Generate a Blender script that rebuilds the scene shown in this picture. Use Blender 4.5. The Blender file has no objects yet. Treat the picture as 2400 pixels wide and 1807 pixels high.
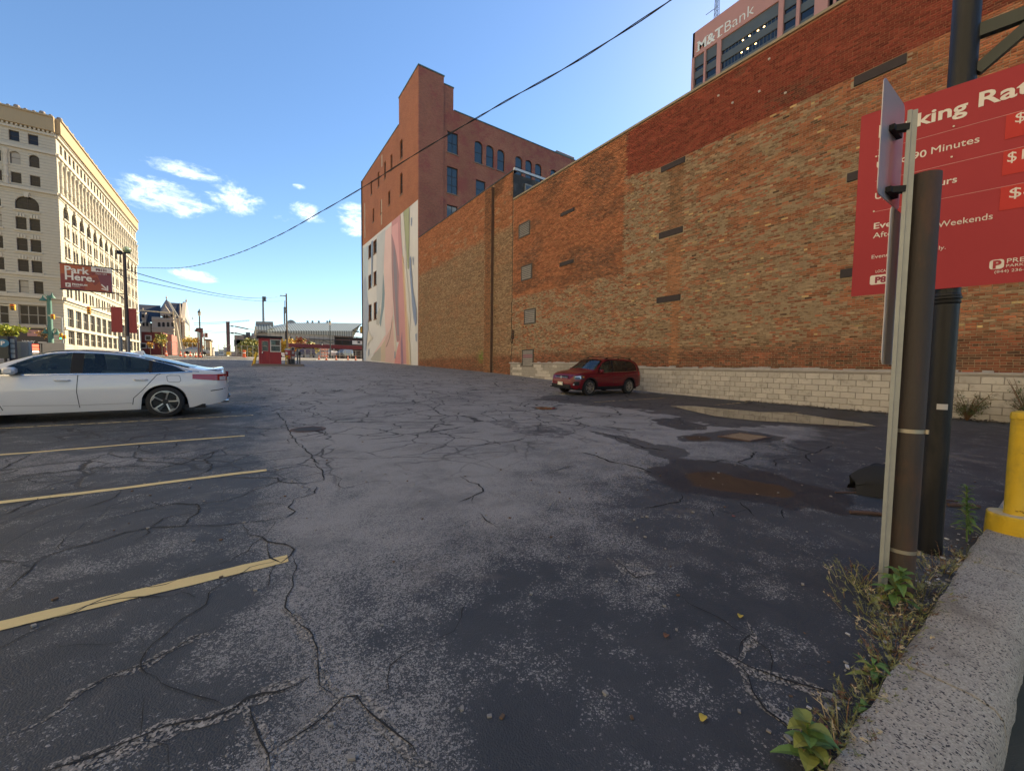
import bpy, bmesh, math, random
import numpy as np
from mathutils import Vector, Matrix
R = math.radians
random.seed(7)
rng = np.random.default_rng(11)
scene = bpy.context.scene
col = scene.collection

# ------------------------------------------------------------------ camera, sky, sun, exposure
FPX = 918.38                      # focal length in pixels of the 2400 px wide photograph
YAW, PITCH, ROLL = R(34.3257), R(3.0097), R(-0.7205)
CZ = 1.34                         # height of the lens above the tarmac
_cy, _sy, _cp, _sp, _cr, _sr = math.cos(YAW), math.sin(YAW), math.cos(PITCH), math.sin(PITCH), math.cos(ROLL), math.sin(ROLL)
_Rv, _F = Vector((_cy, -_sy, 0)), Vector((_sy, _cy, 0))
_F2 = _F*_cp - Vector((0, 0, 1))*_sp
_U2 = Vector((0, 0, 1))*_cp + _F*_sp
_R3, _U3 = _Rv*_cr - _U2*_sr, _U2*_cr + _Rv*_sr
cam_data = bpy.data.cameras.new('camera')
cam = bpy.data.objects.new('camera', cam_data)
col.objects.link(cam)
cam_data.sensor_fit = 'HORIZONTAL'
cam_data.sensor_width = 36
cam_data.lens = FPX/2400*36
cam_data.clip_start, cam_data.clip_end = 0.05, 5000
m = Matrix((_R3, _U3, -_F2)).transposed().to_4x4()
m.translation = Vector((0, 0, CZ))
cam.matrix_world = m
scene.camera = cam

SUN_AZ, SUN_EL = R(66), R(36)     # azimuth from +Y towards +X
world = bpy.data.worlds.new('World')
scene.world = world
world.use_nodes = True
wt = world.node_tree
wt.nodes.clear()

def N(t, typ, **kw):
    n = t.nodes.new(typ)
    for k, v in kw.items():
        if k == 'inp':
            for kk, vv in v.items():
                n.inputs[kk].default_value = vv
        else:
            setattr(n, k, v)
    return n

def M(t, op, a, b=None, c=None, clamp=False):
    n = t.nodes.new('ShaderNodeMath')
    n.operation = op
    n.use_clamp = clamp
    for i, v in enumerate((a, b, c)):
        if v is None:
            continue
        if isinstance(v, (int, float)):
            n.inputs[i].default_value = v
        else:
            t.links.new(v, n.inputs[i])
    return n.outputs[0]

def MIX(t, f, a, b, blend='MIX'):
    n = t.nodes.new('ShaderNodeMix')
    n.data_type = 'RGBA'
    n.blend_type = blend
    n.clamp_factor = True
    for s, v in ((n.inputs[0], f), (n.inputs[6], a), (n.inputs[7], b)):
        if isinstance(v, (int, float)):
            s.default_value = v
        elif isinstance(v, tuple):
            s.default_value = (v[0], v[1], v[2], 1)
        else:
            t.links.new(v, s)
    return n.outputs[2]

def RAMP(t, v, lo, hi):           # smooth 0..1 between lo and hi
    n = t.nodes.new('ShaderNodeMapRange')
    n.interpolation_type = 'SMOOTHSTEP'
    n.inputs[1].default_value, n.inputs[2].default_value = lo, hi
    t.links.new(v, n.inputs[0])
    return n.outputs[0]

def NOISE(t, vec, scale, detail=4, rough=0.55, dist=0.0):
    n = t.nodes.new('ShaderNodeTexNoise')
    n.inputs['Scale'].default_value = scale
    n.inputs['Detail'].default_value = detail
    n.inputs['Roughness'].default_value = rough
    n.inputs['Distortion'].default_value = dist
    if vec is not None:
        t.links.new(vec, n.inputs['Vector'])
    return n.outputs['Fac']

SKY_STRENGTH, SUN_STRENGTH, EXPOSURE = 0.085, 5.0, 1.4
sky = N(wt, 'ShaderNodeTexSky', sky_type='NISHITA', sun_disc=False, sun_elevation=SUN_EL, sun_rotation=SUN_AZ,
        altitude=600, air_density=1.0, dust_density=0.15, ozone_density=1.6)
bg = N(wt, 'ShaderNodeBackground')
bg.inputs['Strength'].default_value = SKY_STRENGTH
wo = N(wt, 'ShaderNodeOutputWorld')
tc = N(wt, 'ShaderNodeTexCoord')
sep = N(wt, 'ShaderNodeSeparateXYZ')
wt.links.new(tc.outputs['Generated'], sep.inputs[0])
az = M(wt, 'ARCTAN2', sep.outputs[0], sep.outputs[1])
el = M(wt, 'ARCSINE', sep.outputs[2])
comb = N(wt, 'ShaderNodeCombineXYZ')
wt.links.new(M(wt, 'MULTIPLY', az, 1.0), comb.inputs[0])
wt.links.new(M(wt, 'MULTIPLY', el, 2.1), comb.inputs[1])
n1 = NOISE(wt, comb.outputs[0], 17, 8, 0.68, 0.5)
n2 = NOISE(wt, comb.outputs[0], 60, 6, 0.7)
# fair-weather clouds: (azimuth, elevation, half widths) in degrees, then some for the rest of the sky
CLOUDS = [(-7.0, 17.0, 4.6, 2.0, 1), (-0.6, 18.2, 3.4, 1.8, 1), (-4.9, 20.1, 5.0, .9, .8), (-4.2, 16.8, 2.4, .8, .8), (6.8, 18.5, 2.2, 1.1, .9), (7.6, 17.7, 2.0, .7, .8), (6.2, 21, 1.0, .35, .6),
          (13.0, 18.7, 3.0, 2.0, 1), (12.4, 16.8, 1.8, .8, .9), (4.6, 17.2, 1.6, .5, .55), (-4.7, 9.5, 2.3, .8, 1), (-3.4, 9.2, 1.6, .5, .9), (8.3, 3.4, 3, .5, .6), (-3, 2.4, 3, .6, .55), (1.5, 1.4, 4, .7, .7),
          (-70, 18, 14, 4, .9), (-120, 25, 16, 5, .9), (160, 20, 15, 4, .9), (110, 24, 12, 4, .8), (-45, 12, 8, 2, .8)]
tot = None
for (a, e, wa, we, k) in CLOUDS:
    da = M(wt, 'DIVIDE', M(wt, 'SUBTRACT', az, R(a)), R(wa))
    de = M(wt, 'DIVIDE', M(wt, 'SUBTRACT', el, R(e)), R(we))
    d2 = M(wt, 'ADD', M(wt, 'MULTIPLY', da, da), M(wt, 'MULTIPLY', de, de))
    v = M(wt, 'MULTIPLY', M(wt, 'SUBTRACT', 1.0, d2, clamp=True), k)
    tot = v if tot is None else M(wt, 'MAXIMUM', tot, v)
dens = M(wt, 'ADD', M(wt, 'MULTIPLY', tot, 0.44), M(wt, 'ADD', M(wt, 'MULTIPLY', n1, 1.30), M(wt, 'MULTIPLY', n2, 0.45)))
gate = RAMP(wt, tot, 0.0, 0.25)
cm = M(wt, 'MULTIPLY', RAMP(wt, dens, 0.96, 1.50), gate)
hsv = N(wt, 'ShaderNodeHueSaturation')
hsv.inputs['Saturation'].default_value = 1.12
wt.links.new(sky.outputs[0], hsv.inputs['Color'])
cloudcol = MIX(wt, RAMP(wt, dens, 1.1, 1.5), (6.2, 7.2, 7.9), (8.6, 8.5, 8.1))
wt.links.new(MIX(wt, M(wt, 'MULTIPLY', cm, 0.93), hsv.outputs[0], cloudcol), bg.inputs['Color'])
wt.links.new(bg.outputs[0], wo.inputs[0])

sun_data = bpy.data.lights.new('sun', 'SUN')
sun_data.energy, sun_data.angle, sun_data.color = SUN_STRENGTH, R(0.53), (1.0, 0.83, 0.54)
sun = bpy.data.objects.new('sun', sun_data)
col.objects.link(sun)
sd = Vector((math.sin(SUN_AZ)*math.cos(SUN_EL), math.cos(SUN_AZ)*math.cos(SUN_EL), math.sin(SUN_EL)))
sun.rotation_euler = sd.to_track_quat('Z', 'Y').to_euler()
sun.location = (60, 40, 120)

scene.view_settings.view_transform = 'Standard'
scene.view_settings.look = 'None'
scene.view_settings.exposure = EXPOSURE
scene.view_settings.gamma = 1
scene.view_settings.use_curve_mapping = False
scene.render.engine = 'CYCLES'
scene.cycles.max_bounces = 6
scene.cycles.caustics_reflective = False



scene.cycles.caustics_refractive = False
scene.cycles.sample_clamp_indirect = 8

# ------------------------------------------------------------------ helpers
def ray(px, py):
    r3, u3 = (px-1200)/FPX, (903.5-py)/FPX
    r, u2 = r3*_cr + u3*_sr, u3*_cr - r3*_sr
    fw, u = _cp + u2*_sp, u2*_cp - _sp
    return np.array([r*_cy + fw*_sy, -r*_sy + fw*_cy, u])

_gy = np.array([-2000, 0, 6, 8.5, 11, 13, 24, 28, 43, 68, 110, 200, 4000.])
_gz = np.array([0, 0, 0, .03, .08, .13, .58, .72, 1.12, 1.68, 2.5, 2.9, 2.9])
_ys = np.arange(-60, 420, .5)
_zs = np.interp(_ys, _gy, _gz)
_zs = np.convolve(np.pad(_zs, 4, 'edge'), np.ones(9)/9, 'valid')
def g(Y):                         # height of the ground at Y (it climbs gently away from the camera)
    return float(np.interp(Y, _ys, _zs))
def at(px, py, Y):
    d = ray(px, py)
    return Vector((d[0]*Y/d[1], Y, d[2]*Y/d[1] + CZ))
def atX(px, py, X):
    d = ray(px, py)
    return Vector((X, d[1]*X/d[0], d[2]*X/d[0] + CZ))
def on_ground(px, py, dz=0.0):
    d = ray(px, py)
    t = np.concatenate([np.linspace(.3, 40, 40000), np.linspace(40, 400, 20000)])
    z = CZ + d[2]*t - np.interp(d[1]*t, _ys, _zs)
    i = int(np.argmax(z < 0))
    return Vector((d[0]*t[i], d[1]*t[i], CZ + d[2]*t[i] + dz))

class MB:
    """collects simple shapes into one mesh"""
    def __init__(s):
        s.v, s.f, s.mi, s.cur = [], [], [], 0
    def add(s, vs, fs):
        b = len(s.v)
        s.v += [tuple(v) for v in vs]
        s.f += [tuple(i+b for i in f) for f in fs]
        s.mi += [s.cur]*len(fs)
        return s
    def box(s, a, b, rz=0.0, bev=0.0, piv=None):
        x0, y0, z0 = min(a[0], b[0]), min(a[1], b[1]), min(a[2], b[2])
        x1, y1, z1 = max(a[0], b[0]), max(a[1], b[1]), max(a[2], b[2])
        if bev > 0:
            e = bev
            vs, fs = [], []
            for (z, i) in ((z0, e), (z0+e, 0), (z1-e, 0), (z1, e)):
                vs += [(x0+i+e*(i == 0), y0+i, z), (x1-i-e*(i == 0), y0+i, z), (x1-i, y0+i+e*(i == 0), z), (x1-i, y1-i-e*(i == 0), z),
                       (x1-i-e*(i == 0), y1-i, z), (x0+i+e*(i == 0), y1-i, z), (x0+i, y1-i-e*(i == 0), z), (x0+i, y0+i+e*(i == 0), z)]
            fs = [tuple(range(7, -1, -1)), tuple(range(24, 32))]
            for k in range(3):
                for j in range(8):
                    fs.append((k*8+j, k*8+(j+1) % 8, k*8+8+(j+1) % 8, k*8+8+j))
        else:
            vs = [(x0, y0, z0), (x1, y0, z0), (x1, y1, z0), (x0, y1, z0), (x0, y0, z1), (x1, y0, z1), (x1, y1, z1), (x0, y1, z1)]
            fs = [(3, 2, 1, 0), (4, 5, 6, 7), (0, 1, 5, 4), (1, 2, 6, 5), (2, 3, 7, 6), (3, 0, 4, 7)]
        if rz:
            cx, cy = piv if piv else ((x0+x1)/2, (y0+y1)/2)
            c, q = math.cos(rz), math.sin(rz)
            vs = [(cx+(x-cx)*c-(y-cy)*q, cy+(x-cx)*q+(y-cy)*c, z) for x, y, z in vs]
        return s.add(vs, fs)
    def tube(s, pts, r, n=8, caps=True, r_end=None):
        pts = [Vector(p) for p in pts]
        m_ = len(pts)
        vs = []
        up = None
        for i, p in enumerate(pts):
            d = (pts[min(i+1, m_-1)] - pts[max(i-1, 0)])
            d = d.normalized() if d.length > 1e-9 else Vector((0, 0, 1))
            if up is None:
                up = Vector((0, 0, 1)) if abs(d.z) < .9 else Vector((1, 0, 0))
            a = d.cross(up).normalized()
            up = a.cross(d).normalized()
            rr = r if r_end is None else r + (r_end-r)*i/max(1, m_-1)
            for k in range(n):
                t = 2*math.pi*k/n
                vs.append(p + a*(rr*math.cos(t)) + up*(rr*math.sin(t)))
        fs = []
        for i in range(m_-1):
            for k in range(n):
                fs.append((i*n+k, i*n+(k+1) % n, (i+1)*n+(k+1) % n, (i+1)*n+k))
        if caps:
            fs.append(tuple(range(n-1, -1, -1)))
            fs.append(tuple(range((m_-1)*n, m_*n)))
        return s.add(vs, fs)
    def bar(s, p0, p1, w, h, up=(0, 0, 1)):
        p0, p1, up = Vector(p0), Vector(p1), Vector(up)
        d = (p1-p0).normalized()
        if abs(d.dot(up)) > .98:
            up = Vector((1, 0, 0))
        a = d.cross(up).normalized()*(w/2)
        b = a.cross(d).normalized()*(h/2)
        vs = [p0-a-b, p0+a-b, p0+a+b, p0-a+b, p1-a-b, p1+a-b, p1+a+b, p1-a+b]
        return s.add(vs, [(3, 2, 1, 0), (4, 5, 6, 7), (0, 1, 5, 4), (1, 2, 6, 5), (2, 3, 7, 6), (3, 0, 4, 7)])
    def lathe(s, prof, c=(0, 0, 0), n=16, axis='z', caps=True):
        vs, fs = [], []
        for r, z in prof:
            for k in range(n):
                t = 2*math.pi*k/n
                if axis == 'z':
                    vs.append((c[0]+r*math.cos(t), c[1]+r*math.sin(t), c[2]+z))
                elif axis == 'y':
                    vs.append((c[0]+r*math.cos(t), c[1]+z, c[2]+r*math.sin(t)))
                else:
                    vs.append((c[0]+z, c[1]+r*math.cos(t), c[2]+r*math.sin(t)))
        for i in range(len(prof)-1):
            for k in range(n):
                fs.append((i*n+k, i*n+(k+1) % n, (i+1)*n+(k+1) % n, (i+1)*n+k))
        if caps:
            fs.append(tuple(range(n-1, -1, -1)))
            fs.append(tuple(range((len(prof)-1)*n, len(prof)*n)))
        return s.add(vs, fs)
    def prism(s, poly, d):         # poly: list of 3D points, d: extrusion vector
        n = len(poly)
        d = Vector(d)
        vs = [Vector(p) for p in poly] + [Vector(p)+d for p in poly]
        fs = [tuple(range(n-1, -1, -1)), tuple(range(n, 2*n))] + [(i, (i+1) % n, n+(i+1) % n, n+i) for i in range(n)]
        return s.add(vs, fs)
    def quad(s, a, b, c, d):
        return s.add([a, b, c, d], [(0, 1, 2, 3)])
    def build(s, name, mats, parent=None, smooth=False, loc=None):
        me = bpy.data.meshes.new(name)
        me.from_pydata(s.v, [], s.f)
        mats = mats if isinstance(mats, (list, tuple)) else [mats]
        for q in mats:
            me.materials.append(q)
        if len(mats) > 1:
            me.polygons.foreach_set('material_index', s.mi)
        bm = bmesh.new()
        bm.from_mesh(me)
        bmesh.ops.recalc_face_normals(bm, faces=bm.faces)
        bm.to_mesh(me)
        bm.free()
        if smooth:
            for p in me.polygons:
                p.use_smooth = True
            try:
                me.set_sharp_from_angle(angle=R(38))
            except Exception:
                pass
        return link(name, me, parent, loc)

def link(name, me, parent=None, loc=None):
    o = bpy.data.objects.new(name, me)
    col.objects.link(o)
    if parent is not None:
        o.parent = parent
    if loc is not None:
        o.location = loc
    return o

def tag(o, label, cat, group=None):
    o['label'], o['category'] = label, cat
    if group:
        o['group'] = group
    return o

def thing(name, label, cat, loc=(0, 0, 0), rz=0.0, group=None):
    o = bpy.data.objects.new(name, None)
    col.objects.link(o)
    o.location, o.rotation_euler = loc, (0, 0, rz)
    o.empty_display_size = .3
    return tag(o, label, cat, group)

def rebase(root):
    """parts were modelled in world coordinates: keep them there under a root that stands at its base"""
    inv = Matrix.Translation(-Vector(root.location))
    for ch in [o for o in bpy.data.objects if o.parent is root]:
        ch.location = Vector(ch.location) - Vector(root.location)

def copy_tree(o, parent=None, kids=None):
    if kids is None:
        kids = {}
        for q in bpy.data.objects:
            if q.parent is not None:
                kids.setdefault(q.parent.name, []).append(q)
    c = o.copy()
    col.objects.link(c)
    c.parent = parent
    for ch in kids.get(o.name, []):
        copy_tree(ch, c, kids)
    return c

def text_mesh(s, size, bold=0.0, align='LEFT', extrude=0.004, space=1.0):
    cu = bpy.data.curves.new('lettering', 'FONT')
    cu.body, cu.size, cu.offset, cu.extrude = s, size, bold, extrude
    cu.align_x = align
    cu.space_character = space
    cu.resolution_u = 3
    o = bpy.data.objects.new('lettering', cu)
    col.objects.link(o)
    dg = bpy.context.evaluated_depsgraph_get()
    dg.update()
    me = bpy.data.meshes.new_from_object(o.evaluated_get(dg), depsgraph=dg)
    vs = [tuple(v.co) for v in me.vertices]
    fs = [tuple(p.vertices) for p in me.polygons]
    bpy.data.objects.remove(o)
    bpy.data.curves.remove(cu)
    bpy.data.meshes.remove(me)
    return vs, fs

def put_text(mb, s, size, origin, xdir, ydir, **kw):
    vs, fs = text_mesh(s, size, **kw)
    o, a, b = Vector(origin), Vector(xdir).normalized(), Vector(ydir).normalized()
    nn = a.cross(b)
    mb.add([o + a*v[0] + b*v[1] + nn*v[2] for v in vs], fs)

# value noise on the CPU, for colours of single bricks
def vnoise(x, y, seed=0):
    x, y = np.asarray(x, float), np.asarray(y, float)
    xi, yi = np.floor(x).astype(np.int64), np.floor(y).astype(np.int64)
    fx, fy = x-xi, y-yi
    fx, fy = fx*fx*(3-2*fx), fy*fy*(3-2*fy)
    def h(a, b):
        n = (a*374761393 + b*668265263 + seed*1442695041) & 0x7fffffff
        n = ((n ^ (n >> 13))*1274126177) & 0x7fffffff
        return ((n ^ (n >> 16)) & 0xffff)/65535.0
    return (h(xi, yi)*(1-fx)+h(xi+1, yi)*fx)*(1-fy) + (h(xi, yi+1)*(1-fx)+h(xi+1, yi+1)*fx)*fy
def fbm(x, y, seed=0, o=4):
    t, a, s_ = 0, .5, 0
    for k in range(o):
        t = t + a*vnoise(np.asarray(x)*2**k, np.asarray(y)*2**k, seed+k*17)
        s_ += a
        a *= .55
    return t/s_

# ------------------------------------------------------------------ materials
MATS = {}
def mat(name, c, rough=0.7, metal=0.0, var=0.12, vscale=3.0, bump=0.0, bscale=40.0, coat=0.0, spec=0.5, stretch=None, grime=None):
    """one plain procedural material: colour with noise, optional bump and grime streaks"""
    if name in MATS:
        return MATS[name]
    m_ = bpy.data.materials.new(name)
    m_.use_nodes = True
    t = m_.node_tree
    b = t.nodes['Principled BSDF']
    b.inputs['Roughness'].default_value = rough
    b.inputs['Metallic'].default_value = metal
    b.inputs['Coat Weight'].default_value = coat
    b.inputs['Specular IOR Level'].default_value = spec
    geo = N(t, 'ShaderNodeNewGeometry')
    vec = geo.outputs['Position']
    if stretch:
        mp = N(t, 'ShaderNodeMapping')
        mp.inputs['Scale'].default_value = stretch
        t.links.new(vec, mp.inputs[0])
        vec = mp.outputs[0]
    n = NOISE(t, vec, vscale, 5, .6)
    k = M(t, 'MULTIPLY_ADD', n, 2*var, 1-var)
    colr = MIX(t, 1.0, (c[0], c[1], c[2]), k, 'MULTIPLY')
    if grime:
        gc, amt, gs = grime
        gm = RAMP(t, NOISE(t, vec, gs, 6, .65, .4), .48, .72)
        colr = MIX(t, M(t, 'MULTIPLY', gm, amt), colr, gc)
    t.links.new(colr, b.inputs['Base Color'])
    if bump:
        bp = N(t, 'ShaderNodeBump')
        bp.inputs['Strength'].default_value = bump
        bp.inputs['Distance'].default_value = .01
        t.links.new(NOISE(t, vec, bscale, 4, .6), bp.inputs['Height'])
        t.links.new(bp.outputs[0], b.inputs['Normal'])
    MATS[name] = m_
    return m_

def glass(name, tint=(.02, .03, .035), rough=.04, see=0.0):
    if name in MATS:
        return MATS[name]
    m_ = bpy.data.materials.new(name)
    m_.use_nodes = True
    t = m_.node_tree
    b = t.nodes['Principled BSDF']
    b.inputs['Base Color'].default_value = (*tint, 1)
    b.inputs['Roughness'].default_value = rough
    b.inputs['Specular IOR Level'].default_value = .9
    geo = N(t, 'ShaderNodeNewGeometry')
    bp = N(t, 'ShaderNodeBump')
    bp.inputs['Strength'].default_value = .04
    bp.inputs['Distance'].default_value = .05
    t.links.new(NOISE(t, geo.outputs['Position'], 1.2, 2), bp.inputs['Height'])
    t.links.new(bp.outputs[0], b.inputs['Normal'])
    if see > 0:
        tr = N(t, 'ShaderNodeBsdfTransparent')
        tr.inputs[0].default_value = (.55, .68, .68, 1)
        mx = N(t, 'ShaderNodeMixShader')
        mx.inputs[0].default_value = see
        t.links.new(b.outputs[0], mx.inputs[1])
        t.links.new(tr.outputs[0], mx.inputs[2])
        t.links.new(mx.outputs[0], t.nodes['Material Output'].inputs[0])
    MATS[name] = m_
    return m_

def emit(name, c, s):
    if name in MATS:
        return MATS[name]
    m_ = bpy.data.materials.new(name)
    m_.use_nodes = True
    b = m_.node_tree.nodes['Principled BSDF']
    b.inputs['Base Color'].default_value = (*c, 1)
    b.inputs['Emission Color'].default_value = (*c, 1)
    b.inputs['Emission Strength'].default_value = s
    MATS[name] = m_
    return m_
# ------------------------------------------------------------------ ground
def px_list(pts, ox, oy, s):
    return [(ox+x/s, oy+y/s) for x, y in pts]

def inside_dist(poly, X, Y):
    """signed distance (m), positive inside, of the points X, Y to a polygon"""
    P = np.array(poly)
    d = np.full(X.shape, 1e9)
    ins = np.zeros(X.shape, bool)
    n = len(P)
    for i in range(n):
        x0, y0 = P[i]
        x1, y1 = P[(i+1) % n]
        ex, ey = x1-x0, y1-y0
        t = np.clip(((X-x0)*ex+(Y-y0)*ey)/(ex*ex+ey*ey+1e-12), 0, 1)
        d = np.minimum(d, np.hypot(X-x0-t*ex, Y-y0-t*ey))
        c = ((y0 > Y) != (y1 > Y)) & (X < (x1-x0)*(Y-y0)/((y1-y0) if abs(y1-y0) > 1e-9 else 1e-9)+x0)
        ins ^= c
    return np.where(ins, d, -d)

def gpoly(pts, ox, oy, s):
    return [tuple(on_ground(x, y)[:2]) for x, y in px_list(pts, ox, oy, s)]

I6 = (1050, 920, 2.328)
WET = [(gpoly([(1050, 410), (1130, 400), (1220, 380), (1290, 360), (1400, 365), (1600, 395), (1700, 425), (1900, 480), (2212, 560), (2212, 700), (2050, 660), (1960, 640), (1870, 660), (1780, 620), (1600, 590), (1420, 555), (1250, 540), (1170, 490), (1100, 450)], *I6), 1.0, .10),
       (gpoly([(770, 210), (900, 235), (1000, 255), (1100, 280), (1200, 290), (1290, 310), (1350, 350), (1220, 370), (1130, 350), (1050, 320), (950, 285), (850, 245)], *I6), .75, .22),
       (gpoly([(430, 30), (600, 55), (900, 85), (1200, 120), (1250, 130), (1440, 190), (1850, 190), (2212, 200), (2212, 60), (1500, 20), (1000, 0), (600, 12)], *I6), .8, .55),
       (gpoly([(1110, 150), (1190, 140), (1300, 155), (1440, 185), (1400, 205), (1280, 205), (1150, 170)], *I6), 1.0, .12),
       (gpoly([(1450, 215), (1560, 200), (1700, 215), (1850, 245), (1780, 280), (1600, 270), (1300, 265), (1250, 240)], *I6), .9, .1),
       (gpoly([(210, 155), (330, 150), (440, 175), (580, 180), (720, 220), (640, 250), (480, 245), (340, 215)], *I6), .45, .1),
       (gpoly([(430, 205), (540, 205), (600, 215), (500, 220)], *I6), .9, .06),
       (gpoly([(450, 78), (600, 85), (590, 96), (470, 92)], *I6), .8, .08),
       (gpoly([(1700, 262), (1780, 250), (1850, 258), (1830, 272), (1740, 275)], 0, 900, 2.458), .9, .08)]
MUD = [gpoly([(1290, 450), (1350, 435), (1480, 432), (1560, 460), (1700, 490), (1830, 510), (1900, 560), (1860, 580), (1700, 565), (1520, 540), (1340, 510)], *I6),
       gpoly([(1290, 240), (1370, 235), (1440, 245), (1420, 262), (1310, 260)], *I6)]

KERB_Y0, KERB_Y1 = 0.10, 0.41
xe = np.concatenate([np.linspace(-900, -60, 15)[:-1], np.linspace(-60, -9, 30)[:-1], np.arange(-9, 16.8, .08), np.linspace(16.9, 60, 12), np.linspace(80, 900, 12)])
ye = np.concatenate([np.arange(KERB_Y1-.05, 15, .08), np.arange(15.2, 40, .4), np.arange(41, 130, 1.5), np.linspace(133, 420, 40), np.linspace(450, 1500, 12)])
nx, ny = len(xe), len(ye)
GX, GY = np.meshgrid(xe, ye)
GZ = np.interp(GY, _ys, _zs)
relief = (fbm(GX*.8, GY*.8, 3)-.5)*.018*((GX > -9) & (GX < 16.4) & (GY < 14))
wet = np.zeros(GX.shape)
wn = fbm(GX*2.2, GY*2.2, 21, 5)-.5
for poly, k, soft in WET:
    dd = inside_dist(poly, GX, GY) + wn*soft*3.2
    wet = np.maximum(wet, k*np.clip(dd/(.05+soft*.25)+.5, 0, 1))
mud = np.zeros(GX.shape)
for poly in MUD:
    dd = inside_dist(poly, GX, GY) + wn*.12
    mud = np.maximum(mud, np.clip(dd/.16+.4, 0, 1))
# how far the black seal coat is worn off: bare in the driving lane, still there at the kerb and in the stalls
lane = np.clip((GX-.1)/1.2, 0, 1)*.55
farw = np.clip((GY-1.8)/2.6, 0, 1)*.55
kerbside = np.clip((1.5-GY+.25*(GX-2))/.9, 0, 1)*np.clip((GX-1.6)/1.0, 0, 1)*.75
strip = np.exp(-((GX-.35-.06*(GY-3))/.40)**2)*.30*(GY < 9)
worn = .04 + lane*farw*2.5 - .16*np.clip((3.2-GY)/2, 0, 1) - .10*np.clip((.2-GX)/.6, 0, 1)*(GY < 14) + strip*1.3 + np.clip((GY-14)/12, 0, 1)*.25 - kerbside + (fbm(GX*.55+3, GY*.55, 5, 5)-.5)*1.0 + (fbm(GX*2.1, GY*2.1+8, 9, 4)-.5)*.6
worn = np.clip(worn, 0, 1)
verts = np.stack([GX.ravel(), GY.ravel(), (GZ+relief-mud*.004).ravel()], 1)
ii = (np.arange(ny-1)[:, None]*nx + np.arange(nx-1)[None, :]).ravel()
quads = np.stack([ii, ii+1, ii+1+nx, ii+nx], 1)

def np_mesh(name, verts, quads, attrs=None, domain='POINT', mats=(), smooth=False):
    me = bpy.data.meshes.new(name)
    nv, nq = len(verts), len(quads)
    me.vertices.add(nv)
    me.vertices.foreach_set('co', np.ascontiguousarray(verts, dtype=np.float32).ravel())
    me.loops.add(nq*4)
    me.loops.foreach_set('vertex_index', np.ascontiguousarray(quads, dtype=np.int32).ravel())
    me.polygons.add(nq)
    me.polygons.foreach_set('loop_start', np.arange(0, nq*4, 4, dtype=np.int32))
    try:
        me.polygons.foreach_set('loop_total', np.full(nq, 4, dtype=np.int32))
    except Exception:
        pass
    for q in mats:
        me.materials.append(q)
    if smooth:
        me.polygons.foreach_set('use_smooth', np.ones(nq, dtype=bool))
    me.update(calc_edges=True)
    for k, (typ, arr) in (attrs or {}).items():
        a = me.attributes.new(k, typ, domain)
        if typ == 'FLOAT':
            a.data.foreach_set('value', np.ascontiguousarray(arr, dtype=np.float32).ravel())
        else:
            c4 = np.ones((len(arr), 4), np.float32)
            c4[:, :3] = arr
            a.data.foreach_set('color', c4.ravel())
    return me

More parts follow.
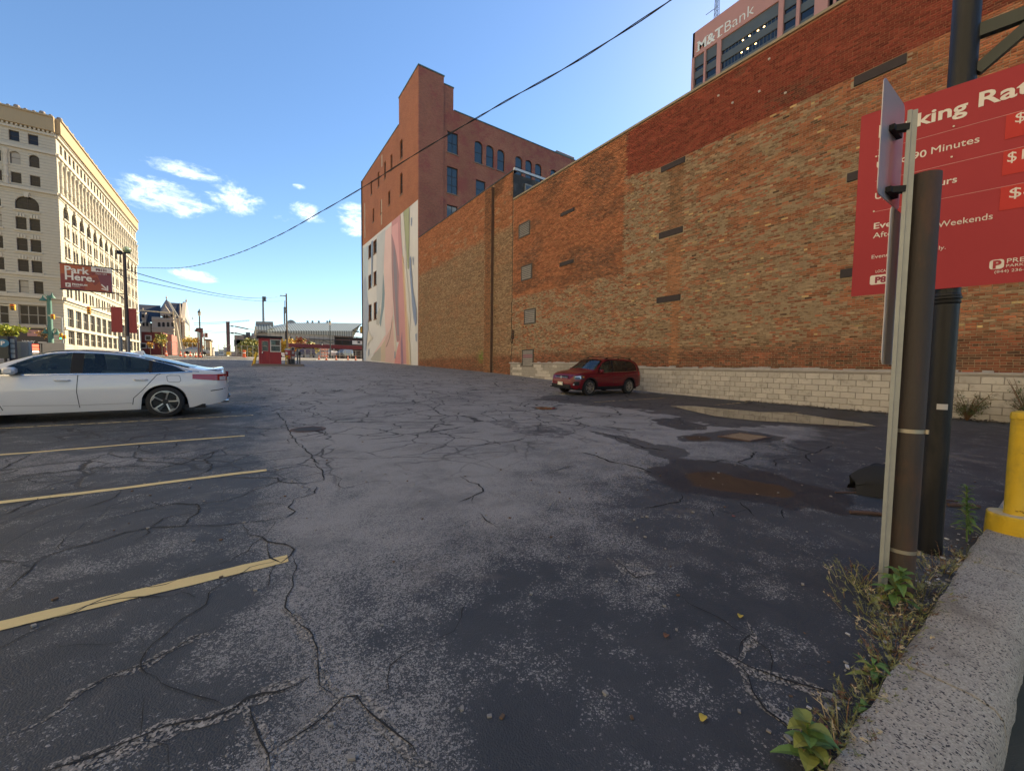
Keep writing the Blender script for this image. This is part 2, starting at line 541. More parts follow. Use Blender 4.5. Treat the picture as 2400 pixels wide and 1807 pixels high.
def asphalt_mat():
    m_ = bpy.data.materials.new('tarmac')
    m_.use_nodes = True
    t = m_.node_tree
    b = t.nodes['Principled BSDF']
    geo = N(t, 'ShaderNodeNewGeometry')
    P = geo.outputs['Position']
    at_ = lambda n: N(t, 'ShaderNodeAttribute', attribute_name=n).outputs['Fac']
    wet, worn, mud = at_('wet'), at_('worn'), at_('mud')
    edge_n = M(t, 'ADD', M(t, 'MULTIPLY', M(t, 'SUBTRACT', NOISE(t, P, 5, 6, .7), .5), 1.1), M(t, 'MULTIPLY', M(t, 'SUBTRACT', NOISE(t, P, 24, 4, .7), .5), .5))
    wet = M(t, 'MULTIPLY', RAMP(t, M(t, 'ADD', wet, edge_n), .36, .48), M(t, 'ADD', M(t, 'MULTIPLY', wet, .45), .5))
    mud = RAMP(t, M(t, 'ADD', mud, M(t, 'MULTIPLY', edge_n, .7)), .25, .75)
    # stones: voronoi cells with a random tone each
    def stones(scale):
        v = N(t, 'ShaderNodeTexVoronoi', feature='F1')
        v.inputs['Scale'].default_value = scale
        t.links.new(P, v.inputs['Vector'])
        s_ = N(t, 'ShaderNodeSeparateColor')
        t.links.new(v.outputs['Color'], s_.inputs[0])
        return s_.outputs[0], v.outputs['Distance'], s_.outputs[1]
    s1, d1, h1 = stones(130)
    s2, d2, h2 = stones(300)
    nlow = NOISE(t, P, .35, 5, .6)
    nmid = NOISE(t, P, 3.2, 6, .65)
    nfine = NOISE(t, P, 38, 4, .7)
    wfield = M(t, 'ADD', M(t, 'MULTIPLY', worn, 1.05), M(t, 'ADD', M(t, 'MULTIPLY', M(t, 'SUBTRACT', nmid, .5), 1.1), M(t, 'MULTIPLY', M(t, 'SUBTRACT', nfine, .5), .45)))
    # the seal coat wears off stone by stone
    up1 = RAMP(t, M(t, 'SUBTRACT', wfield, s1), -.06, .06)
    up2 = RAMP(t, M(t, 'SUBTRACT', wfield, s2), -.04, .10)
    up = M(t, 'MAXIMUM', M(t, 'MULTIPLY', up1, .9), M(t, 'MULTIPLY', up2, .85))
    wmask = up
    seal = MIX(t, nmid, (.034, .037, .041), (.060, .063, .066))
    seal = MIX(t, M(t, 'MULTIPLY', RAMP(t, nlow, .4, .65), .4), seal, (.085, .086, .088))
    stone = MIX(t, h2, (.17, .16, .15), (.42, .39, .35))
    stone = MIX(t, M(t, 'MULTIPLY', RAMP(t, nlow, .35, .65), .35), stone, (.30, .28, .26))
    c = MIX(t, up, seal, stone)
    c = MIX(t, M(t, 'MULTIPLY', RAMP(t, NOISE(t, P, .9, 6, .7), .46, .66), .42), c, (.07, .07, .072))
    c = MIX(t, M(t, 'MULTIPLY', RAMP(t, NOISE(t, P, 1.4, 4, .6, .6), .58, .75), .30), c, (.24, .20, .16))
    # hairline cracks: distorted voronoi borders
    def cracks(scale, width, seed, lo, hi):
        dn = N(t, 'ShaderNodeTexNoise')
        dn.inputs['Scale'].default_value = 2.2
        dn.inputs['Detail'].default_value = 5
        t.links.new(P, dn.inputs['Vector'])
        vm = N(t, 'ShaderNodeVectorMath', operation='MULTIPLY_ADD')
        t.links.new(dn.outputs['Color'], vm.inputs[0])
        vm.inputs[1].default_value = (.42, .42, 0)
        t.links.new(P, vm.inputs[2])
        fl = N(t, 'ShaderNodeVectorMath', operation='MULTIPLY_ADD')
        t.links.new(vm.outputs[0], fl.inputs[0])
        fl.inputs[1].default_value = (1, 1, 0)
        fl.inputs[2].default_value = (seed, seed*.7, 0)
        v = N(t, 'ShaderNodeTexVoronoi', feature='DISTANCE_TO_EDGE')
        v.inputs['Scale'].default_value = scale
        t.links.new(fl.outputs[0], v.inputs['Vector'])
        line = M(t, 'SUBTRACT', 1.0, RAMP(t, v.outputs['Distance'], width*.5*scale, width*scale))
        keep = RAMP(t, NOISE(t, P, .55, 3, .5), lo, hi)
        return M(t, 'MULTIPLY', line, keep)
    sxyz = N(t, 'ShaderNodeSeparateXYZ')
    t.links.new(P, sxyz.inputs[0])
    mid = RAMP(t, sxyz.outputs[1], 3.2, 7.0)
    ck = M(t, 'MULTIPLY', M(t, 'MAXIMUM', cracks(.55, .022, 5.0, .34, .48), cracks(1.35, .017, 11.0, .40, .52)), mid)
    c = MIX(t, M(t, 'MULTIPLY', ck, .88), c, (.022, .021, .02))
    mudc = MIX(t, nmid, (.026, .015, .007), (.085, .046, .019))
    wetc = MIX(t, .5, MIX(t, 1.0, c, (.22, .22, .23), 'MULTIPLY'), (.030, .030, .032))
    c = MIX(t, M(t, 'MULTIPLY', wet, .95), c, wetc)
    c = MIX(t, M(t, 'MULTIPLY', mud, .9), c, mudc)
    t.links.new(c, b.inputs['Base Color'])
    rgh = M(t, 'SUBTRACT', M(t, 'MULTIPLY_ADD', wmask, .16, .66), M(t, 'MULTIPLY', wet, .12))
    rgh = M(t, 'SUBTRACT', rgh, M(t, 'MULTIPLY', mud, .04))
    t.links.new(rgh, b.inputs['Roughness'])
    b.inputs['Specular IOR Level'].default_value = .28
    h = M(t, 'ADD', M(t, 'MULTIPLY', d1, -.6), M(t, 'MULTIPLY', nfine, .6))
    h = M(t, 'SUBTRACT', h, M(t, 'MULTIPLY', ck, 1.6))
    h = M(t, 'MULTIPLY', h, M(t, 'SUBTRACT', 1.0, M(t, 'MULTIPLY', mud, .8)))
    bp = N(t, 'ShaderNodeBump')
    bp.inputs['Strength'].default_value = .55
    bp.inputs['Distance'].default_value = .008
    t.links.new(h, bp.inputs['Height'])
    t.links.new(bp.outputs[0], b.inputs['Normal'])
    return m_
TARMAC = asphalt_mat()
gm = np_mesh('ground', verts, quads, dict(wet=('FLOAT', wet.ravel()), worn=('FLOAT', worn.ravel()), mud=('FLOAT', mud.ravel())), mats=[TARMAC], smooth=True)
ground = link('ground', gm)
ground['kind'] = 'structure'
# the street behind the kerb
road = MB()
road.quad((-900, -600, -.10), (900, -600, -.10), (900, KERB_Y0+.03, -.10), (-900, KERB_Y0+.03, -.10))
road = road.build('road', mat('street_tarmac', (.055, .06, .05), .85, var=.25, vscale=6, bump=.4, bscale=120, grime=((.035, .045, .035), .7, 2.0)))
road['kind'] = 'structure'

def ground_z(x, y):
    j = np.clip(np.searchsorted(ye, y)-1, 0, ny-2)
    i = np.clip(np.searchsorted(xe, x)-1, 0, nx-2)
    z = GZ+relief
    return float(max(z[j, i], z[j, i+1], z[j+1, i], z[j+1, i+1]))

# painted lines, worn through in places
def paint_mat():
    m_ = bpy.data.materials.new('yellow_line_paint')
    m_.use_nodes = True
    t = m_.node_tree
    b = t.nodes['Principled BSDF']
    geo = N(t, 'ShaderNodeNewGeometry')
    P = geo.outputs['Position']
    wear = N(t, 'ShaderNodeAttribute', attribute_name='wear').outputs['Fac']
    n1, n2 = NOISE(t, P, 9, 6, .7), NOISE(t, P, 70, 4, .7)
    k = M(t, 'ADD', M(t, 'MULTIPLY', n1, .6), M(t, 'MULTIPLY', n2, .4))
    keep = RAMP(t, M(t, 'SUBTRACT', k, wear), .33, .42)
    t.links.new(MIX(t, n2, (.60, .43, .16), (.78, .60, .27)), b.inputs['Base Color'])
    b.inputs['Roughness'].default_value = .75
    tr = N(t, 'ShaderNodeBsdfTransparent')
    mx = N(t, 'ShaderNodeMixShader')
    t.links.new(keep, mx.inputs[0])
    t.links.new(tr.outputs[0], mx.inputs[1])
    t.links.new(b.outputs[0], mx.inputs[2])
    t.links.new(mx.outputs[0], t.nodes['Material Output'].inputs[0])
    return m_
PAINT = paint_mat()
def painted_line(x0, x1, y, w=.11, wear=0.0, skew=0.0):
    n = max(2, int((x1-x0)/.12))
    xs = np.linspace(x0, x1, n)
    yy = y+skew*(xs-x1)
    v = []
    for x, yc in zip(xs, yy):
        for s_ in (-1, 1):
            e = s_*(w/2+random.uniform(-.006, .006))
            v.append((x, yc+e, ground_z(x, yc)+.004))
    q = [(2*i, 2*i+2, 2*i+3, 2*i+1) for i in range(n-1)]
    me = np_mesh('painted_line', np.array(v), np.array(q), dict(wear=('FLOAT', np.full(len(v), wear))), mats=[PAINT])
    return link('painted_line', me, ground)
painted_line(-6, .22, 3.02, .115, -.06, .005)
painted_line(-8, .2, 5.62, .10, -.02, .004)
painted_line(-10, -.02, 8.30, .10, .02, .012)
painted_line(-10, .15, 11.0, .10, .10, .01)
for k, y in enumerate((13.7, 16.4, 19.1, 21.8, 24.5)):
    painted_line(-9, .2, y, .09, .16)
for x0, x1, y in ((10.2, 14.4, 9.75), (10.5, 15.2, 12.45), (13.6, 16.0, 7.3), (12.3, 14.0, 4.9), (10, 15, 15.2), (10, 15, 18)):
    painted_line(x0, x1, y, .10, .14)

# cracks that can be followed in the photograph: real dark strips with ragged width, and the stones laid bare beside them
C3, C4, C5 = (0, 900, 2.458), (0, 1300, 1.843), (1100, 1200, 2.458)
CR = [(C3, .014, [(0, 1005), (130, 1030), (240, 1000), (420, 935), (560, 905), (720, 855), (870, 830), (1030, 822), (1240, 815), (1400, 805), (1530, 785), (1650, 765), (1690, 735), (1665, 710), (1695, 685), (1690, 665), (1810, 630), (1815, 590)]),
      (C3, .010, [(130, 1035), (180, 1055), (240, 1010)]), (C3, .014, [(240, 1010), (140, 1110), (75, 1165), (0, 1210)]),
      (C3, .018, [(1040, 820), (1110, 755), (1170, 715), (1135, 690), (1060, 688), (940, 700), (865, 678)]), (C3, .014, [(940, 700), (780, 735), (620, 780)]),
      (C3, .018, [(0, 570), (120, 540), (340, 510), (560, 485), (740, 475), (900, 475), (1000, 460), (1040, 465), (1130, 430), (1260, 380)]),
      (C3, .018, [(1540, 500), (1820, 460), (1850, 500), (1860, 555), (1750, 575), (1650, 570), (1590, 548), (1500, 542), (1300, 540)]),
      (C3, .022, [(1260, 380), (1180, 440), (1225, 470), (1195, 510), (1100, 540)]), (C3, .022, [(1590, 160), (1640, 215), (1670, 290), (1730, 350), (1800, 420), (1830, 465)]),
      (C3, .012, [(1430, 860), (1440, 840), (1400, 805)]), (C3, .013, [(1430, 860), (1540, 905), (1640, 920), (1685, 955), (1670, 990), (1620, 1030), (1560, 1000), (1540, 960), (1555, 905)]),
      (C3, .007, [(1690, 990), (1690, 1090), (1660, 1280), (1700, 1320), (1760, 1360), (1770, 1400)]), (C3, .008, [(1600, 1040), (1560, 1100), (1560, 1170)]),
      (C3, .009, [(0, 1440), (270, 1350), (500, 1275), (700, 1240), (880, 1220), (1000, 1210), (1080, 1165)]), (C3, .008, [(1000, 1210), (1050, 1190), (1130, 1225)]),
      (C3, .02, [(0, 500), (70, 460), (200, 400)]), (C3, .02, [(800, 350), (790, 375), (880, 400)]), (C3, .02, [(1035, 335), (1005, 370), (860, 380)]), (C3, .014, [(690, 610), (660, 650), (480, 715), (390, 735)]), (C3, .016, [(210, 660), (170, 690), (0, 760)]),
      (C4, .009, [(0, 780), (150, 725), (260, 675), (350, 600), (480, 520), (640, 460), (760, 400), (830, 355), (960, 315)]), (C4, .020, [(180, 930), (400, 870), (600, 800), (800, 720), (1000, 670), (1070, 635), (1200, 580), (1340, 530)]),
      (C4, .013, [(1070, 640), (1110, 740), (1160, 860), (1150, 935)]), (C4, .012, [(1160, 870), (1270, 790), (1400, 700), (1480, 620), (1540, 610), (1650, 740), (1760, 840), (1790, 900), (1880, 925)]),
      (C4, .009, [(1480, 610), (1390, 560), (1380, 400), (1280, 260), (1220, 230)]), (C4, .007, [(1540, 615), (1680, 580), (1700, 480), (1820, 390), (1960, 330), (1990, 240), (2060, 160)]), (C4, .008, [(600, 790), (640, 700), (660, 600)]),
      (C5, .016, [(1420, 790), (1500, 840), (1600, 900), (1720, 945), (1820, 980), (1960, 1010), (2080, 1035), (2205, 1080)]), (C5, .015, [(1530, 860), (1600, 930), (1640, 1030), (1720, 1130), (1820, 1210), (1900, 1300), (1935, 1340)]),
      (C5, .009, [(1530, 850), (1560, 780), (1640, 700), (1610, 630)]), (C5, .014, [(790, 270), (850, 290), (900, 340), (960, 370), (1030, 350), (1080, 345)]), (C5, .012, [(850, 270), (900, 300), (980, 300), (1020, 330), (1060, 340)]), (C5, .006, [(1900, 860), (2000, 900), (2100, 950), (2200, 990)]),
      (I6, .035, [(730, 325), (800, 345), (880, 375), (980, 395), (1060, 415), (1110, 440)]), (I6, .02, [(570, 425), (640, 410), (700, 403)]), (I6, .018, [(60, 455), (110, 490), (170, 500), (190, 540), (130, 570), (60, 600)]), (I6, .016, [(1060, 640), (1130, 625), (1210, 605), (1280, 600), (1260, 555)]),
      (I6, .02, [(1590, 600), (1640, 640), (1680, 680)]), (I6, .018, [(1830, 640), (1835, 690)]), (I6, .03, [(0, 300), (180, 285), (330, 270), (420, 250)]), (I6, .04, [(770, 210), (880, 230), (960, 262), (1060, 300), (1200, 320)]),
      (I6, .03, [(1680, 320), (1650, 360), (1590, 380), (1640, 410)]), (I6, .03, [(1590, 380), (1500, 370), (1420, 385)]), (I6, .035, [(1840, 290), (2000, 330), (2090, 290), (2212, 305)]), (I6, .03, [(2000, 330), (1950, 340), (1975, 380)]), (I6, .012, [(425, 742), (480, 733), (540, 735)]), (I6, .012, [(175, 655), (200, 695), (260, 740)])]
def ragged(pts, step):
    out = []
    for a, b in zip(pts[:-1], pts[1:]):
        n = max(1, int(math.dist(a, b)/step))
        out += [(a[0]+(b[0]-a[0])*k/n, a[1]+(b[1]-a[1])*k/n) for k in range(n)]
    out.append(pts[-1])
    return out
def crack_strips(specs, name, material, widen, dz, jit, branch=False):
    V, Q, todo = [], [], []
    rb_ = random.Random(4)
    for frame, w, pts in specs:
        if frame in (C4, C5):
            w *= .62
        w3 = [tuple(on_ground(x, y)[:2]) for x, y in px_list(pts, *frame)]
        w3 = [p for p in w3 if p[1] > KERB_Y1+.02]
        if len(w3) < 2:
            continue
        lines = [(ragged(w3, .05), w)]
        if branch:                # side cracks that wander off and die out
            for i in range(3, len(lines[0][0])-3):
                if rb_.random() < .075:
                    (x, y), (x2, y2) = lines[0][0][i], lines[0][0][i+1]
                    h = math.atan2(y2-y, x2-x)+rb_.choice((-1, 1))*rb_.uniform(.6, 1.5)
                    side = []
                    for k in range(int(rb_.expovariate(1/9))+4):
                        side.append((x, y))
                        h += rb_.gauss(0, .38)
                        x, y = x+.06*math.cos(h), y+.06*math.sin(h)
                    if min(p[1] for p in side) > KERB_Y1+.03:
                        lines.append((side, w*.5))
        todo += lines
    for line, w in todo:
        b0 = len(V)
        n = len(line)
        sd_ = random.random()*100
        for i, (x, y) in enumerate(line):
            a, b = line[max(i-1, 0)], line[min(i+1, n-1)]
            dx, dy = b[0]-a[0], b[1]-a[1]
            L = math.hypot(dx, dy) or 1
            nx_, ny_ = -dy/L, dx/L
            off = (float(vnoise(sd_+i*.45, 0, 1))-.5)*jit
            ww = w*widen*(.35+1.2*float(vnoise(sd_+i*.8, 5, 2)))*min(1, (min(i, n-1-i)+.6)/3)
            for s_ in (-1, 1):
                px_, py_ = x+nx_*(off+s_*ww/2), y+ny_*(off+s_*ww/2)
                V.append((px_, py_, ground_z(px_, py_)+dz))
        Q += [(b0+2*i, b0+2*i+2, b0+2*i+3, b0+2*i+1) for i in range(n-1)]
    me = np_mesh(name, np.array(V), np.array(Q), mats=[material])
    o = link(name, me, ground)
    o['kind'] = 'stuff'
    return o
def gravel_mat():
    m_ = bpy.data.materials.new('bare_stones')
    m_.use_nodes = True
    t = m_.node_tree
    b = t.nodes['Principled BSDF']
    P = N(t, 'ShaderNodeNewGeometry').outputs['Position']
    v = N(t, 'ShaderNodeTexVoronoi', feature='F1')
    v.inputs['Scale'].default_value = 120
    t.links.new(P, v.inputs['Vector'])
    s_ = N(t, 'ShaderNodeSeparateColor')
    t.links.new(v.outputs['Color'], s_.inputs[0])
    c = MIX(t, s_.outputs[0], (.08, .076, .07), (.38, .34, .29))
    t.links.new(c, b.inputs['Base Color'])
    b.inputs['Roughness'].default_value = .9
    tr = N(t, 'ShaderNodeBsdfTransparent')
    mx = N(t, 'ShaderNodeMixShader')
    t.links.new(RAMP(t, M(t, 'ADD', M(t, 'MULTIPLY', NOISE(t, P, 14, 5, .7), .7), M(t, 'MULTIPLY', s_.outputs[1], .4)), .46, .58), mx.inputs[0])
    t.links.new(tr.outputs[0], mx.inputs[1])
    t.links.new(b.outputs[0], mx.inputs[2])
    t.links.new(mx.outputs[0], t.nodes['Material Output'].inputs[0])
    return m_
crack_strips([c for c in CR if c[0] in (C4, C5) and c[1] > .008], 'worn_edge', gravel_mat(), 8, .0025, .05)
crack_strips(CR, 'crack', mat('crack_dirt', (.018, .018, .018), .95, var=.5, vscale=30), .85, .005, .05, True)

# standing water
def water_mat():
    m_ = bpy.data.materials.new('puddle_water')
    m_.use_nodes = True
    t = m_.node_tree
    b = t.nodes['Principled BSDF']
    P = N(t, 'ShaderNodeNewGeometry').outputs['Position']
    b.inputs['Base Color'].default_value = (.035, .032, .028, 1)
    b.inputs['Roughness'].default_value = .03
    b.inputs['IOR'].default_value = 1.6
    b.inputs['Specular IOR Level'].default_value = .8
    bp = N(t, 'ShaderNodeBump')
    bp.inputs['Strength'].default_value = .05
    bp.inputs['Distance'].default_value = .02
    t.links.new(NOISE(t, P, 3, 2), bp.inputs['Height'])
    t.links.new(bp.outputs[0], b.inputs['Normal'])
    return m_
def puddle(pts, frame, z_lift=.004, sub=5):
    w3 = [tuple(on_ground(x, y)[:2]) for x, y in px_list(pts, *frame)]
    out = []
    n = len(w3)
    for i in range(n):
        a, b = w3[i], w3[(i+1) % n]
        for k in range(sub):
            x, y = a[0]+(b[0]-a[0])*k/sub, a[1]+(b[1]-a[1])*k/sub
            q = .06*(float(vnoise(x*5, y*5, 4))-.5)
            out.append((x+q, y+q))
    zz = sum(ground_z(x, y) for x, y in out)/len(out)
    zz = max(ground_z(x, y) for x, y in out)+z_lift
    mb = MB()
    mb.add([(x, y, min(zz, ground_z(x, y)+.012)) for x, y in out], [tuple(range(len(out)))])
    o = mb.build('puddle', MATS.get('water') or MATS.setdefault('water', water_mat()))
    o['kind'] = 'structure'
puddle([(540, 480), (700, 480), (900, 500), (1200, 525), (1430, 530), (1700, 570), (2000, 615), (2060, 632), (1800, 630), (1500, 610), (1240, 595), (1050, 580), (860, 555), (700, 520), (600, 495)], (1400, 800, 3.16))
puddle([(470, 82), (520, 78), (570, 82), (595, 88), (560, 95), (500, 95)], I6)

# drain grate: frame and bars over a flat black sheet, shade of the hollow put into colour
gx, gy_ = 7.95, 3.66
root = thing('drain_grate', 'rusty iron storm drain grate sunk in the dark wet tarmac', 'drain grate', (gx, gy_, ground_z(gx, gy_)))
RUST = mat('rusty_iron', (.085, .050, .038), .85, .0, .4, 12, .4, 60)
mb = MB()
for (a, b) in (((-.42, -.30, .004), (.42, -.26, .022)), ((-.42, .26, .004), (.42, .30, .022)), ((-.42, -.26, .004), (-.38, .26, .022)), ((.38, -.26, .004), (.42, .26, .022))):
    mb.box(a, b)
mb.build('frame', RUST, root)
pit_shade = MB().box((-.38, -.26, .003), (.38, .26, .006)).build('pit_shade', mat('pit_shade_black', (.012, .012, .012), .9), root)
for k in range(8):
    x = -.33+k*.094
    MB().box((x-.014, -.26, .008), (x+.014, .26, .021)).build('bar', mat('grate_bar', (.20, .155, .125), .8, var=.3, vscale=20), root)
# patch cover in the lane
mx_, my_ = on_ground(722, 1006)[:2]
root = thing('manhole_cover', 'small round sunken access cover in the driving lane left of centre', 'manhole cover', (mx_, my_, ground_z(mx_, my_)))
MB().lathe([(.0, .003), (.26, .003), (.28, .010), (.31, .010), (.32, .002)], n=24).build('rim', RUST, root, True)
MB().lathe([(.0, .0065), (.25, .0065), (.25, .004)], n=24).build('lid', mat('lid_iron', (.03, .027, .025), .8, .2, .3, 20), root)

# ------------------------------------------------------------------ kerb of exposed-aggregate concrete, in cast lengths
def kerb_mat():
    m_ = bpy.data.materials.new('kerb_concrete')
    m_.use_nodes = True
    t = m_.node_tree
    b = t.nodes['Principled BSDF']
    P = N(t, 'ShaderNodeNewGeometry').outputs['Position']
    v = N(t, 'ShaderNodeTexVoronoi', feature='F1')
    v.inputs['Scale'].default_value = 170
    t.links.new(P, v.inputs['Vector'])
    s_ = N(t, 'ShaderNodeSeparateColor')
    t.links.new(v.outputs['Color'], s_.inputs[0])
    c = MIX(t, s_.outputs[0], (.29, .255, .205), (.46, .41, .33))
    c = MIX(t, RAMP(t, s_.outputs[1], .86, .9), c, (.05, .045, .045))
    n = NOISE(t, P, 4, 6, .65)
    c = MIX(t, M(t, 'MULTIPLY', RAMP(t, n, .5, .7), .5), c, (.15, .13, .105))
    t.links.new(c, b.inputs['Base Color'])
    b.inputs['Roughness'].default_value = .9
    bp = N(t, 'ShaderNodeBump')
    bp.inputs['Strength'].default_value = .5
    bp.inputs['Distance'].default_value = .006
    t.links.new(M(t, 'ADD', v.outputs['Distance'], NOISE(t, P, 25, 4)), bp.inputs['Height'])
    t.links.new(bp.outputs[0], b.inputs['Normal'])
    return m_
KERB = kerb_mat()
kerb = thing('kerb', 'speckled concrete kerb running along the bottom right edge of the lot', 'kerb', (1.0, (KERB_Y0+KERB_Y1)/2, -.1))
xs = [-3.0, -1.2, .6, 2.35, 4.02, 5.4]
for a, b in zip(xs[:-1], xs[1:]):
    n = 24
    V, F = [], []
    prof = [(KERB_Y1, -.12), (KERB_Y1, .030), (KERB_Y1-.012, .052), (KERB_Y1-.04, .062), (KERB_Y0+.09, .060), (KERB_Y0+.035, .045), (KERB_Y0+.008, .012), (KERB_Y0, -.04), (KERB_Y0-.005, -.15)]
    for i in range(n+1):
        x = a+.006+(b-a-.012)*i/n
        for j, (y, z) in enumerate(prof):
            e = (float(vnoise(x*9, j*3.1, 8))-.5)*.016
            V.append((x, y+e*(1.4 if j < 3 else .8), z+e*.5*(j not in (0, 8))))
    p = len(prof)
    for i in range(n):
        for j in range(p-1):
            F.append((i*p+j, (i+1)*p+j, (i+1)*p+j+1, i*p+j+1))
    F += [tuple(range(p-1, -1, -1)), tuple(range(n*p, n*p+p))]
    mb = MB()
    mb.add(V, F)
    mb.build('kerb_length', KERB, kerb, True)
rebase(kerb)
# paved end of the kerb under the bollard
pv = MB().box((5.41, -.62, -.12), (9.5, KERB_Y1, .05), bev=.01).build('pavement', KERB)
pv['kind'] = 'structure'
# ------------------------------------------------------------------ the long brick wall on the right
WX = 16.5                          # plane of the wall
BASE = dict(red=(.27, .058, .037), orange=(.47, .195, .088), dark=(.13, .075, .048), tan=(.46, .325, .195), brown=(.21, .125, .070), low=(.38, .11, .055), yellow=(.62, .44, .20))
BASE = {k: np.array(v) for k, v in BASE.items()}
def lerp(a, b, t):
    t = np.asarray(t)[..., None]
    return a*(1-t)+b*t
def sstep(x, a, b):
    t = np.clip((x-a)/(b-a), 0, 1)
    return t*t*(3-2*t)
def wall_zones(y, z):
    """colour of a brick laid at (y, z), how much old mortar is smeared over it, and the joint colour"""
    n1, n2, n3 = fbm(y*.35, z*.9, 31), fbm(y*1.1, z*3.2, 37), fbm(y*.22, z*.22, 41)
    r1, r2 = rng.random(y.shape), rng.random(y.shape)
    edge = (fbm(y*1.5, z*1.5, 51)-.5)*.35
    # default: stripped party wall, tan with streaks of bare orange brick
    n4 = fbm(y*2.6, z*8.5, 43)
    bare = sstep(n2+.55*(n1-.5)+.35*(n4-.5)+.16*np.clip((z-5.5)/4, -.8, 1)*(y < 10), .53, .66)
    c = lerp(lerp(lerp(BASE['tan'], BASE['brown'], r1*.9), BASE['low']*1.1, .75*(r2 < .22)), lerp(BASE['orange']*.9, BASE['low'], r2), bare*.85)
    c = np.where((r2 > .985)[..., None], BASE['yellow'], c)
    c = np.where((r1 > .965)[..., None], lerp(BASE['dark'], BASE['brown'], r2), c)
    smear = np.clip(.56-.55*bare+(n1-.5)*.6-.3*(r2 < .22), 0, 1)
    joint = lerp(np.array((.42, .33, .225)), np.array((.30, .23, .15)), n1)
    # near end, low and high: barer and redder
    k = sstep(4.2-y+edge, -1.6, 1.2)*.55
    c = lerp(c, lerp(BASE['low'], BASE['orange'], r1), k*(r2 < .8))
    smear = smear*(1-.5*k)
    # orange rebuilt panel
    A = sstep(y, 13.95, 14.02)*(1-sstep(y, 24.2, 24.3))*sstep(z-6.25+edge*.35+.045*(y-14)*0, -.05, .05)
    oc = lerp(BASE['orange'], BASE['low'], r1*.55)
    blot = sstep(fbm(y*.45, z*1.0, 61)+.25*np.exp(-((y-15.6)/1.4)**2-((z-12.3)/1.0)**2)+.28*np.exp(-((y-15.5)/1.8)**2-((z-7.2)/1.2)**2), .50, .70)
    oc = lerp(oc, BASE['dark']*1.25, blot*(.25+.45*(r2 > .4)))
    c, smear = lerp(c, oc, A), smear*(1-A)+A*.05
    joint = lerp(joint, np.array((.20, .125, .08)), A)
    # dark red band of newer brick along the top at the near end
    zlim = 10.78+.0*y+.35*sstep(y, 12, 14)
    Bm = (1-sstep(y, 13.9, 14.0))*sstep(z-zlim+edge*.25, -.03, .03)
    rc = lerp(BASE['red'], BASE['low'], r1*.2)*.92
    rc = lerp(rc, BASE['dark'], .6*sstep(fbm(y*.6, z*.8, 71), .56, .72)*(r2 > .4))
    c, smear = lerp(c, rc, Bm), smear*(1-Bm)
    joint = lerp(joint, np.array((.34, .155, .09)), Bm)
    # left section
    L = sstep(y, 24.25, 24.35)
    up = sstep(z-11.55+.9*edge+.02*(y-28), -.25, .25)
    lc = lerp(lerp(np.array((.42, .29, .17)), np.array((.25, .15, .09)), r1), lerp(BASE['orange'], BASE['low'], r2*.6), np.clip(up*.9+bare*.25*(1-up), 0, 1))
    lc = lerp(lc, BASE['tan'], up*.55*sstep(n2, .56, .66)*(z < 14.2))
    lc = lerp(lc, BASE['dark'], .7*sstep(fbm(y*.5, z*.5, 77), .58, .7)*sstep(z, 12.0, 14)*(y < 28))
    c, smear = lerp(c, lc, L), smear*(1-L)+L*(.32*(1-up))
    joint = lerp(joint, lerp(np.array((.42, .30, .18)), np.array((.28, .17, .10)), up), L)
    # filled flue
    F_ = sstep(y-10.62+edge*.12, -.02, .02)*(1-sstep(y-11.42+edge*.12+.35*(z < 4.6), -.02, .02))*(z < 10.6)*(z > 1.4)
    fc = lerp(BASE['orange'], BASE['brown'], np.clip(r1*.5+.5*(z > 6.8)*r2+.25*(z > 7.7), 0, 1))
    c, smear = lerp(c, fc, F_), smear*(1-F_*.9)+F_*.15*(n2 > .6)
    # scorched red courses above the block plinth
    low = 1-sstep(z-2.2-.5*(n1-.5)+.012*(y-10), -.25, .3)
    c = lerp(c, lerp(BASE['low'], BASE['dark'], np.clip(r1*.8+.2+.3*(n3-.5), 0, 1)), low*.95*(1-F_))
    smear = smear*(1-low*.75)
    green = np.exp(-(((y-28.75)/.55)**2+((z-2.0)/.45)**2))
    c = lerp(c, np.array((.17, .26, .04)), np.clip(green*1.2, 0, .75)*(r1 > .2))
    c = c*(.66+.62*rng.random(y.shape))[..., None]*(.72+.56*fbm(y*.9, z*5.5, 91))[..., None]
    return np.clip(c, .01, .8), np.clip(smear, 0, 1), joint

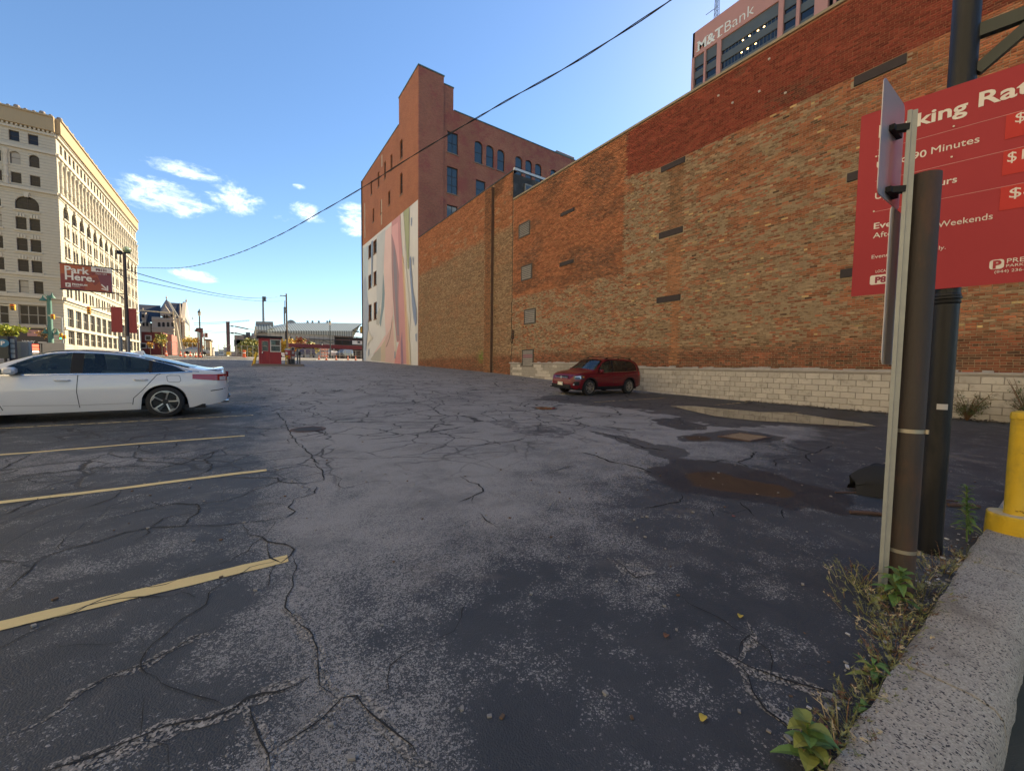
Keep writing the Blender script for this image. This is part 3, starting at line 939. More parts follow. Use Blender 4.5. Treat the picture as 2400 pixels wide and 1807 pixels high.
def brick_mats():
    out = []
    for single in (False, True):
        m_ = bpy.data.materials.new('old_brick')
        m_.use_nodes = True
        t = m_.node_tree
        b = t.nodes['Principled BSDF']
        P = N(t, 'ShaderNodeNewGeometry').outputs['Position']
        if single:
            oi = N(t, 'ShaderNodeObjectInfo')
            base, sm = oi.outputs['Color'], oi.outputs['Alpha']
        else:
            base = N(t, 'ShaderNodeAttribute', attribute_name='bcol').outputs['Color']
            sm = N(t, 'ShaderNodeAttribute', attribute_name='smear').outputs['Fac']
        mp = N(t, 'ShaderNodeMapping')
        mp.inputs['Scale'].default_value = (1, 1, 2.6)
        t.links.new(P, mp.inputs[0])
        nA, nB = NOISE(t, mp.outputs[0], 6.5, 6, .7), NOISE(t, P, 55, 4, .7)
        k = RAMP(t, M(t, 'ADD', M(t, 'MULTIPLY', sm, .50), M(t, 'ADD', M(t, 'MULTIPLY', nA, .95), M(t, 'MULTIPLY', nB, .2))), .80, .92)
        plaster = MIX(t, NOISE(t, P, 1.7, 5, .6), (.27, .19, .11), (.50, .385, .25))
        c = MIX(t, k, MIX(t, 1.0, base, MIX(t, nA, (.5, .5, .5), (1.35, 1.35, 1.35)), 'MULTIPLY'), plaster)
        t.links.new(c, b.inputs['Base Color'])
        b.inputs['Roughness'].default_value = .92
        b.inputs['Specular IOR Level'].default_value = .25
        bp = N(t, 'ShaderNodeBump')
        bp.inputs['Strength'].default_value = .7
        bp.inputs['Distance'].default_value = .012
        t.links.new(M(t, 'ADD', M(t, 'MULTIPLY', nA, 1.0), nB), bp.inputs['Height'])
        t.links.new(bp.outputs[0], b.inputs['Normal'])
        out.append(m_)
    return out
BRICK, BRICK1 = brick_mats()
MORTAR = bpy.data.materials.new('mortar')
MORTAR.use_nodes = True
_t = MORTAR.node_tree
_t.links.new(MIX(_t, 1.0, N(_t, 'ShaderNodeAttribute', attribute_name='bcol').outputs['Color'], MIX(_t, NOISE(_t, N(_t, 'ShaderNodeNewGeometry').outputs['Position'], 9, 5, .7), (.55, .55, .55), (1.3, 1.3, 1.3)), 'MULTIPLY'), _t.nodes['Principled BSDF'].inputs['Base Color'])
_t.nodes['Principled BSDF'].inputs['Roughness'].default_value = .95

BLD = thing('brick_building', 'long windowless brick building along the right side of the lot, on a grey block plinth', 'building', (WX, 20, 0))
BH, BW = .0715, .218               # course height and brick pitch
VENTS = [(22.2, 23.5, 10.38, 11.36), (21.88, 23.12, 7.30, 8.34), (21.4, 22.7, 4.2, 5.24), (21.56, 22.88, 1.22, 2.44)]
LINTELS = [(10.62, 11.84, 10.50, 10.76), (3.5, 4.72, 10.46, 10.76), (10.62, 11.84, 7.42, 7.70), (3.6, 4.76, 7.46, 7.74), (10.62, 11.86, 4.38, 4.66), (3.6, 4.80, 4.36, 4.64),
           (17.78, 19.0, 10.58, 10.80), (17.76, 18.98, 7.52, 7.74)]
def plinth_top(y):
    return np.where(y > 24.3, -1.0, np.where(y > 13.4, 1.50, 1.30))
def lay(y0, y1, z0, z1, x, keep):
    rows = np.arange(int(z0/BH), int(z1/BH)+1)
    Y, Z, W = [], [], []
    for r_ in rows:
        zc = (r_+.5)*BH
        if zc > z1-BH*.3 or zc < z0:
            continue
        head = r_ % 7 == 0
        p = BW*.5 if head else BW
        ys = np.arange(y0+(p*.5 if r_ % 2 else 0)-.3, y1+p, p)+rng.uniform(-.006, .006)
        ys = ys[(ys-p/2 > y0-.01-p*.4) & (ys+p/2 < y1+p*.4)]
        Y.append(ys), Z.append(np.full(len(ys), zc)), W.append(np.full(len(ys), p-.011))
    Y, Z, W = np.concatenate(Y), np.concatenate(Z), np.concatenate(W)
    lo, hi = np.maximum(Y-W/2, y0), np.minimum(Y+W/2, y1)
    ok = (hi-lo > .03)
    Y, Z, W = ((lo+hi)/2)[ok], Z[ok], (hi-lo)[ok]
    ok = keep(Y, Z)
    return Y[ok], Z[ok], W[ok], np.full(ok.sum(), x)
def keep_main(Y, Z):
    ok = (Z > plinth_top(Y)+.02) & (Z > np.interp(Y, _ys, _zs)-.1)
    for (a, b, c, d) in VENTS+LINTELS:
        ok &= ~((Y > a-.07) & (Y < b+.07) & (Z > c-.02) & (Z < d+.02))
    return ok
sets = [lay(-7, 24.28, 1.2, 13.35, WX, keep_main), lay(24.34, 26.95, .4, 15.45, WX, keep_main), lay(28.02, 43.2, .5, 15.45, WX, keep_main), lay(26.97, 28.0, .4, 15.25, WX-.26, keep_main)]
Yb, Zb, Wb, Xb = [np.concatenate([s_[k] for s_ in sets]) for k in range(4)]
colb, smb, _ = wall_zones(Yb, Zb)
pil = (Xb < WX-.1)
colb[pil] = lerp(BASE['orange'], BASE['dark'], rng.random(pil.sum())*.9)*.8
smb[pil] = .08
prox = np.hypot(Yb-1.0, (Zb-1.6)*.9)+np.where((Yb > 1.0) & (Zb > 1.3) & (Yb < 12), 0, 1e3)
order = np.argsort(prox)[:300]
solo = np.zeros(len(Yb), bool)
solo[order] = True
rest = ~solo
proud = .006+.010*rng.random(len(Yb))*np.where(smb > .2, 1.3, .6)
HB = BH-.011
def brick_arrays(Y, Z, W, X, pr):
    n = len(Y)
    hw, hh = W/2, np.full(n, HB/2)+rng.uniform(-.002, .002, n)
    t = rng.uniform(-.01, .01, n)
    xf = X-pr
    v = np.empty((n, 8, 3))
    for k, (sy, sz) in enumerate(((-1, -1), (1, -1), (1, 1), (-1, 1))):
        v[:, k, 0] = xf+.0025*rng.random(n)
        v[:, k, 1] = Y+sy*(hw-.003)
        v[:, k, 2] = Z+sz*(hh-.003)+t*sy*hw
        v[:, k+4, 0] = X+.012
        v[:, k+4, 1] = Y+sy*hw
        v[:, k+4, 2] = Z+sz*hh+t*sy*hw
    f = np.array([(0, 3, 2, 1), (0, 1, 5, 4), (1, 2, 6, 5), (2, 3, 7, 6), (3, 0, 4, 7)])
    q = (np.arange(n)[:, None, None]*8+f[None]).reshape(-1, 4)
    return v.reshape(-1, 3), q
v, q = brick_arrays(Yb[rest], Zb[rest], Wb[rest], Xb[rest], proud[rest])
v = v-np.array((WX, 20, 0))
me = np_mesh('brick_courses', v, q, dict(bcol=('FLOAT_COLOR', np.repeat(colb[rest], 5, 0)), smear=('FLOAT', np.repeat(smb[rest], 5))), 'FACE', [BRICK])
o = link('brick_courses', me, BLD)
o['kind'] = 'stuff'
unit = bpy.data.meshes.new('brick')
unit.from_pydata([(-.5, -.48, -.46), (-.5, .48, -.46), (-.5, .48, .46), (-.5, -.48, .46), (.5, -.5, -.5), (.5, .5, -.5), (.5, .5, .5), (.5, -.5, .5)], [], [(0, 3, 2, 1), (0, 1, 5, 4), (1, 2, 6, 5), (2, 3, 7, 6), (3, 0, 4, 7)])
unit.materials.append(BRICK1)
for i in order:
    d = .012+proud[i]
    b_ = link('brick', unit, BLD, (Xb[i]+.012-d/2-WX, Yb[i]-20, Zb[i]))
    b_.scale = (d, Wb[i], HB)
    b_.rotation_euler = (rng.uniform(-.008, .008), 0, 0)
    b_.color = (*colb[i], float(smb[i]))
# mortar bed behind the bricks, and the closed body of the building
def bed(x, y0, y1, z0, z1, st=.25):
    ya, za = np.linspace(y0, y1, int((y1-y0)/st)+2), np.linspace(z0, z1, int((z1-z0)/st)+2)
    A, B = np.meshgrid(ya, za)
    _, _, j = wall_zones(A.ravel(), B.ravel())
    n = len(ya)
    i_ = (np.arange(len(za)-1)[:, None]*n+np.arange(n-1)[None]).ravel()
    me = np_mesh('mortar', np.stack([np.full(A.size, x-WX), A.ravel()-20, B.ravel()], 1), np.stack([i_, i_+n, i_+n+1, i_+1], 1), dict(bcol=('FLOAT_COLOR', j)), 'POINT', [MORTAR])
    return link('mortar', me, BLD)
bed(WX+.004, -7, 24.3, .0, 13.36)
bed(WX+.004, 24.3, 43.3, .2, 15.46)
bed(WX-.256, 26.96, 28.01, .3, 15.26)
BLACKWALL = mat('tarred_brick', (.035, .035, .035), .8, var=.5, vscale=1.2, bump=.4, bscale=14, grime=((.14, .14, .13), .6, .9))
PALE = mat('coping_stone', (.30, .25, .17), .85, var=.25, vscale=2)
mb = MB()
mb.box((WX+.012, -7.2, 0), (46, 24.29, 13.1))
mb.build('body', BLACKWALL, BLD)
mb = MB()
mb.box((WX+.012, 24.31, 0), (38, 43.1, 15.3))
mb.build('body', BLACKWALL, BLD)
mb = MB()
mb.box((WX-.25, 26.98, 0), (WX+.0, 27.99, 15.24))
mb.build('pilaster', mat('pilaster_side', (.13, .075, .045), .9, var=.5, vscale=2, bump=.5, bscale=16), BLD)
mb = MB()
mb.box((WX-.07, -7.2, 13.36), (WX+.35, 24.24, 13.47), bev=.012)
mb.build('coping', PALE, BLD)
mb = MB()
mb.box((WX-.05, 24.27, 15.47), (WX+.3, 43.15, 15.55))
mb.build('coping', mat('dark_flashing', (.05, .045, .04), .6), BLD)
mb = MB()
mb.box((WX-.05, 24.12, 15.47), (38.2, 24.268, 15.64))
mb.build('gutter', mat('pale_metal', (.55, .55, .52), .5, .3), BLD)
# openings in the black end wall above the roof
for (x, z, w, h) in ((17.6, 13.5, .75, 1.2), (19.3, 13.3, 1.0, .8)):
    fr = MB().box((x-.1, 24.22, z-.1), (x+w+.1, 24.30, z+h+.12)).build('window', mat('grey_stone', (.22, .22, .21), .85), BLD)
    MB().box((x, 24.205, z), (x+w, 24.219, z+h)).build('pane', glass('dark_pane', (.05, .06, .06), .2), fr)
STEEL = mat('lintel_steel', (.045, .034, .034), .75, .2, .35, 6, .3, 40)
for (a, b, c, d) in LINTELS:
    MB().box((WX-.045, a, c), (WX+.01, b, d), bev=.008).build('lintel', STEEL, BLD)
LOUV = mat('vent_metal', (.09, .082, .072), .7, .2, .35, 5, .2, 30, grime=((.20, .16, .11), .5, 3))
for vi, (a, b, c, d) in enumerate(VENTS):
    mb = MB()
    w = .075
    mb.box((WX-.05, a, c), (WX+.008, a+w, d)).box((WX-.05, b-w, c), (WX+.008, b, d)).box((WX-.05, a+w, c), (WX+.008, b-w, c+w)).box((WX-.05, a+w, d-w), (WX+.008, b-w, d))
    mb.box((WX-.004, a+w, c+w), (WX+.002, b-w, d-w))
    vent = mb.build('louvre_vent', [LOUV], BLD)
    n = 7 if vi < 3 else 8
    for k in range(n):
        z = c+w+(d-c-2*w)*(k+.5)/n
        h = (d-c-2*w)/n*.62
        sl = MB()
        sl.prism([(WX-.042, a+w, z-h*.62), (WX-.006, a+w, z+h*.5), (WX-.006, a+w, z+h*.66), (WX-.046, a+w, z-h*.44)], (0, b-a-2*w, 0))
        sl.build('slat', mat('pink_sprayed_slat', (.30, .16, .17), .7) if (vi == 3 and k in (4, 5)) else mat('slat_metal', (.30, .275, .235), .6, .3, .3, 4), vent)
mb = MB()
mb.tube([(WX-.06, 24.15, 2.95), (WX-.06, 24.15, 3.95)], .035, 8).tube([(WX-.06, 23.95, 3.25), (WX-.06, 23.95, 3.9)], .03, 8).tube([(WX-.05, 23.95, 3.27), (WX-.05, 24.15, 3.27)], .03, 6)
mb.build('pipe', STEEL, BLD, True)
for (y, z) in ((9.2, 12.6), (7.3, 12.9), (7.6, 11.9), (6.7, 11.35), (8.6, 12.0), (12.2, 6.9)):
    MB().box((WX-.05, y-.035, z-.03), (WX+.0, y+.035, z+.03)).build('anchor_plate', mat('pale_plate', (.55, .52, .45), .6), BLD)
# a dark settlement joint between the two halves
mb = MB()
for k in range(60):
    z = .6+k*.245
    o_ = .10*(float(vnoise(k*.4, 3, 5))-.5)*(2 if 2.5 < z < 6 else 1)
    mb.box((WX-.018, 24.28+o_, z), (WX+.002, 24.325+o_, z+.25))
mb.build('joint', mat('joint_dark', (.03, .024, .02), .95), BLD)
# block plinth
def block_mat():
    out = []
    for nm, lo, hi in (('painted_block', (.34, .305, .26), (.58, .53, .455)), ('bare_block', (.25, .23, .195), (.38, .35, .30))):
        m_ = bpy.data.materials.new(nm)
        m_.use_nodes = True
        t = m_.node_tree
        b = t.nodes['Principled BSDF']
        P = N(t, 'ShaderNodeNewGeometry').outputs['Position']
        rnd = N(t, 'ShaderNodeObjectInfo').outputs['Random']
        c = MIX(t, M(t, 'ADD', M(t, 'MULTIPLY', NOISE(t, P, 2.2, 6, .65), .7), M(t, 'MULTIPLY', rnd, .4)), lo, hi)
        c = MIX(t, M(t, 'MULTIPLY', RAMP(t, NOISE(t, P, 4, 6, .72), .50, .72), .6), c, (.16, .135, .105))
        t.links.new(c, b.inputs['Base Color'])
        b.inputs['Roughness'].default_value = .93
        bp = N(t, 'ShaderNodeBump')
        bp.inputs['Strength'].default_value = .5
        bp.inputs['Distance'].default_value = .008
        t.links.new(NOISE(t, P, 45, 5, .7), bp.inputs['Height'])
        t.links.new(bp.outputs[0], b.inputs['Normal'])
        out.append(m_)
    return out
BLK = block_mat()
bu = []
for m_ in BLK:
    me = bpy.data.meshes.new('concrete_block')
    mbx = MB().box((-.5, -.5, -.5), (.5, .5, .5))
    e = .035
    vs = [(-.5, -.5+e*.5, -.5+e), (-.5, .5-e*.5, -.5+e), (-.5, .5-e*.5, .5-e), (-.5, -.5+e*.5, .5-e), (-.42, -.5, -.5), (-.42, .5, -.5), (-.42, .5, .5), (-.42, -.5, .5), (.5, -.5, -.5), (.5, .5, -.5), (.5, .5, .5), (.5, -.5, .5)]
    fs = [(0, 3, 2, 1)]
    for a in (0, 4):
        fs += [(a+k, a+(k+1) % 4, a+4+(k+1) % 4, a+4+k) for k in range(4)]
    me.from_pydata(vs, [], fs)
    me.materials.append(m_)
    bu.append(me)
cells = []
for r_ in range(-1, 8):
    z = r_*.2+.1-.02
    for k in range(-16, 62):
        y = k*.4+(.2 if r_ % 2 else 0)
        if y > 24.15 or z > float(plinth_top(np.array(y)))-.06 or z+.1 < g(max(0, y))-.05:
            continue
        if 21.5 < y < 22.95 and z > 1.12:
            continue
        cells.append((y, z))
cells.sort(key=lambda c: c[0]+abs(c[1]) if c[0] > .5 else 100-c[0])
mbs = MB()
for i, (y, z) in enumerate(cells):
    bare = (y > 12.2 and vnoise(y*1.3, z*7, 3) > .42) or vnoise(y*3, z*9, 5) > .93
    pr = random.uniform(0, .008)
    if i < 300:
        b_ = link('concrete_block', bu[1 if bare else 0], BLD, (-.05-pr, y-20, z))
        b_.scale = (.12, .388, .188)
        b_.rotation_euler = (0, 0, random.uniform(-.004, .004))
    else:
        mbs.cur = 1 if bare else 0
        mbs.box((WX-.11-pr, y-.194, z-.094), (WX+.01, y+.194, z+.094))
o = mbs.build('concrete_block_courses', BLK, BLD)
o['kind'] = 'stuff'
mb = MB()
mb.box((WX-.099, -6.5, -.2), (WX+.003, 24.29, 1.27))
mb.box((WX-.099, 13.42, 1.271), (WX+.003, 21.5, 1.48)).box((WX-.099, 22.95, 1.271), (WX+.003, 24.29, 1.48))
mb.build('block_mortar', mat('block_mortar', (.25, .22, .185), .95, var=.3, vscale=6, bump=.3), BLD)
# rough mortar wash on top of the plinth
mb = MB()
yy = -6.5
while yy < 24.2:
    L_ = random.uniform(.15, .5)
    zt = float(plinth_top(np.array(yy+L_/2)))
    if not (21.3 < yy < 23):
        h = random.uniform(.0, .09)
        mb.prism([(WX-.109, yy, zt-.06), (WX+.002, yy, zt-.06), (WX+.002, yy, zt+h), (WX-.03, yy, zt+h*.8), (WX-.100, yy, zt-.02)], (0, L_, random.uniform(-.01, .01)))
    yy += L_
mw_ = mb.build('mortar_wash', mat('mortar_wash', (.36, .325, .275), .95, var=.3, vscale=8, bump=.4, bscale=30), BLD)
mw_['kind'] = 'stuff'
rb = Vector(BLD.location)
for ch in [o_ for o_ in bpy.data.objects if o_.parent is BLD and o_.name.split('.')[0] in ('body', 'pilaster', 'coping', 'gutter', 'window', 'lintel', 'louvre_vent', 'pipe', 'anchor_plate', 'joint', 'block_mortar', 'mortar_wash', 'concrete_block_courses')]:
    ch.location = -rb
# ------------------------------------------------------------------ walls with openings
def holed(mb, o, u, v, W, H, holes, depth, back=None):
    """wall sheet from o along u (W) and v (H) with rectangular holes (u0, v0, u1, v1) and reveals going back by depth"""
    o, u, v = Vector(o), Vector(u), Vector(v)
    nrm = u.cross(v)
    us = sorted({0.0, W, *[h[0] for h in holes], *[h[2] for h in holes]})
    vs = sorted({0.0, H, *[h[1] for h in holes], *[h[3] for h in holes]})
    us, vs = [a for a in us if -1e-6 <= a <= W+1e-6], [a for a in vs if -1e-6 <= a <= H+1e-6]
    for j in range(len(vs)-1):
        vc = (vs[j]+vs[j+1])/2
        hh = [h for h in holes if h[1] < vc < h[3]]
        start = None
        for i in range(len(us)-1):
            uc = (us[i]+us[i+1])/2
            inn = any(h[0] < uc < h[2] for h in hh)
            if not inn and start is None:
                start = us[i]
            if (inn or i == len(us)-2) and start is not None:
                end = us[i] if inn else us[i+1]
                mb.quad(o+u*start+v*vs[j], o+u*end+v*vs[j], o+u*end+v*vs[j+1], o+u*start+v*vs[j+1])
                start = None
    for (a, b, c, d) in holes:
        p = [o+u*a+v*b, o+u*c+v*b, o+u*c+v*d, o+u*a+v*d]
        for k in range(4):
            q0, q1 = p[k], p[(k+1) % 4]
            mb.quad(q0, q1, q1-nrm*depth, q0-nrm*depth)

def arch_fill(mb, o, u, v, a, c, v0, v1, depth, rise=1.0, n=8):
    """fills the two corners above an arch springing at v0 and touching v1 between a and c"""
    o, u, v = Vector(o), Vector(u), Vector(v)
    nrm = u.cross(v)
    r, mid = (c-a)/2, (a+c)/2
    for s in (-1, 1):
        pts = [(mid+s*r*math.cos(t), v0+(v1-v0)*math.sin(t)) for t in [math.pi/2*k/n for k in range(n+1)]]
        poly = [o+u*(mid+s*r)+v*v1] + [o+u*x+v*y for x, y in pts]
        mb.add(poly, [(0, k, k+1) for k in range(1, n+1)])
        for k in range(n):
            q0, q1 = o+u*pts[k][0]+v*pts[k][1], o+u*pts[k+1][0]+v*pts[k+1][1]
            mb.quad(q0, q1, q1-nrm*depth, q0-nrm*depth)

def sash(cache, key, w, h, frame_mat, pane_mat, bars_v=1, bars_h=1, t=.07, dpt=.06, blind=None):
    """meshes of a window in its own plane: x along the wall, z up, facing -y"""
    if key in cache:
        return cache[key]
    mb = MB()
    mb.box((0, 0, 0), (t, dpt, h)).box((w-t, 0, 0), (w, dpt, h)).box((t, 0, 0), (w-t, dpt, t)).box((t, 0, h-t), (w-t, dpt, h))
    for k in range(1, bars_v+1):
        x = w*k/(bars_v+1)
        mb.box((x-t*.4, .01, t), (x+t*.4, dpt-.01, h-t))
    for k in range(1, bars_h+1):
        z = h*k/(bars_h+1)
        xs_ = [t]+[w*q/(bars_v+1) for q in range(1, bars_v+1)]+[w-t]
        for a, b in zip(xs_[:-1], xs_[1:]):
            mb.box((a+(t*.42 if a > t else 0), .012, z-t*.4), (b-(t*.42 if b < w-t else 0), dpt-.012, z+t*.4))
    f = mb.build('window', frame_mat)
    p = MB()
    p.quad((t*.8, dpt*.6, t*.8), (w-t*.8, dpt*.6, t*.8), (w-t*.8, dpt*.6, h-t*.8), (t*.8, dpt*.6, h-t*.8))
    p = p.build('pane', pane_mat)
    fm, pm = f.data, p.data
    bpy.data.objects.remove(f)
    bpy.data.objects.remove(p)
    cache[key] = (fm, pm)
    return cache[key]
def put_window(parent, base, meshes, loc, rz, pane_mat=None):
    w = link('window', meshes[0], parent, Vector(loc)-Vector(base))
    w.rotation_euler = (0, 0, rz)
    p = link('pane', meshes[1], w)
    return w

# ------------------------------------------------------------------ red brick building with the mural
def brick_tex(name, c1, c2, mort, paintc=None, pamt=0.0, swap='YZ', grime=None):
    m_ = bpy.data.materials.new(name)
    m_.use_nodes = True
    t = m_.node_tree
    b = t.nodes['Principled BSDF']
    P = N(t, 'ShaderNodeNewGeometry').outputs['Position']
    s_ = N(t, 'ShaderNodeSeparateXYZ')
    t.links.new(P, s_.inputs[0])
    cmb = N(t, 'ShaderNodeCombineXYZ')
    t.links.new(M(t, 'ADD', s_.outputs[0], s_.outputs[1]), cmb.inputs[0])
    t.links.new(s_.outputs[2], cmb.inputs[1])
    br = N(t, 'ShaderNodeTexBrick')
    br.inputs['Scale'].default_value = 1
    br.inputs['Brick Width'].default_value = .22
    br.inputs['Row Height'].default_value = .072
    br.inputs['Mortar Size'].default_value = .007
    br.inputs['Color1'].default_value = (*c1, 1)
    br.inputs['Color2'].default_value = (*c2, 1)
    br.inputs['Mortar'].default_value = (*mort, 1)
    t.links.new(cmb.outputs[0], br.inputs['Vector'])
    c = br.outputs['Color']
    n1, n2 = NOISE(t, P, .55, 6, .68), NOISE(t, P, 4.5, 5, .7)
    c = MIX(t, 1.0, c, MIX(t, NOISE(t, P, .25, 5, .65), (.62, .62, .62), (1.3, 1.3, 1.3)), 'MULTIPLY')
    if paintc:
        pm = RAMP(t, M(t, 'ADD', M(t, 'MULTIPLY', n1, .8), M(t, 'MULTIPLY', n2, .35)), .60-pamt*.25, .68-pamt*.1)
        c = MIX(t, M(t, 'MULTIPLY', M(t, 'SUBTRACT', 1.0, pm), .92), c, MIX(t, n2, tuple(x*.8 for x in paintc), tuple(x*1.15 for x in paintc)))
    pale = RAMP(t, M(t, 'ADD', M(t, 'MULTIPLY', NOISE(t, P, .8, 6, .75), .75), M(t, 'MULTIPLY', n2, .3)), .69, .80)
    c = MIX(t, M(t, 'MULTIPLY', pale, .55), c, (.42, .33, .26))
    t.links.new(c, b.inputs['Base Color'])
    b.inputs['Roughness'].default_value = .9
    bp = N(t, 'ShaderNodeBump')
    bp.inputs['Strength'].default_value = .4
    bp.inputs['Distance'].default_value = .02
    t.links.new(M(t, 'ADD', M(t, 'MULTIPLY', br.outputs['Fac'], -.5), n2), bp.inputs['Height'])
    t.links.new(bp.outputs[0], b.inputs['Normal'])
    return m_
MB_SIDE = brick_tex('orange_side_brick', (.42, .155, .070), (.33, .105, .052), (.30, .17, .10))
MB_FRONT = brick_tex('maroon_painted_brick', (.38, .13, .075), (.28, .09, .055), (.36, .22, .15), (.29, .082, .066), .55)
MB_TOWER = brick_tex('maroon_tower_brick', (.36, .12, .075), (.26, .085, .055), (.32, .2, .14), (.29, .078, .070), .9)
MY0, MY1, MZ = 43.4, 68.6, 31.0
mural = thing('mural_building', 'tall red brick building with a corner tower and a big abstract mural on its side', 'building', (WX, MY0, 1.1))
mb_base = Vector(mural.location)
DARKFRAME = mat('dark_window_frame', (.018, .02, .022), .5)
SKYPANE = glass('sky_pane', (.03, .05, .06), .03)
cache = {}
# long side (faces -X): holes measured from the far end because u runs towards -Y
side_w = [(48.55, 26.6, 49.55, 28.9, 1), (48.6, 22.3, 49.6, 24.9, 1), (52.6, 26.8, 53.4, 28.75, 0), (55.45, 26.75, 56.3, 29.0, 0), (58.6, 26.75, 59.45, 28.85, 0), (62.45, 27.0, 63.3, 29.05, 0),
          (53.6, 22.6, 54.45, 24.4, 0), (57.4, 22.65, 58.2, 24.5, 0), (61.4, 22.6, 62.25, 24.6, 0),
          (63.1, 17.75, 64.8, 19.7, 0), (60.1, 17.75, 61.85, 19.7, 0), (63.1, 13.05, 64.85, 15.1, 0), (60.1, 13.05, 61.85, 15.1, 0), (63.1, 8.0, 64.85, 10.5, 0), (60.1, 8.0, 61.85, 10.5, 0)]
w = MB()
holes = [(MY1-b, z0, MY1-a, z1) for (a, z0, b, z1, _) in side_w]
holed(w, (WX, MY1, 0), (0, -1, 0), (0, 0, 1), MY1-MY0, MZ, holes, .35)
for (a, z0, b, z1, arch) in side_w:
    if arch:
        arch_fill(w, (WX, MY1, 0), (0, -1, 0), (0, 0, 1), MY1-b, MY1-a, z1-.35, z1, .35)
w.box((WX+.36, MY1-.05, 0), (75, MY1, MZ-.3)).box((74.6, MY0+.4, 0), (75, MY1-.06, MZ-.3)).box((WX+.4, MY0+.4, MZ-.9), (74.5, MY1-.1, MZ-.5))
side = w.build('side_wall', MB_SIDE, mural)
for (a, z0, b, z1, arch) in side_w:
    put_window(mural, mb_base, sash(cache, ('s', round(b-a, 2), round(z1-z0, 2)), b-a, z1-z0, DARKFRAME, SKYPANE, 0, 1, .07), (WX+.16, b, z0), R(-90))
    MB().box((WX-.06, a-.06, z0-.14), (WX+.1, b+.06, z0-.002)).build('sill', mat('sill_stone', (.24, .16, .11), .85), mural)
# front (faces -Y)
front_w = [(20.07, 26.1, 21.45, 28.5, 0, 1, 1), (20.04, 21.45, 21.44, 24.5, 0, 1, 2), (20.04, 17.2, 21.44, 20.1, 0, 1, 1), (23.9, 21.9, 25.25, 24.0, 0, 0, 1)]
for x0 in (23.68, 29.72, 35.7, 41.7, 47.7):
    for k in range(3):
        front_w.append((x0+k*1.63, 26.0, x0+k*1.63+1.12, 28.6, 1, 0, 1))
w = MB()
x0f = 19.53
holed(w, (x0f, MY0, 0), (1, 0, 0), (0, 0, 1), 75-x0f, MZ, [(a-x0f, z0, b-x0f, z1) for (a, z0, b, z1, *_ ) in front_w], .3)
for (a, z0, b, z1, arch, bv, bh) in front_w:
    if arch:
        arch_fill(w, (x0f, MY0, 0), (1, 0, 0), (0, 0, 1), a-x0f, b-x0f, z1-.38, z1, .3)
w.build('front_wall', MB_FRONT, mural)
for (a, z0, b, z1, arch, bv, bh) in front_w:
    put_window(mural, mb_base, sash(cache, ('f', round(b-a, 2), round(z1-z0, 2), bv), b-a, z1-z0, DARKFRAME, SKYPANE, bv, bh, .08), (a, MY0+.14, z0), 0)
    MB().box((a-.08, MY0-.07, z0-.13), (b+.08, MY0+.1, z0-.002)).build('sill', MATS['sill_stone'], mural)
tw = MB()
tw.box((WX+.001, MY0-.17, 0), (19.529, MY0+.0, 34.2)).box((WX+.001, MY0+.001, MZ-.9), (19.529, 49.9, 34.2))
tw.box((19.531, MY0+.004, MZ+.003), (20.82, 49.4, 33.5))
tw.build('corner_tower', MB_TOWER, mural)
# the street side of the tower keeps the unpainted brick
MB().box((WX-.006, MY0-.165, MZ+.02), (WX-.001, 49.89, 34.19)).build('tower_side', MB_SIDE, mural)
tw = MB()
COPG = mat('green_copper_coping', (.10, .16, .15), .6, .3)
tw.box((WX-.06, MY0-.24, 34.2), (19.6, 49.96, 34.33)).box((19.61, MY0-.06, 33.5), (20.88, 49.46, 33.62)).box((WX-.06, 49.98, MZ+.001), (WX+.5, MY1+.06, MZ+.12)).box((20.9, MY0-.06, MZ+.001), (75.1, MY0+.4, MZ+.12))
tw.build('coping', COPG, mural)
MB().box((38.0, MY0+1.5, MZ-.5), (41.5, MY0+5, MZ+1.5), bev=.05).build('roof_house', mat('roof_grey', (.20, .19, .18), .8), mural)
for (y, z0, z1) in ((57.0, 28.9, 30.5), (57.3, 16.5+4.5, 24.5), (66.6, 21.5, 27)):
    MB().box((WX-.012, y, z0), (WX-.002, y+.55, z1)).build('pale_patch', mat('pale_patch', (.40, .31, .23), .9, var=.3, vscale=2), mural)
MB().tube([(WX-.1, MY1-.15, 1.5), (WX-.1, MY1-.15, MZ)], .09, 8).build('downpipe', mat('downpipe_dark', (.06, .05, .05), .6), mural, True)
# mural: flat paint on a thin panel, every colour its own sheet 4 mm proud of the one below
def paint(name, c):
    q = .14
    c = tuple(v*(1-q)+w*q for v, w in zip(c, (.68, .67, .66)))
    return mat(name, c, .75, var=.10, vscale=.5, bump=.15, bscale=12)
def zt(y):                        # upper edge of the painting
    return 19.72+(y-MY0)*.034
panel = MB()
holes = [(MY1-b-.0, z0-.6, MY1-a, min(z1, 40)-.6) for (a, z0, b, z1, _) in side_w[9:]]
holed(panel, (WX-.008, MY1-.01, .6), (0, -1, 0), (0, 0, 1), MY1-MY0-.0, 19.15, holes, .0)
panel.quad((WX-.008, MY1-.01, 19.75), (WX-.008, MY0, 19.75), (WX-.008, MY0, 19.76), (WX-.008, MY1-.01, zt(MY1)))
mp = panel.build('mural_panel', paint('mural_cream', (.66, .66, .65)), mural)
def px7(x, y):
    p = atX(840+x/3.87, 440+y/3.87, WX)
    return (min(max(p.y, MY0-.05), MY1-.03), p.z)
lay_n = [0]
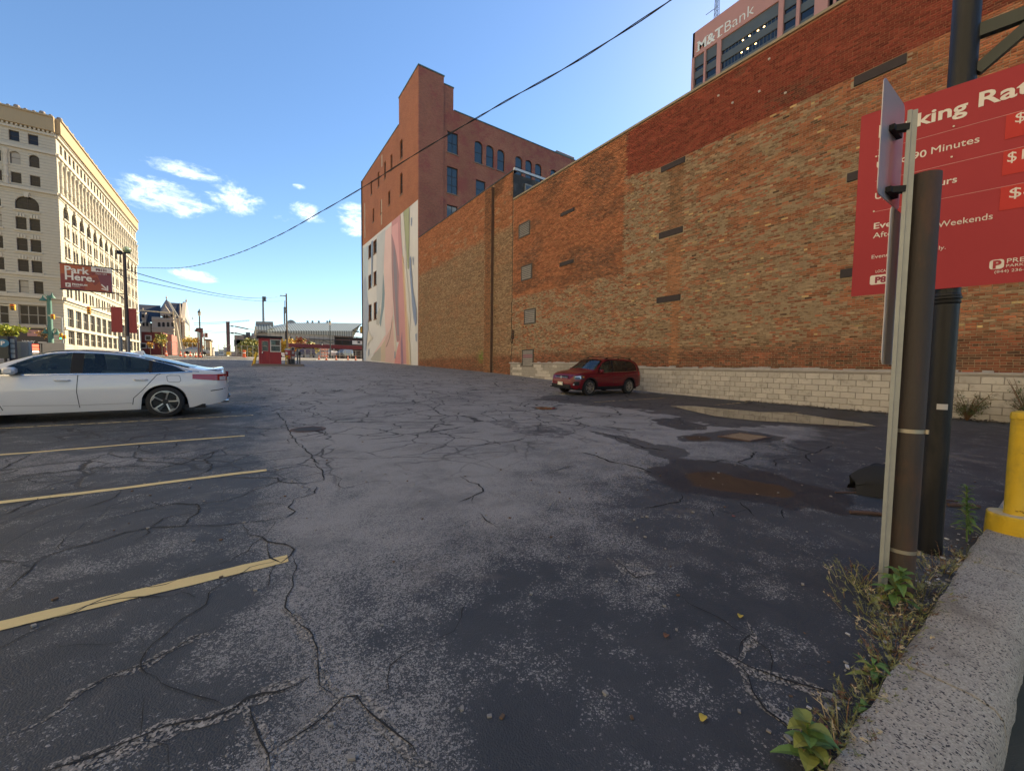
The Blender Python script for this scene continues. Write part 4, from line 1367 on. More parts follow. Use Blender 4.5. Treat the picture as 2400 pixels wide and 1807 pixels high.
def shape(name, c, pts):
    lay_n[0] += 1
    x = WX-.010-.003*lay_n[0]
    P = [px7(*p) for p in pts]
    P = [(y, min(z, zt(y)-.02)) for y, z in P]
    P = [(y, max(z, g(y)+.02)) for y, z in P]
    a = sum(P[i][0]*P[(i+1) % len(P)][1]-P[(i+1) % len(P)][0]*P[i][1] for i in range(len(P)))
    mb = MB()
    bm = bmesh.new()
    vs = [bm.verts.new((x, y, z)) for y, z in P]
    bm.faces.new(vs)
    bm.normal_update()
    bmesh.ops.triangulate(bm, faces=bm.faces[:])
    me = bpy.data.meshes.new('paint_shape')
    bm.to_mesh(me)
    bm.free()
    me.materials.append(paint(name, c))
    link('paint_shape', me, mural)
shape('mural_sky', (.46, .57, .66), [(46, 552), (92, 520), (90, 800), (84, 1300), (70, 1565), (46, 1565)])
shape('mural_blue_haze', (.30, .38, .52), [(46, 860), (62, 790), (75, 870), (80, 980), (95, 1060), (92, 1190), (80, 1300), (72, 1450), (64, 1560), (46, 1565)])
shape('mural_grey', (.50, .54, .57), [(168, 440), (246, 378), (236, 560), (228, 760), (222, 900), (200, 1060), (172, 1130), (165, 960), (165, 700)])
shape('mural_grey2', (.44, .44, .41), [(165, 1150), (200, 1080), (200, 1200), (185, 1250), (164, 1240)])
shape('mural_teal', (.16, .27, .34), [(226, 770), (233, 850), (240, 960), (234, 1080), (212, 1200), (205, 1265), (192, 1230), (208, 1100), (218, 950)])
shape('mural_blush', (.74, .52, .50), [(246, 395), (302, 340), (302, 700), (312, 960), (318, 1150), (295, 1260), (250, 1360), (215, 1430), (130, 1520), (250, 1330), (240, 1180), (240, 950), (232, 700)])
shape('mural_tan_wedge', (.42, .40, .34), [(110, 1560), (150, 1500), (215, 1430), (215, 1575), (130, 1570)])
shape('mural_ochre', (.58, .46, .33), [(205, 1440), (250, 1370), (245, 1580), (205, 1576)])
shape('mural_salmon', (.62, .40, .36), [(246, 1370), (300, 1260), (318, 1170), (330, 1300), (345, 1450), (350, 1530), (330, 1592), (246, 1582)])
shape('mural_sail', (.30, .185, .15), [(312, 1150), (306, 1260), (290, 1360), (262, 1440), (248, 1450), (280, 1370), (298, 1270), (306, 1190)])
shape('mural_cream_flame', (.70, .60, .50), [(314, 1140), (335, 1330), (352, 1480), (342, 1560), (332, 1500), (322, 1330)])
shape('mural_rose', (.55, .23, .25), [(304, 308), (384, 242), (386, 380), (400, 560), (410, 800), (425, 1000), (440, 1200), (452, 1400), (460, 1600), (385, 1600), (378, 1400), (350, 1400), (330, 1200), (316, 1000), (308, 800), (304, 560)])
shape('mural_mauve', (.33, .17, .20), [(302, 420), (318, 470), (340, 560), (362, 680), (372, 800), (366, 1000), (372, 1200), (378, 1390), (352, 1390), (334, 1200), (318, 1000), (306, 760)])
shape('mural_dusk', (.20, .165, .22), [(324, 520), (340, 600), (354, 760), (358, 960), (362, 1120), (372, 1340), (356, 1340), (344, 1100), (330, 900), (320, 700)])
shape('mural_pink', (.72, .36, .38), [(310, 355), (362, 316), (366, 480), (376, 660), (374, 790), (352, 620), (330, 500), (308, 420)])
shape('mural_coral', (.66, .24, .24), [(378, 1380), (384, 1600), (330, 1594), (345, 1520), (360, 1440)])
shape('mural_plum', (.25, .12, .22), [(400, 1300), (412, 1600), (392, 1600), (388, 1400)])
shape('mural_orange', (.60, .36, .20), [(398, 600), (412, 640), (428, 900), (440, 1100), (456, 1350), (470, 1604), (440, 1603), (430, 1300), (420, 1050), (408, 820)])
shape('mural_gold', (.62, .50, .32), [(412, 680), (424, 720), (440, 950), (452, 1130), (470, 1400), (480, 1606), (466, 1605), (450, 1330), (436, 1080), (424, 880)])
shape('mural_white_band', (.66, .64, .60), [(388, 240), (412, 222), (430, 500), (440, 740), (465, 1000), (475, 1200), (470, 1300), (446, 1110), (430, 800), (412, 560), (396, 400)])
shape('mural_sage', (.32, .36, .18), [(414, 218), (466, 170), (464, 500), (462, 740), (452, 740), (436, 520), (424, 380)])
shape('mural_blue_a', (.16, .24, .42), [(470, 640), (482, 620), (484, 720), (494, 860), (505, 960), (520, 1040), (530, 1100), (534, 1230), (520, 1260), (505, 1180), (492, 1060), (480, 900), (470, 780)])
shape('mural_blue_b', (.20, .28, .45), [(482, 280), (490, 270), (488, 350), (481, 345)])
shape('mural_blue_c', (.22, .30, .46), [(497, 640), (504, 620), (505, 700), (499, 705)])
shape('mural_blue_d', (.22, .30, .46), [(522, 1330), (534, 1320), (534, 1400), (526, 1390)])
shape('mural_blue_e', (.20, .30, .46), [(121, 490), (136, 480), (134, 600), (128, 900), (121, 860)])
shape('mural_blue_f', (.24, .32, .44), [(76, 1240), (92, 1190), (94, 1290), (82, 1340), (76, 1440), (66, 1480), (68, 1340)])
shape('mural_leaf', (.66, .62, .54), [(92, 1290), (118, 1340), (140, 1360), (100, 1400), (84, 1450)])
shape('mural_blue_g', (.20, .28, .40), [(96, 1460), (102, 1470), (100, 1520), (94, 1530)])
shape('mural_blue_h', (.24, .32, .42), [(334, 1490), (340, 1480), (342, 1540), (332, 1555)])
rebase(mural)
for ch in [o for o in bpy.data.objects if o.parent is mural and o.name.split('.')[0] == 'window']:
    ch.location = Vector(ch.location)+mb_base

# ------------------------------------------------------------------ office tower behind the wall
TX, TY0, TY1, TZ = 107.9, 36.2, 68.4, 96.5
tower = thing('office_tower', 'pink stone office tower with a bank name along its top edge, behind the brick wall', 'building', (TX, 52, 0))
PINK = mat('pink_stone', (.54, .25, .185), .8, var=.08, vscale=.4, bump=.1, bscale=6)
DKP = mat('tower_spandrel', (.10, .105, .095), .6, var=.15, vscale=.3)
TG = glass('tower_glass', (.012, .016, .02), .08)
mb = MB()
mb.box((TX+1.0, TY0+.3, 0), (TX+36, TY1-.3, TZ-.2))
mb.build('core', mat('tower_core', (.035, .04, .045), .8), tower)
mb = MB()
mb.box((TX, TY0, 89.6), (TX+.9, TY1-.01, TZ)).box((TX, TY1-.6, 0), (TX+37, TY1, TZ-.01)).box((TX+.91, TY0, 89.6), (TX+37, TY0+.29, TZ-.01)).box((TX+36.1, TY0+.3, 0), (TX+37, TY1-.61, TZ-.01))
mb.build('parapet', PINK, tower)
for (a, b) in ((67.7, 68.39), (64.25, 64.75), (60.0, 61.1), (45.1, 46.2), (41.7, 42.4), (36.3, 38.8)):
    MB().box((TX-.15, a, 0), (TX+.95, b, 89.59)).build('column', PINK, tower)
bays = [(64.75, 67.7), (61.1, 64.25), (46.2, 60.0), (42.4, 45.1), (38.8, 41.7)]
for (a, b) in bays:
    for k in range(13):
        z = 88.9-k*3.75
        if z < 45:
            break
        zz = z-1.5 if k else z-2.3
        MB().box((TX+.35, a, zz), (TX+.95, b, 89.58 if k == 0 else z+.4)).build('spandrel', DKP, tower)
        MB().box((TX+.62, a, z-3.35 if k else zz-1.05), (TX+.72, b, zz)).build('glazing', TG, tower)
        if b-a > 5:
            mbv = MB()
            for q in range(1, 16):
                y = a+(b-a)*q/16
                mbv.box((TX+.56, y-.06, z-3.35 if k else zz-1.05), (TX+.615, y+.06, zz))
            mbv.build('mullion', DKP, tower)
LIT = emit('lit_window_lamp', (1.0, .62, .22), 5.0)
for k, ys_ in ((0, (49.6, 51, 53, 54.6)), (1, (51.4, 53.3, 54.8)), (2, (49, 50.4, 52.3, 53.8))):
    z = 88.9-k*3.75-1.95-(.85 if k == 0 else 0)
    for y in ys_:
        MB().box((TX+.555, y-.18, z-.12), (TX+.60, y+.18, z+.12)).build('ceiling_lamp', LIT, tower)
mb = MB()
put_text(mb, 'M&T', 3.6, (TX-.06, 66.9, 90.55), (0, -1, 0), (0, 0, 1), bold=.09, extrude=.05)
put_text(mb, 'Bank', 3.9, (TX-.06, 59.5, 90.55), (0, -1, 0), (0, 0, 1), bold=-.03, extrude=.05)
for (y, w_) in ((66.9, 1.0), (64.6, 1.0), (61.0, 1.4)):
    mb.box((TX-.13, y-w_+.15, 90.52), (TX-.02, y+.15, 90.74))
for (y, w_) in ((66.95, .9), (64.5, .9)):
    mb.box((TX-.13, y-w_+.1, 92.95), (TX-.02, y+.1, 93.16))
mb.build('sign_lettering', mat('sign_cream', (.80, .74, .60), .6), tower)
# bare mechanical bay beyond the corner
mb = MB()
for k in range(7):
    y = 35.2-k*1.6
    mb.box((TX+.3, y-.25, 60), (TX+.7, y+.25, 90.5))
    if k < 6:
        mb.bar((TX+.8, y-.3, 89), (TX+.8, y-1.4, 84.5), .35, .35)
mb.build('plant_screen', PINK, tower)
MB().box((TX+1.6, 22, 0), (TX+30, 36.0, 89)).build('plant_room', MATS['tower_core'], tower)
rebase(tower)
# aerial mast on its roof
mast = thing('aerial_mast', 'lattice aerial mast on top of the pink office tower', 'mast', (TX+3, 63.3, TZ))
mb = MB()
for (x, y) in ((-.5, -.5), (.5, -.5), (.5, .5), (-.5, .5)):
    mb.bar((x, y, 0), (x*.6, y*.6, 11), .12, .12)
for k in range(9):
    z0, z1 = k*1.2, k*1.2+1.2
    s0, s1 = .5-.2*z0/11, .5-.2*z1/11
    mb.bar((-s0, -s0, z0), (s1, -s1, z1), .08, .08).bar((s0, -s0, z0), (s1, s1, z1), .08, .08).bar((-s0, -s0, z0), (-s1, s1, z1), .08, .08).bar((s0, s0, z0), (-s1, s1, z1), .08, .08)
mb.build('lattice', mat('mast_steel', (.25, .27, .30), .5, .4), mast)
MB().bar((0, 0, 5.2), (0, 3.2, 5.3), .12, .12).bar((0, 0, 10.5), (0, 0, 14.5), .08, .08).build('antenna', MATS['mast_steel'], mast)
mast2 = thing('roof_antenna', 'thin whip antennas near the right end of the tower roof', 'antenna', (TX+2, 51.6, TZ))
MB().bar((0, 0, 0), (0, 0, 4), .09, .09).bar((0, -1, 0), (0, -1, 2.2), .3, .3).bar((0, -1.8, 0), (0, -1.8, 2.8), .09, .09).build('whip', MATS['mast_steel'], mast2)

# ------------------------------------------------------------------ cream office block on the left
EX, EY, EL, EH = -27.37, 107.0, 63.1, 44.5
ell = thing('stone_office_block', 'big cream stone office block with arched windows and a crested cornice, at the left', 'building', (EX, EY, g(107)))
eb = Vector(ell.location)
def terracotta():
    m_ = bpy.data.materials.new('cream_stone')
    m_.use_nodes = True
    t = m_.node_tree
    b = t.nodes['Principled BSDF']
    P = N(t, 'ShaderNodeNewGeometry').outputs['Position']
    s_ = N(t, 'ShaderNodeSeparateXYZ')
    t.links.new(P, s_.inputs[0])
    zf = M(t, 'FRACT', M(t, 'DIVIDE', s_.outputs[2], .52))
    groove = M(t, 'SUBTRACT', 1.0, M(t, 'MULTIPLY', RAMP(t, zf, .0, .10), M(t, 'SUBTRACT', 1.0, RAMP(t, zf, .90, 1.0))))
    n = NOISE(t, P, 1.6, 6, .65)
    c = MIX(t, n, (.42, .375, .29), (.53, .485, .385))
    c = MIX(t, M(t, 'MULTIPLY', groove, .55), c, (.20, .175, .135))
    t.links.new(c, b.inputs['Base Color'])
    b.inputs['Roughness'].default_value = .85
    bp = N(t, 'ShaderNodeBump')
    bp.inputs['Strength'].default_value = .6
    bp.inputs['Distance'].default_value = .08
    t.links.new(M(t, 'SUBTRACT', M(t, 'MULTIPLY', n, .3), groove), bp.inputs['Height'])
    t.links.new(bp.outputs[0], b.inputs['Normal'])
    return m_
CREAM = terracotta()
SMOOTH = mat('cream_trim', (.51, .46, .365), .8, var=.15, vscale=1.5, bump=.2, bscale=8)
BROWNF = mat('brown_window_frame', (.055, .04, .032), .6)
OLDP = glass('office_pane', (.022, .020, .018), .12)
OLDP.node_tree.nodes['Principled BSDF'].inputs['Specular IOR Level'].default_value = .35
BLINDP = glass('blind_pane', (.30, .28, .24), .25)
EW = 46.0                         # length of the shaded front that is built (it runs off the picture)
NB, P0, PB = 14, 3.40, 4.40       # bays on the street side, first bay centre, pitch
FB = 10
def rows():
    return [(39.1, 40.85, 1.2, 2.2, 0), (35.2, 37.35, 1.22, 2.2, 1), (31.95, 33.75, 1.22, 2.2, 0),
            (24.05, 26.2, 1.27, 1.6, 0), (20.4, 22.55, 1.27, 1.6, 0), (16.75, 18.85, 1.27, 1.6, 0), (12.9, 15.25, 1.15, 1.75, 0)]
def facade(o, u, nb, p0, pb, W, rz, name, sgn):
    o, u = Vector(o), Vector(u)
    v = Vector((0, 0, 1))
    holes, wins, arches = [], [], []
    for k in range(nb):
        c = p0+k*pb
        for (z0, z1, w, sp, ar) in rows():
            for s_ in (-1, 1):
                a = c+s_*sp/2-w/2
                holes.append((a, z0, a+w, z1))
                wins.append((a, z0, w, z1-z0))
                if ar:
                    arches.append((a, a+w, z1-.55, z1))
        a = c-1.42
        holes.append((a, 27.6, a+2.84, 29.95))
        arches.append((a, a+2.84, 28.5, 29.95))
        wins.append((a, 27.6, 2.84, 2.35))
        for (z0, z1, w) in ((7.45, 10.95, 3.3), (4.1, 6.75, 3.3)):
            holes.append((c-w/2, z0, c+w/2, z1))
            wins.append((c-w/2, z0, w, z1-z0))
    mb = MB()
    holed(mb, o+v*2.0, u, v, W, 40.0, [(a, b-2.0, c, d-2.0) for a, b, c, d in holes], .45)
    for (a, c, z0, z1) in arches:
        arch_fill(mb, o, u, v, a, c, z0, z1, .45)
    mb.build(name, CREAM, ell)
    nrm = u.cross(v)
    for (a, z0, w, h) in wins:
        big = w > 2
        pm = BLINDP if (not big and random.random() < .28) else OLDP
        ms = sash(cache, ('e', round(w, 2), round(h, 2), pm.name), w, h, BROWNF if w < 3 else mat('shop_frame', (.30, .27, .22), .7), pm, 2 if w > 3 else (1 if big else 0), 1, .09 if w < 3 else .16)
        p = o+u*a+v*z0-nrm*.30
        put_window(ell, eb, ms, p, rz)
    # trim: string courses, sills, keystones, bands
    tr = MB()
    def band(z0, z1, proj, a=0.0, b=W):
        q = [o+u*a+v*z0, o+u*b+v*z0, o+u*b+v*z1, o+u*a+v*z1]
        tr.prism(q, nrm*proj)
    band(38.0, 38.45, .28), band(31.0, 31.45, .32), band(41.25, 41.62, .3), band(16.1, 16.45, .18), band(12.2, 12.75, .4), band(11.75, 12.0, .15), band(6.85, 7.3, .18), band(30.55, 30.7, .12)
    tr.build('string_course', SMOOTH, ell)
    dn = MB()
    x = .3
    while x < W-.3:
        q = [o+u*x+v*41.64, o+u*(x+.26)+v*41.64, o+u*(x+.26)+v*41.98, o+u*x+v*41.98]
        dn.prism(q, nrm*.42)
        x += .52
    dn = dn.build('dentils', SMOOTH, ell)
    dn['kind'] = 'stuff'
    k_ = MB()
    for k in range(nb):
        c = p0+k*pb
        q = [o+u*(c-.22)+v*29.75, o+u*(c+.22)+v*29.75, o+u*(c+.36)+v*30.54, o+u*(c-.36)+v*30.54]
        k_.prism(q, nrm*.3)
        for (z0, z1) in ((26.25, 27.3), (22.65, 23.8), (18.95, 20.1)):
            for s_ in (-1, 1):
                for e in (-.35, 0, .35):
                    q = [o+u*(c+s_*.8+e-.11)+v*z0, o+u*(c+s_*.8+e+.11)+v*z0, o+u*(c+s_*.8+e+.14)+v*(z0+.62), o+u*(c+s_*.8+e-.14)+v*(z0+.62)]
                    k_.prism(q, nrm*.12)
        for (z0) in (27.3, 23.8, 20.12, 16.46, 12.76):
            q = [o+u*(c-1.6)+v*(z0), o+u*(c+1.6)+v*(z0), o+u*(c+1.6)+v*(z0+.24), o+u*(c-1.6)+v*(z0+.24)]
            k_.prism(q, nrm*.2)
    k_ = k_.build('window_trim', SMOOTH, ell)
    k_['kind'] = 'stuff'
    # blank boarded cornice
    q = [o+u*(-.0)+v*42.0, o+u*W+v*42.0, o+u*W+v*44.35, o+u*(-.0)+v*44.35]
    cn = MB()
    cn.prism([p_+nrm*-.2 for p_ in q], nrm*.85)
    cn.prism([o+u*(-.0)+v*44.351-nrm*.2, o+u*W+v*44.351-nrm*.2, o+u*W+v*44.6-nrm*.2, o+u*(-.0)+v*44.6-nrm*.2], nrm*1.05)
    cn.build('cornice', mat('cornice_board', (.38, .285, .165), .8, var=.08, vscale=2, stretch=(3, 3, .2)), ell)
    # cresting of antefixes
    cr = MB()
    x = .55
    i = 0
    while x < W-.2:
        c_ = o+u*x+v*44.6+nrm*.45
        s_ = .42 if i % 3 == 0 else .24
        pr = [(s_*.8, 0), (s_, s_*.5), (s_*.75, s_*1.1), (.05, s_*1.35)]
        cr.lathe(pr, c_, 7)
        x += .98
        i += 1
    cr = cr.build('cresting', mat('verdigris_cresting', (.23, .19, .165), .8, var=.4, vscale=1), ell)
    cr['kind'] = 'stuff'
facade((EX, EY, 0), (0, 1, 0), NB, P0, PB, EL, R(90), 'street_wall', 1)
facade((EX-EW, EY, 0), (1, 0, 0), FB, EW-3.83-(FB-1)*4.4, 4.4, EW, 0, 'front_wall', -1)
# engaged banded columns between the upper windows of the street side
cbase = [(.36, 0), (.36, .3), (.27, .35), (.27, 1.2), (.34, 1.25), (.34, 1.7), (.27, 1.75), (.26, 3.1), (.33, 3.15), (.33, 3.6), (.26, 3.65), (.25, 5.1), (.38, 5.4), (.42, 5.9)]
cm_ = MB().lathe(cbase, n=10).build('column', SMOOTH, None, True)
cme = cm_.data
bpy.data.objects.remove(cm_)
for k in range(2*NB+1):
    link('column', cme, ell, Vector((EX+.12, EY+P0-2.2+k*2.2, 31.5))-eb)
for k in range(9):
    link('column', cme, ell, Vector((EX-3.83-2.2-k*4.4-.0, EY-.05, 31.5))-eb)
mb = MB()
mb.box((EX-EW+.02, EY+.46, 0), (EX-.46, EY+.6, 43.9)).box((EX-.6, EY+.61, 0), (EX-.46, EY+EL-.02, 43.9)).box((EX-EW, EY+.62, 43.4), (EX-.62, EY+EL, 43.8)).box((EX-EW, EY+EL-.2, 0), (EX-.61, EY+EL-.02, 43.3))
mb.build('inner_wall', mat('dark_interior', (.02, .018, .016), .9), ell)
mb = MB()
mb.box((EX-EW, EY+.0, 1.5), (EX-.001, EY+.44, 1.998)).box((EX-.44, EY+.45, 1.5), (EX-.001, EY+EL, 1.998))
mb.build('base_course', SMOOTH, ell)
# shopfront with name board on the shaded front
MB().box((-33.0, EY-.5, 6.95), (-29.5, EY-.02, 7.42)).build('awning_board', mat('shop_board', (.42, .37, .29), .7), ell)
MB().box((-33.2, EY-.12, 2.1), (-29.5, EY-.005, 6.9)).build('shop_front', mat('shop_dark', (.045, .035, .03), .5), ell)
mb = MB()
put_text(mb, 'WNY', .62, (-32.55, EY-.16, 4.15), (1, 0, 0), (0, 0, 1), bold=.03, extrude=.02)
mb.box((-30.7, EY-.15, 4.22), (-29.65, EY-.121, 4.42))
mb.build('shop_lettering', mat('shop_letters', (.6, .56, .5), .7), ell)
MB().box((-31.9, EY-.16, 5.4), (-30.3, EY-.121, 6.5)).build('shop_emblem', mat('emblem_pink', (.42, .22, .20), .7), ell)
for q in [o for o in bpy.data.objects if o.parent is ell and o.name.split('.')[0] not in ('window', 'column')]:
    q.location = -eb

# ------------------------------------------------------------------ pale office block across the street, left of the picture: unseen, added to throw warm light on the wall
OX, OY0, OY1, OH = -30.0, -62.0, 79.0, 47.2
opp = thing('opposite_building', 'pale sunlit office block across the street, unseen beyond the left edge, mirrored in the car windows', 'building', (OX, OY0, 0))
holes = []
for k in range(29):
    for r_ in range(10):
        holes.append((2.2+k*4.75, 4.2+r_*4.2, 2.2+k*4.75+1.9, 6.8+r_*4.2))
mb = MB()
holed(mb, (0, 0, 0), (0, 1, 0), (0, 0, 1), OY1-OY0, OH, holes, .3)
mb.box((-25, 0, 0), (-.35, .3, OH)).box((-25, OY1-OY0-.3, 0), (-.35, OY1-OY0, OH)).box((-25, .31, OH-1), (-.36, OY1-OY0-.31, OH-.5))
mb.build('wall', mat('opposite_stone', (.64, .58, .48), .85, var=.1, vscale=.5), opp)
MB().box((-.5, .4, 0), (-.35, OY1-OY0-.4, OH-1.1)).build('glazing', OLDP, opp)
def coated(k):
    m_ = bpy.data.materials.new('sun_coated_glass')
    m_.use_nodes = True
    b_ = m_.node_tree.nodes['Principled BSDF']
    b_.inputs['Base Color'].default_value, b_.inputs['Metallic'].default_value, b_.inputs['Roughness'].default_value = (k, k*.96, k*.88, 1), 1.0, .09
    return m_
COATED = [coated(.30), coated(.45), coated(.62)]
prng = random.Random(5)
for (a, b, c, d_) in holes:
    y = a+OY0
    if 36 < y < 66 and b > 28:
        mid = (b+d_)/2
        for z0, z1 in ((b, mid), (mid, d_)):
            t1, t2 = prng.gauss(0, .013), prng.gauss(0, .011)
            if prng.random() < .15:
                continue
            p = [(-.28, a, z0), (-.28+t1*1.9, c, z0), (-.28+t1*1.9+t2*1.3, c, z1), (-.28+t2*1.3, a, z1)]
            MB().quad(*p).build('pane', prng.choice(COATED), opp)
MB().box((-.2, -.2, OH+.002), (.7, OY1-OY0+.2, OH+1.2)).build('cornice', SMOOTH, opp)
# ------------------------------------------------------------------ cars
def pl(pts, x):
    return float(np.interp(x, [p[0] for p in pts], [p[1] for p in pts]))
def smooth_pl(pts, rad=.05):
    xs_ = np.linspace(pts[0][0], pts[-1][0], 400)
    zs_ = np.interp(xs_, [p[0] for p in pts], [p[1] for p in pts])
    k = max(1, int(rad/((pts[-1][0]-pts[0][0])/400)))
    zz = np.convolve(np.pad(zs_, k, 'edge'), np.ones(2*k+1)/(2*k+1), 'valid')
    zz[0], zz[-1] = zs_[0], zs_[-1]
    return lambda x: float(np.interp(x, xs_, zz))

def car_paint(name, c, flake=0.0):
    m_ = mat(name, c, .28, flake, .03, 2, coat=.9)
    m_.node_tree.nodes['Principled BSDF'].inputs['Coat Roughness'].default_value = .04
    return m_
TYRE = mat('tyre_rubber', (.018, .018, .019), .85, var=.2, vscale=20)
BLACKPL = mat('black_plastic', (.014, .014, .015), .6, var=.15, vscale=10, spec=.25)
CHROME = mat('chrome', (.62, .62, .62), .15, .95, .02)
CARG = glass('car_glass', (.012, .018, .020), .02, .38)
DARKG = glass('dark_car_glass', (.008, .010, .011), .02, .06)
TAIL = mat('tail_lamp', (.35, .012, .015), .12, coat=.8)
LAMPW = mat('clear_lamp', (.62, .64, .66), .1, .3, coat=.8)
SEAT = mat('seat_cloth', (.045, .045, .045), .9)
ALLOY = mat('alloy', (.46, .44, .41), .32, .8, .04)
ALLOYD = mat('alloy_black', (.015, .015, .016), .3)

def make_wheel(parent, x, y, r, rimr, side, kind):
    w = .22
    prof = [(rimr*.99, -w*.5), (rimr+.012, -w*.5), (r*.93, -w*.47), (r*.985, -w*.40), (r, -w*.25), (r, w*.25), (r*.985, w*.40), (r*.93, w*.47), (rimr+.012, w*.5), (rimr*.99, w*.5)]
    t = MB().lathe(prof, (0, 0, 0), 40, 'y', False).build('wheel', TYRE, parent, True, (x, y, r))
    f = side*w*.5
    mb = MB()
    mb.lathe([(rimr*.98, f*.2), (rimr*.98, f*.98), (rimr*1.0, f*1.02), (rimr*.95, f*1.03), (rimr*.925, f*.9)], (0, 0, 0), 40, 'y', False)
    rim = mb.build('rim', ALLOY, t, True)
    MB().lathe([(.01, f*.35), (rimr*.93, f*.35), (rimr*.93, f*.3)], (0, 0, 0), 30, 'y').build('wheel_well', ALLOYD, t)
    sp = MB()
    if kind == 'swirl':
        for k in range(5):
            a0 = 2*math.pi*k/5+.5
            def P(rad, ang, d):
                return (rad*math.cos(a0+ang), d, rad*math.sin(a0+ang))
            sp.cur = 0
            A = [P(.04, .30, f*.78), P(rimr*.93, .13, f*.98), P(rimr*.94, .01, f*.98), P(.045, -.30, f*.78)]
            sp.prism(A, (0, -side*.03, 0))
            # hooked tip that runs along the rim
            B = [P(rimr*.95, .17, f*.985), P(rimr*.95, -.42, f*.985), P(rimr*.86, -.30, f*.985), P(rimr*.80, .0, f*.985), P(rimr*.78, .10, f*.985)]
            sp.prism(B, (0, -side*.03, 0))
            sp.cur = 1
            C = [P(.05, -.36, f*.74), P(rimr*.90, -.04, f*.9), P(rimr*.86, -.36, f*.9), P(.06, -.8, f*.7)]
            sp.prism(C, (0, -side*.03, 0))
        sp.cur = 1
        sp.lathe([(.0, f*.82), (.05, f*.82), (.065, f*.7)], (0, 0, 0), 14, 'y')
        sp.build('spokes', [ALLOY, ALLOYD], t)
    else:
        for k in range(6):
            for e in (-.16, .16):
                a0 = 2*math.pi*k/6+e
                a1 = 2*math.pi*k/6+e*1.35
                p0, p1 = (.04*math.cos(a0), f*.86, .04*math.sin(a0)), (rimr*.95*math.cos(a1), f*.97, rimr*.95*math.sin(a1))
                sp.bar(p0, p1, .026, .03, (0, 1, 0))
        sp.lathe([(.0, f*.95), (.05, f*.95), (.06, f*.8)], (0, 0, 0), 14, 'y')
        sp.build('spokes', ALLOY, t)
    return t

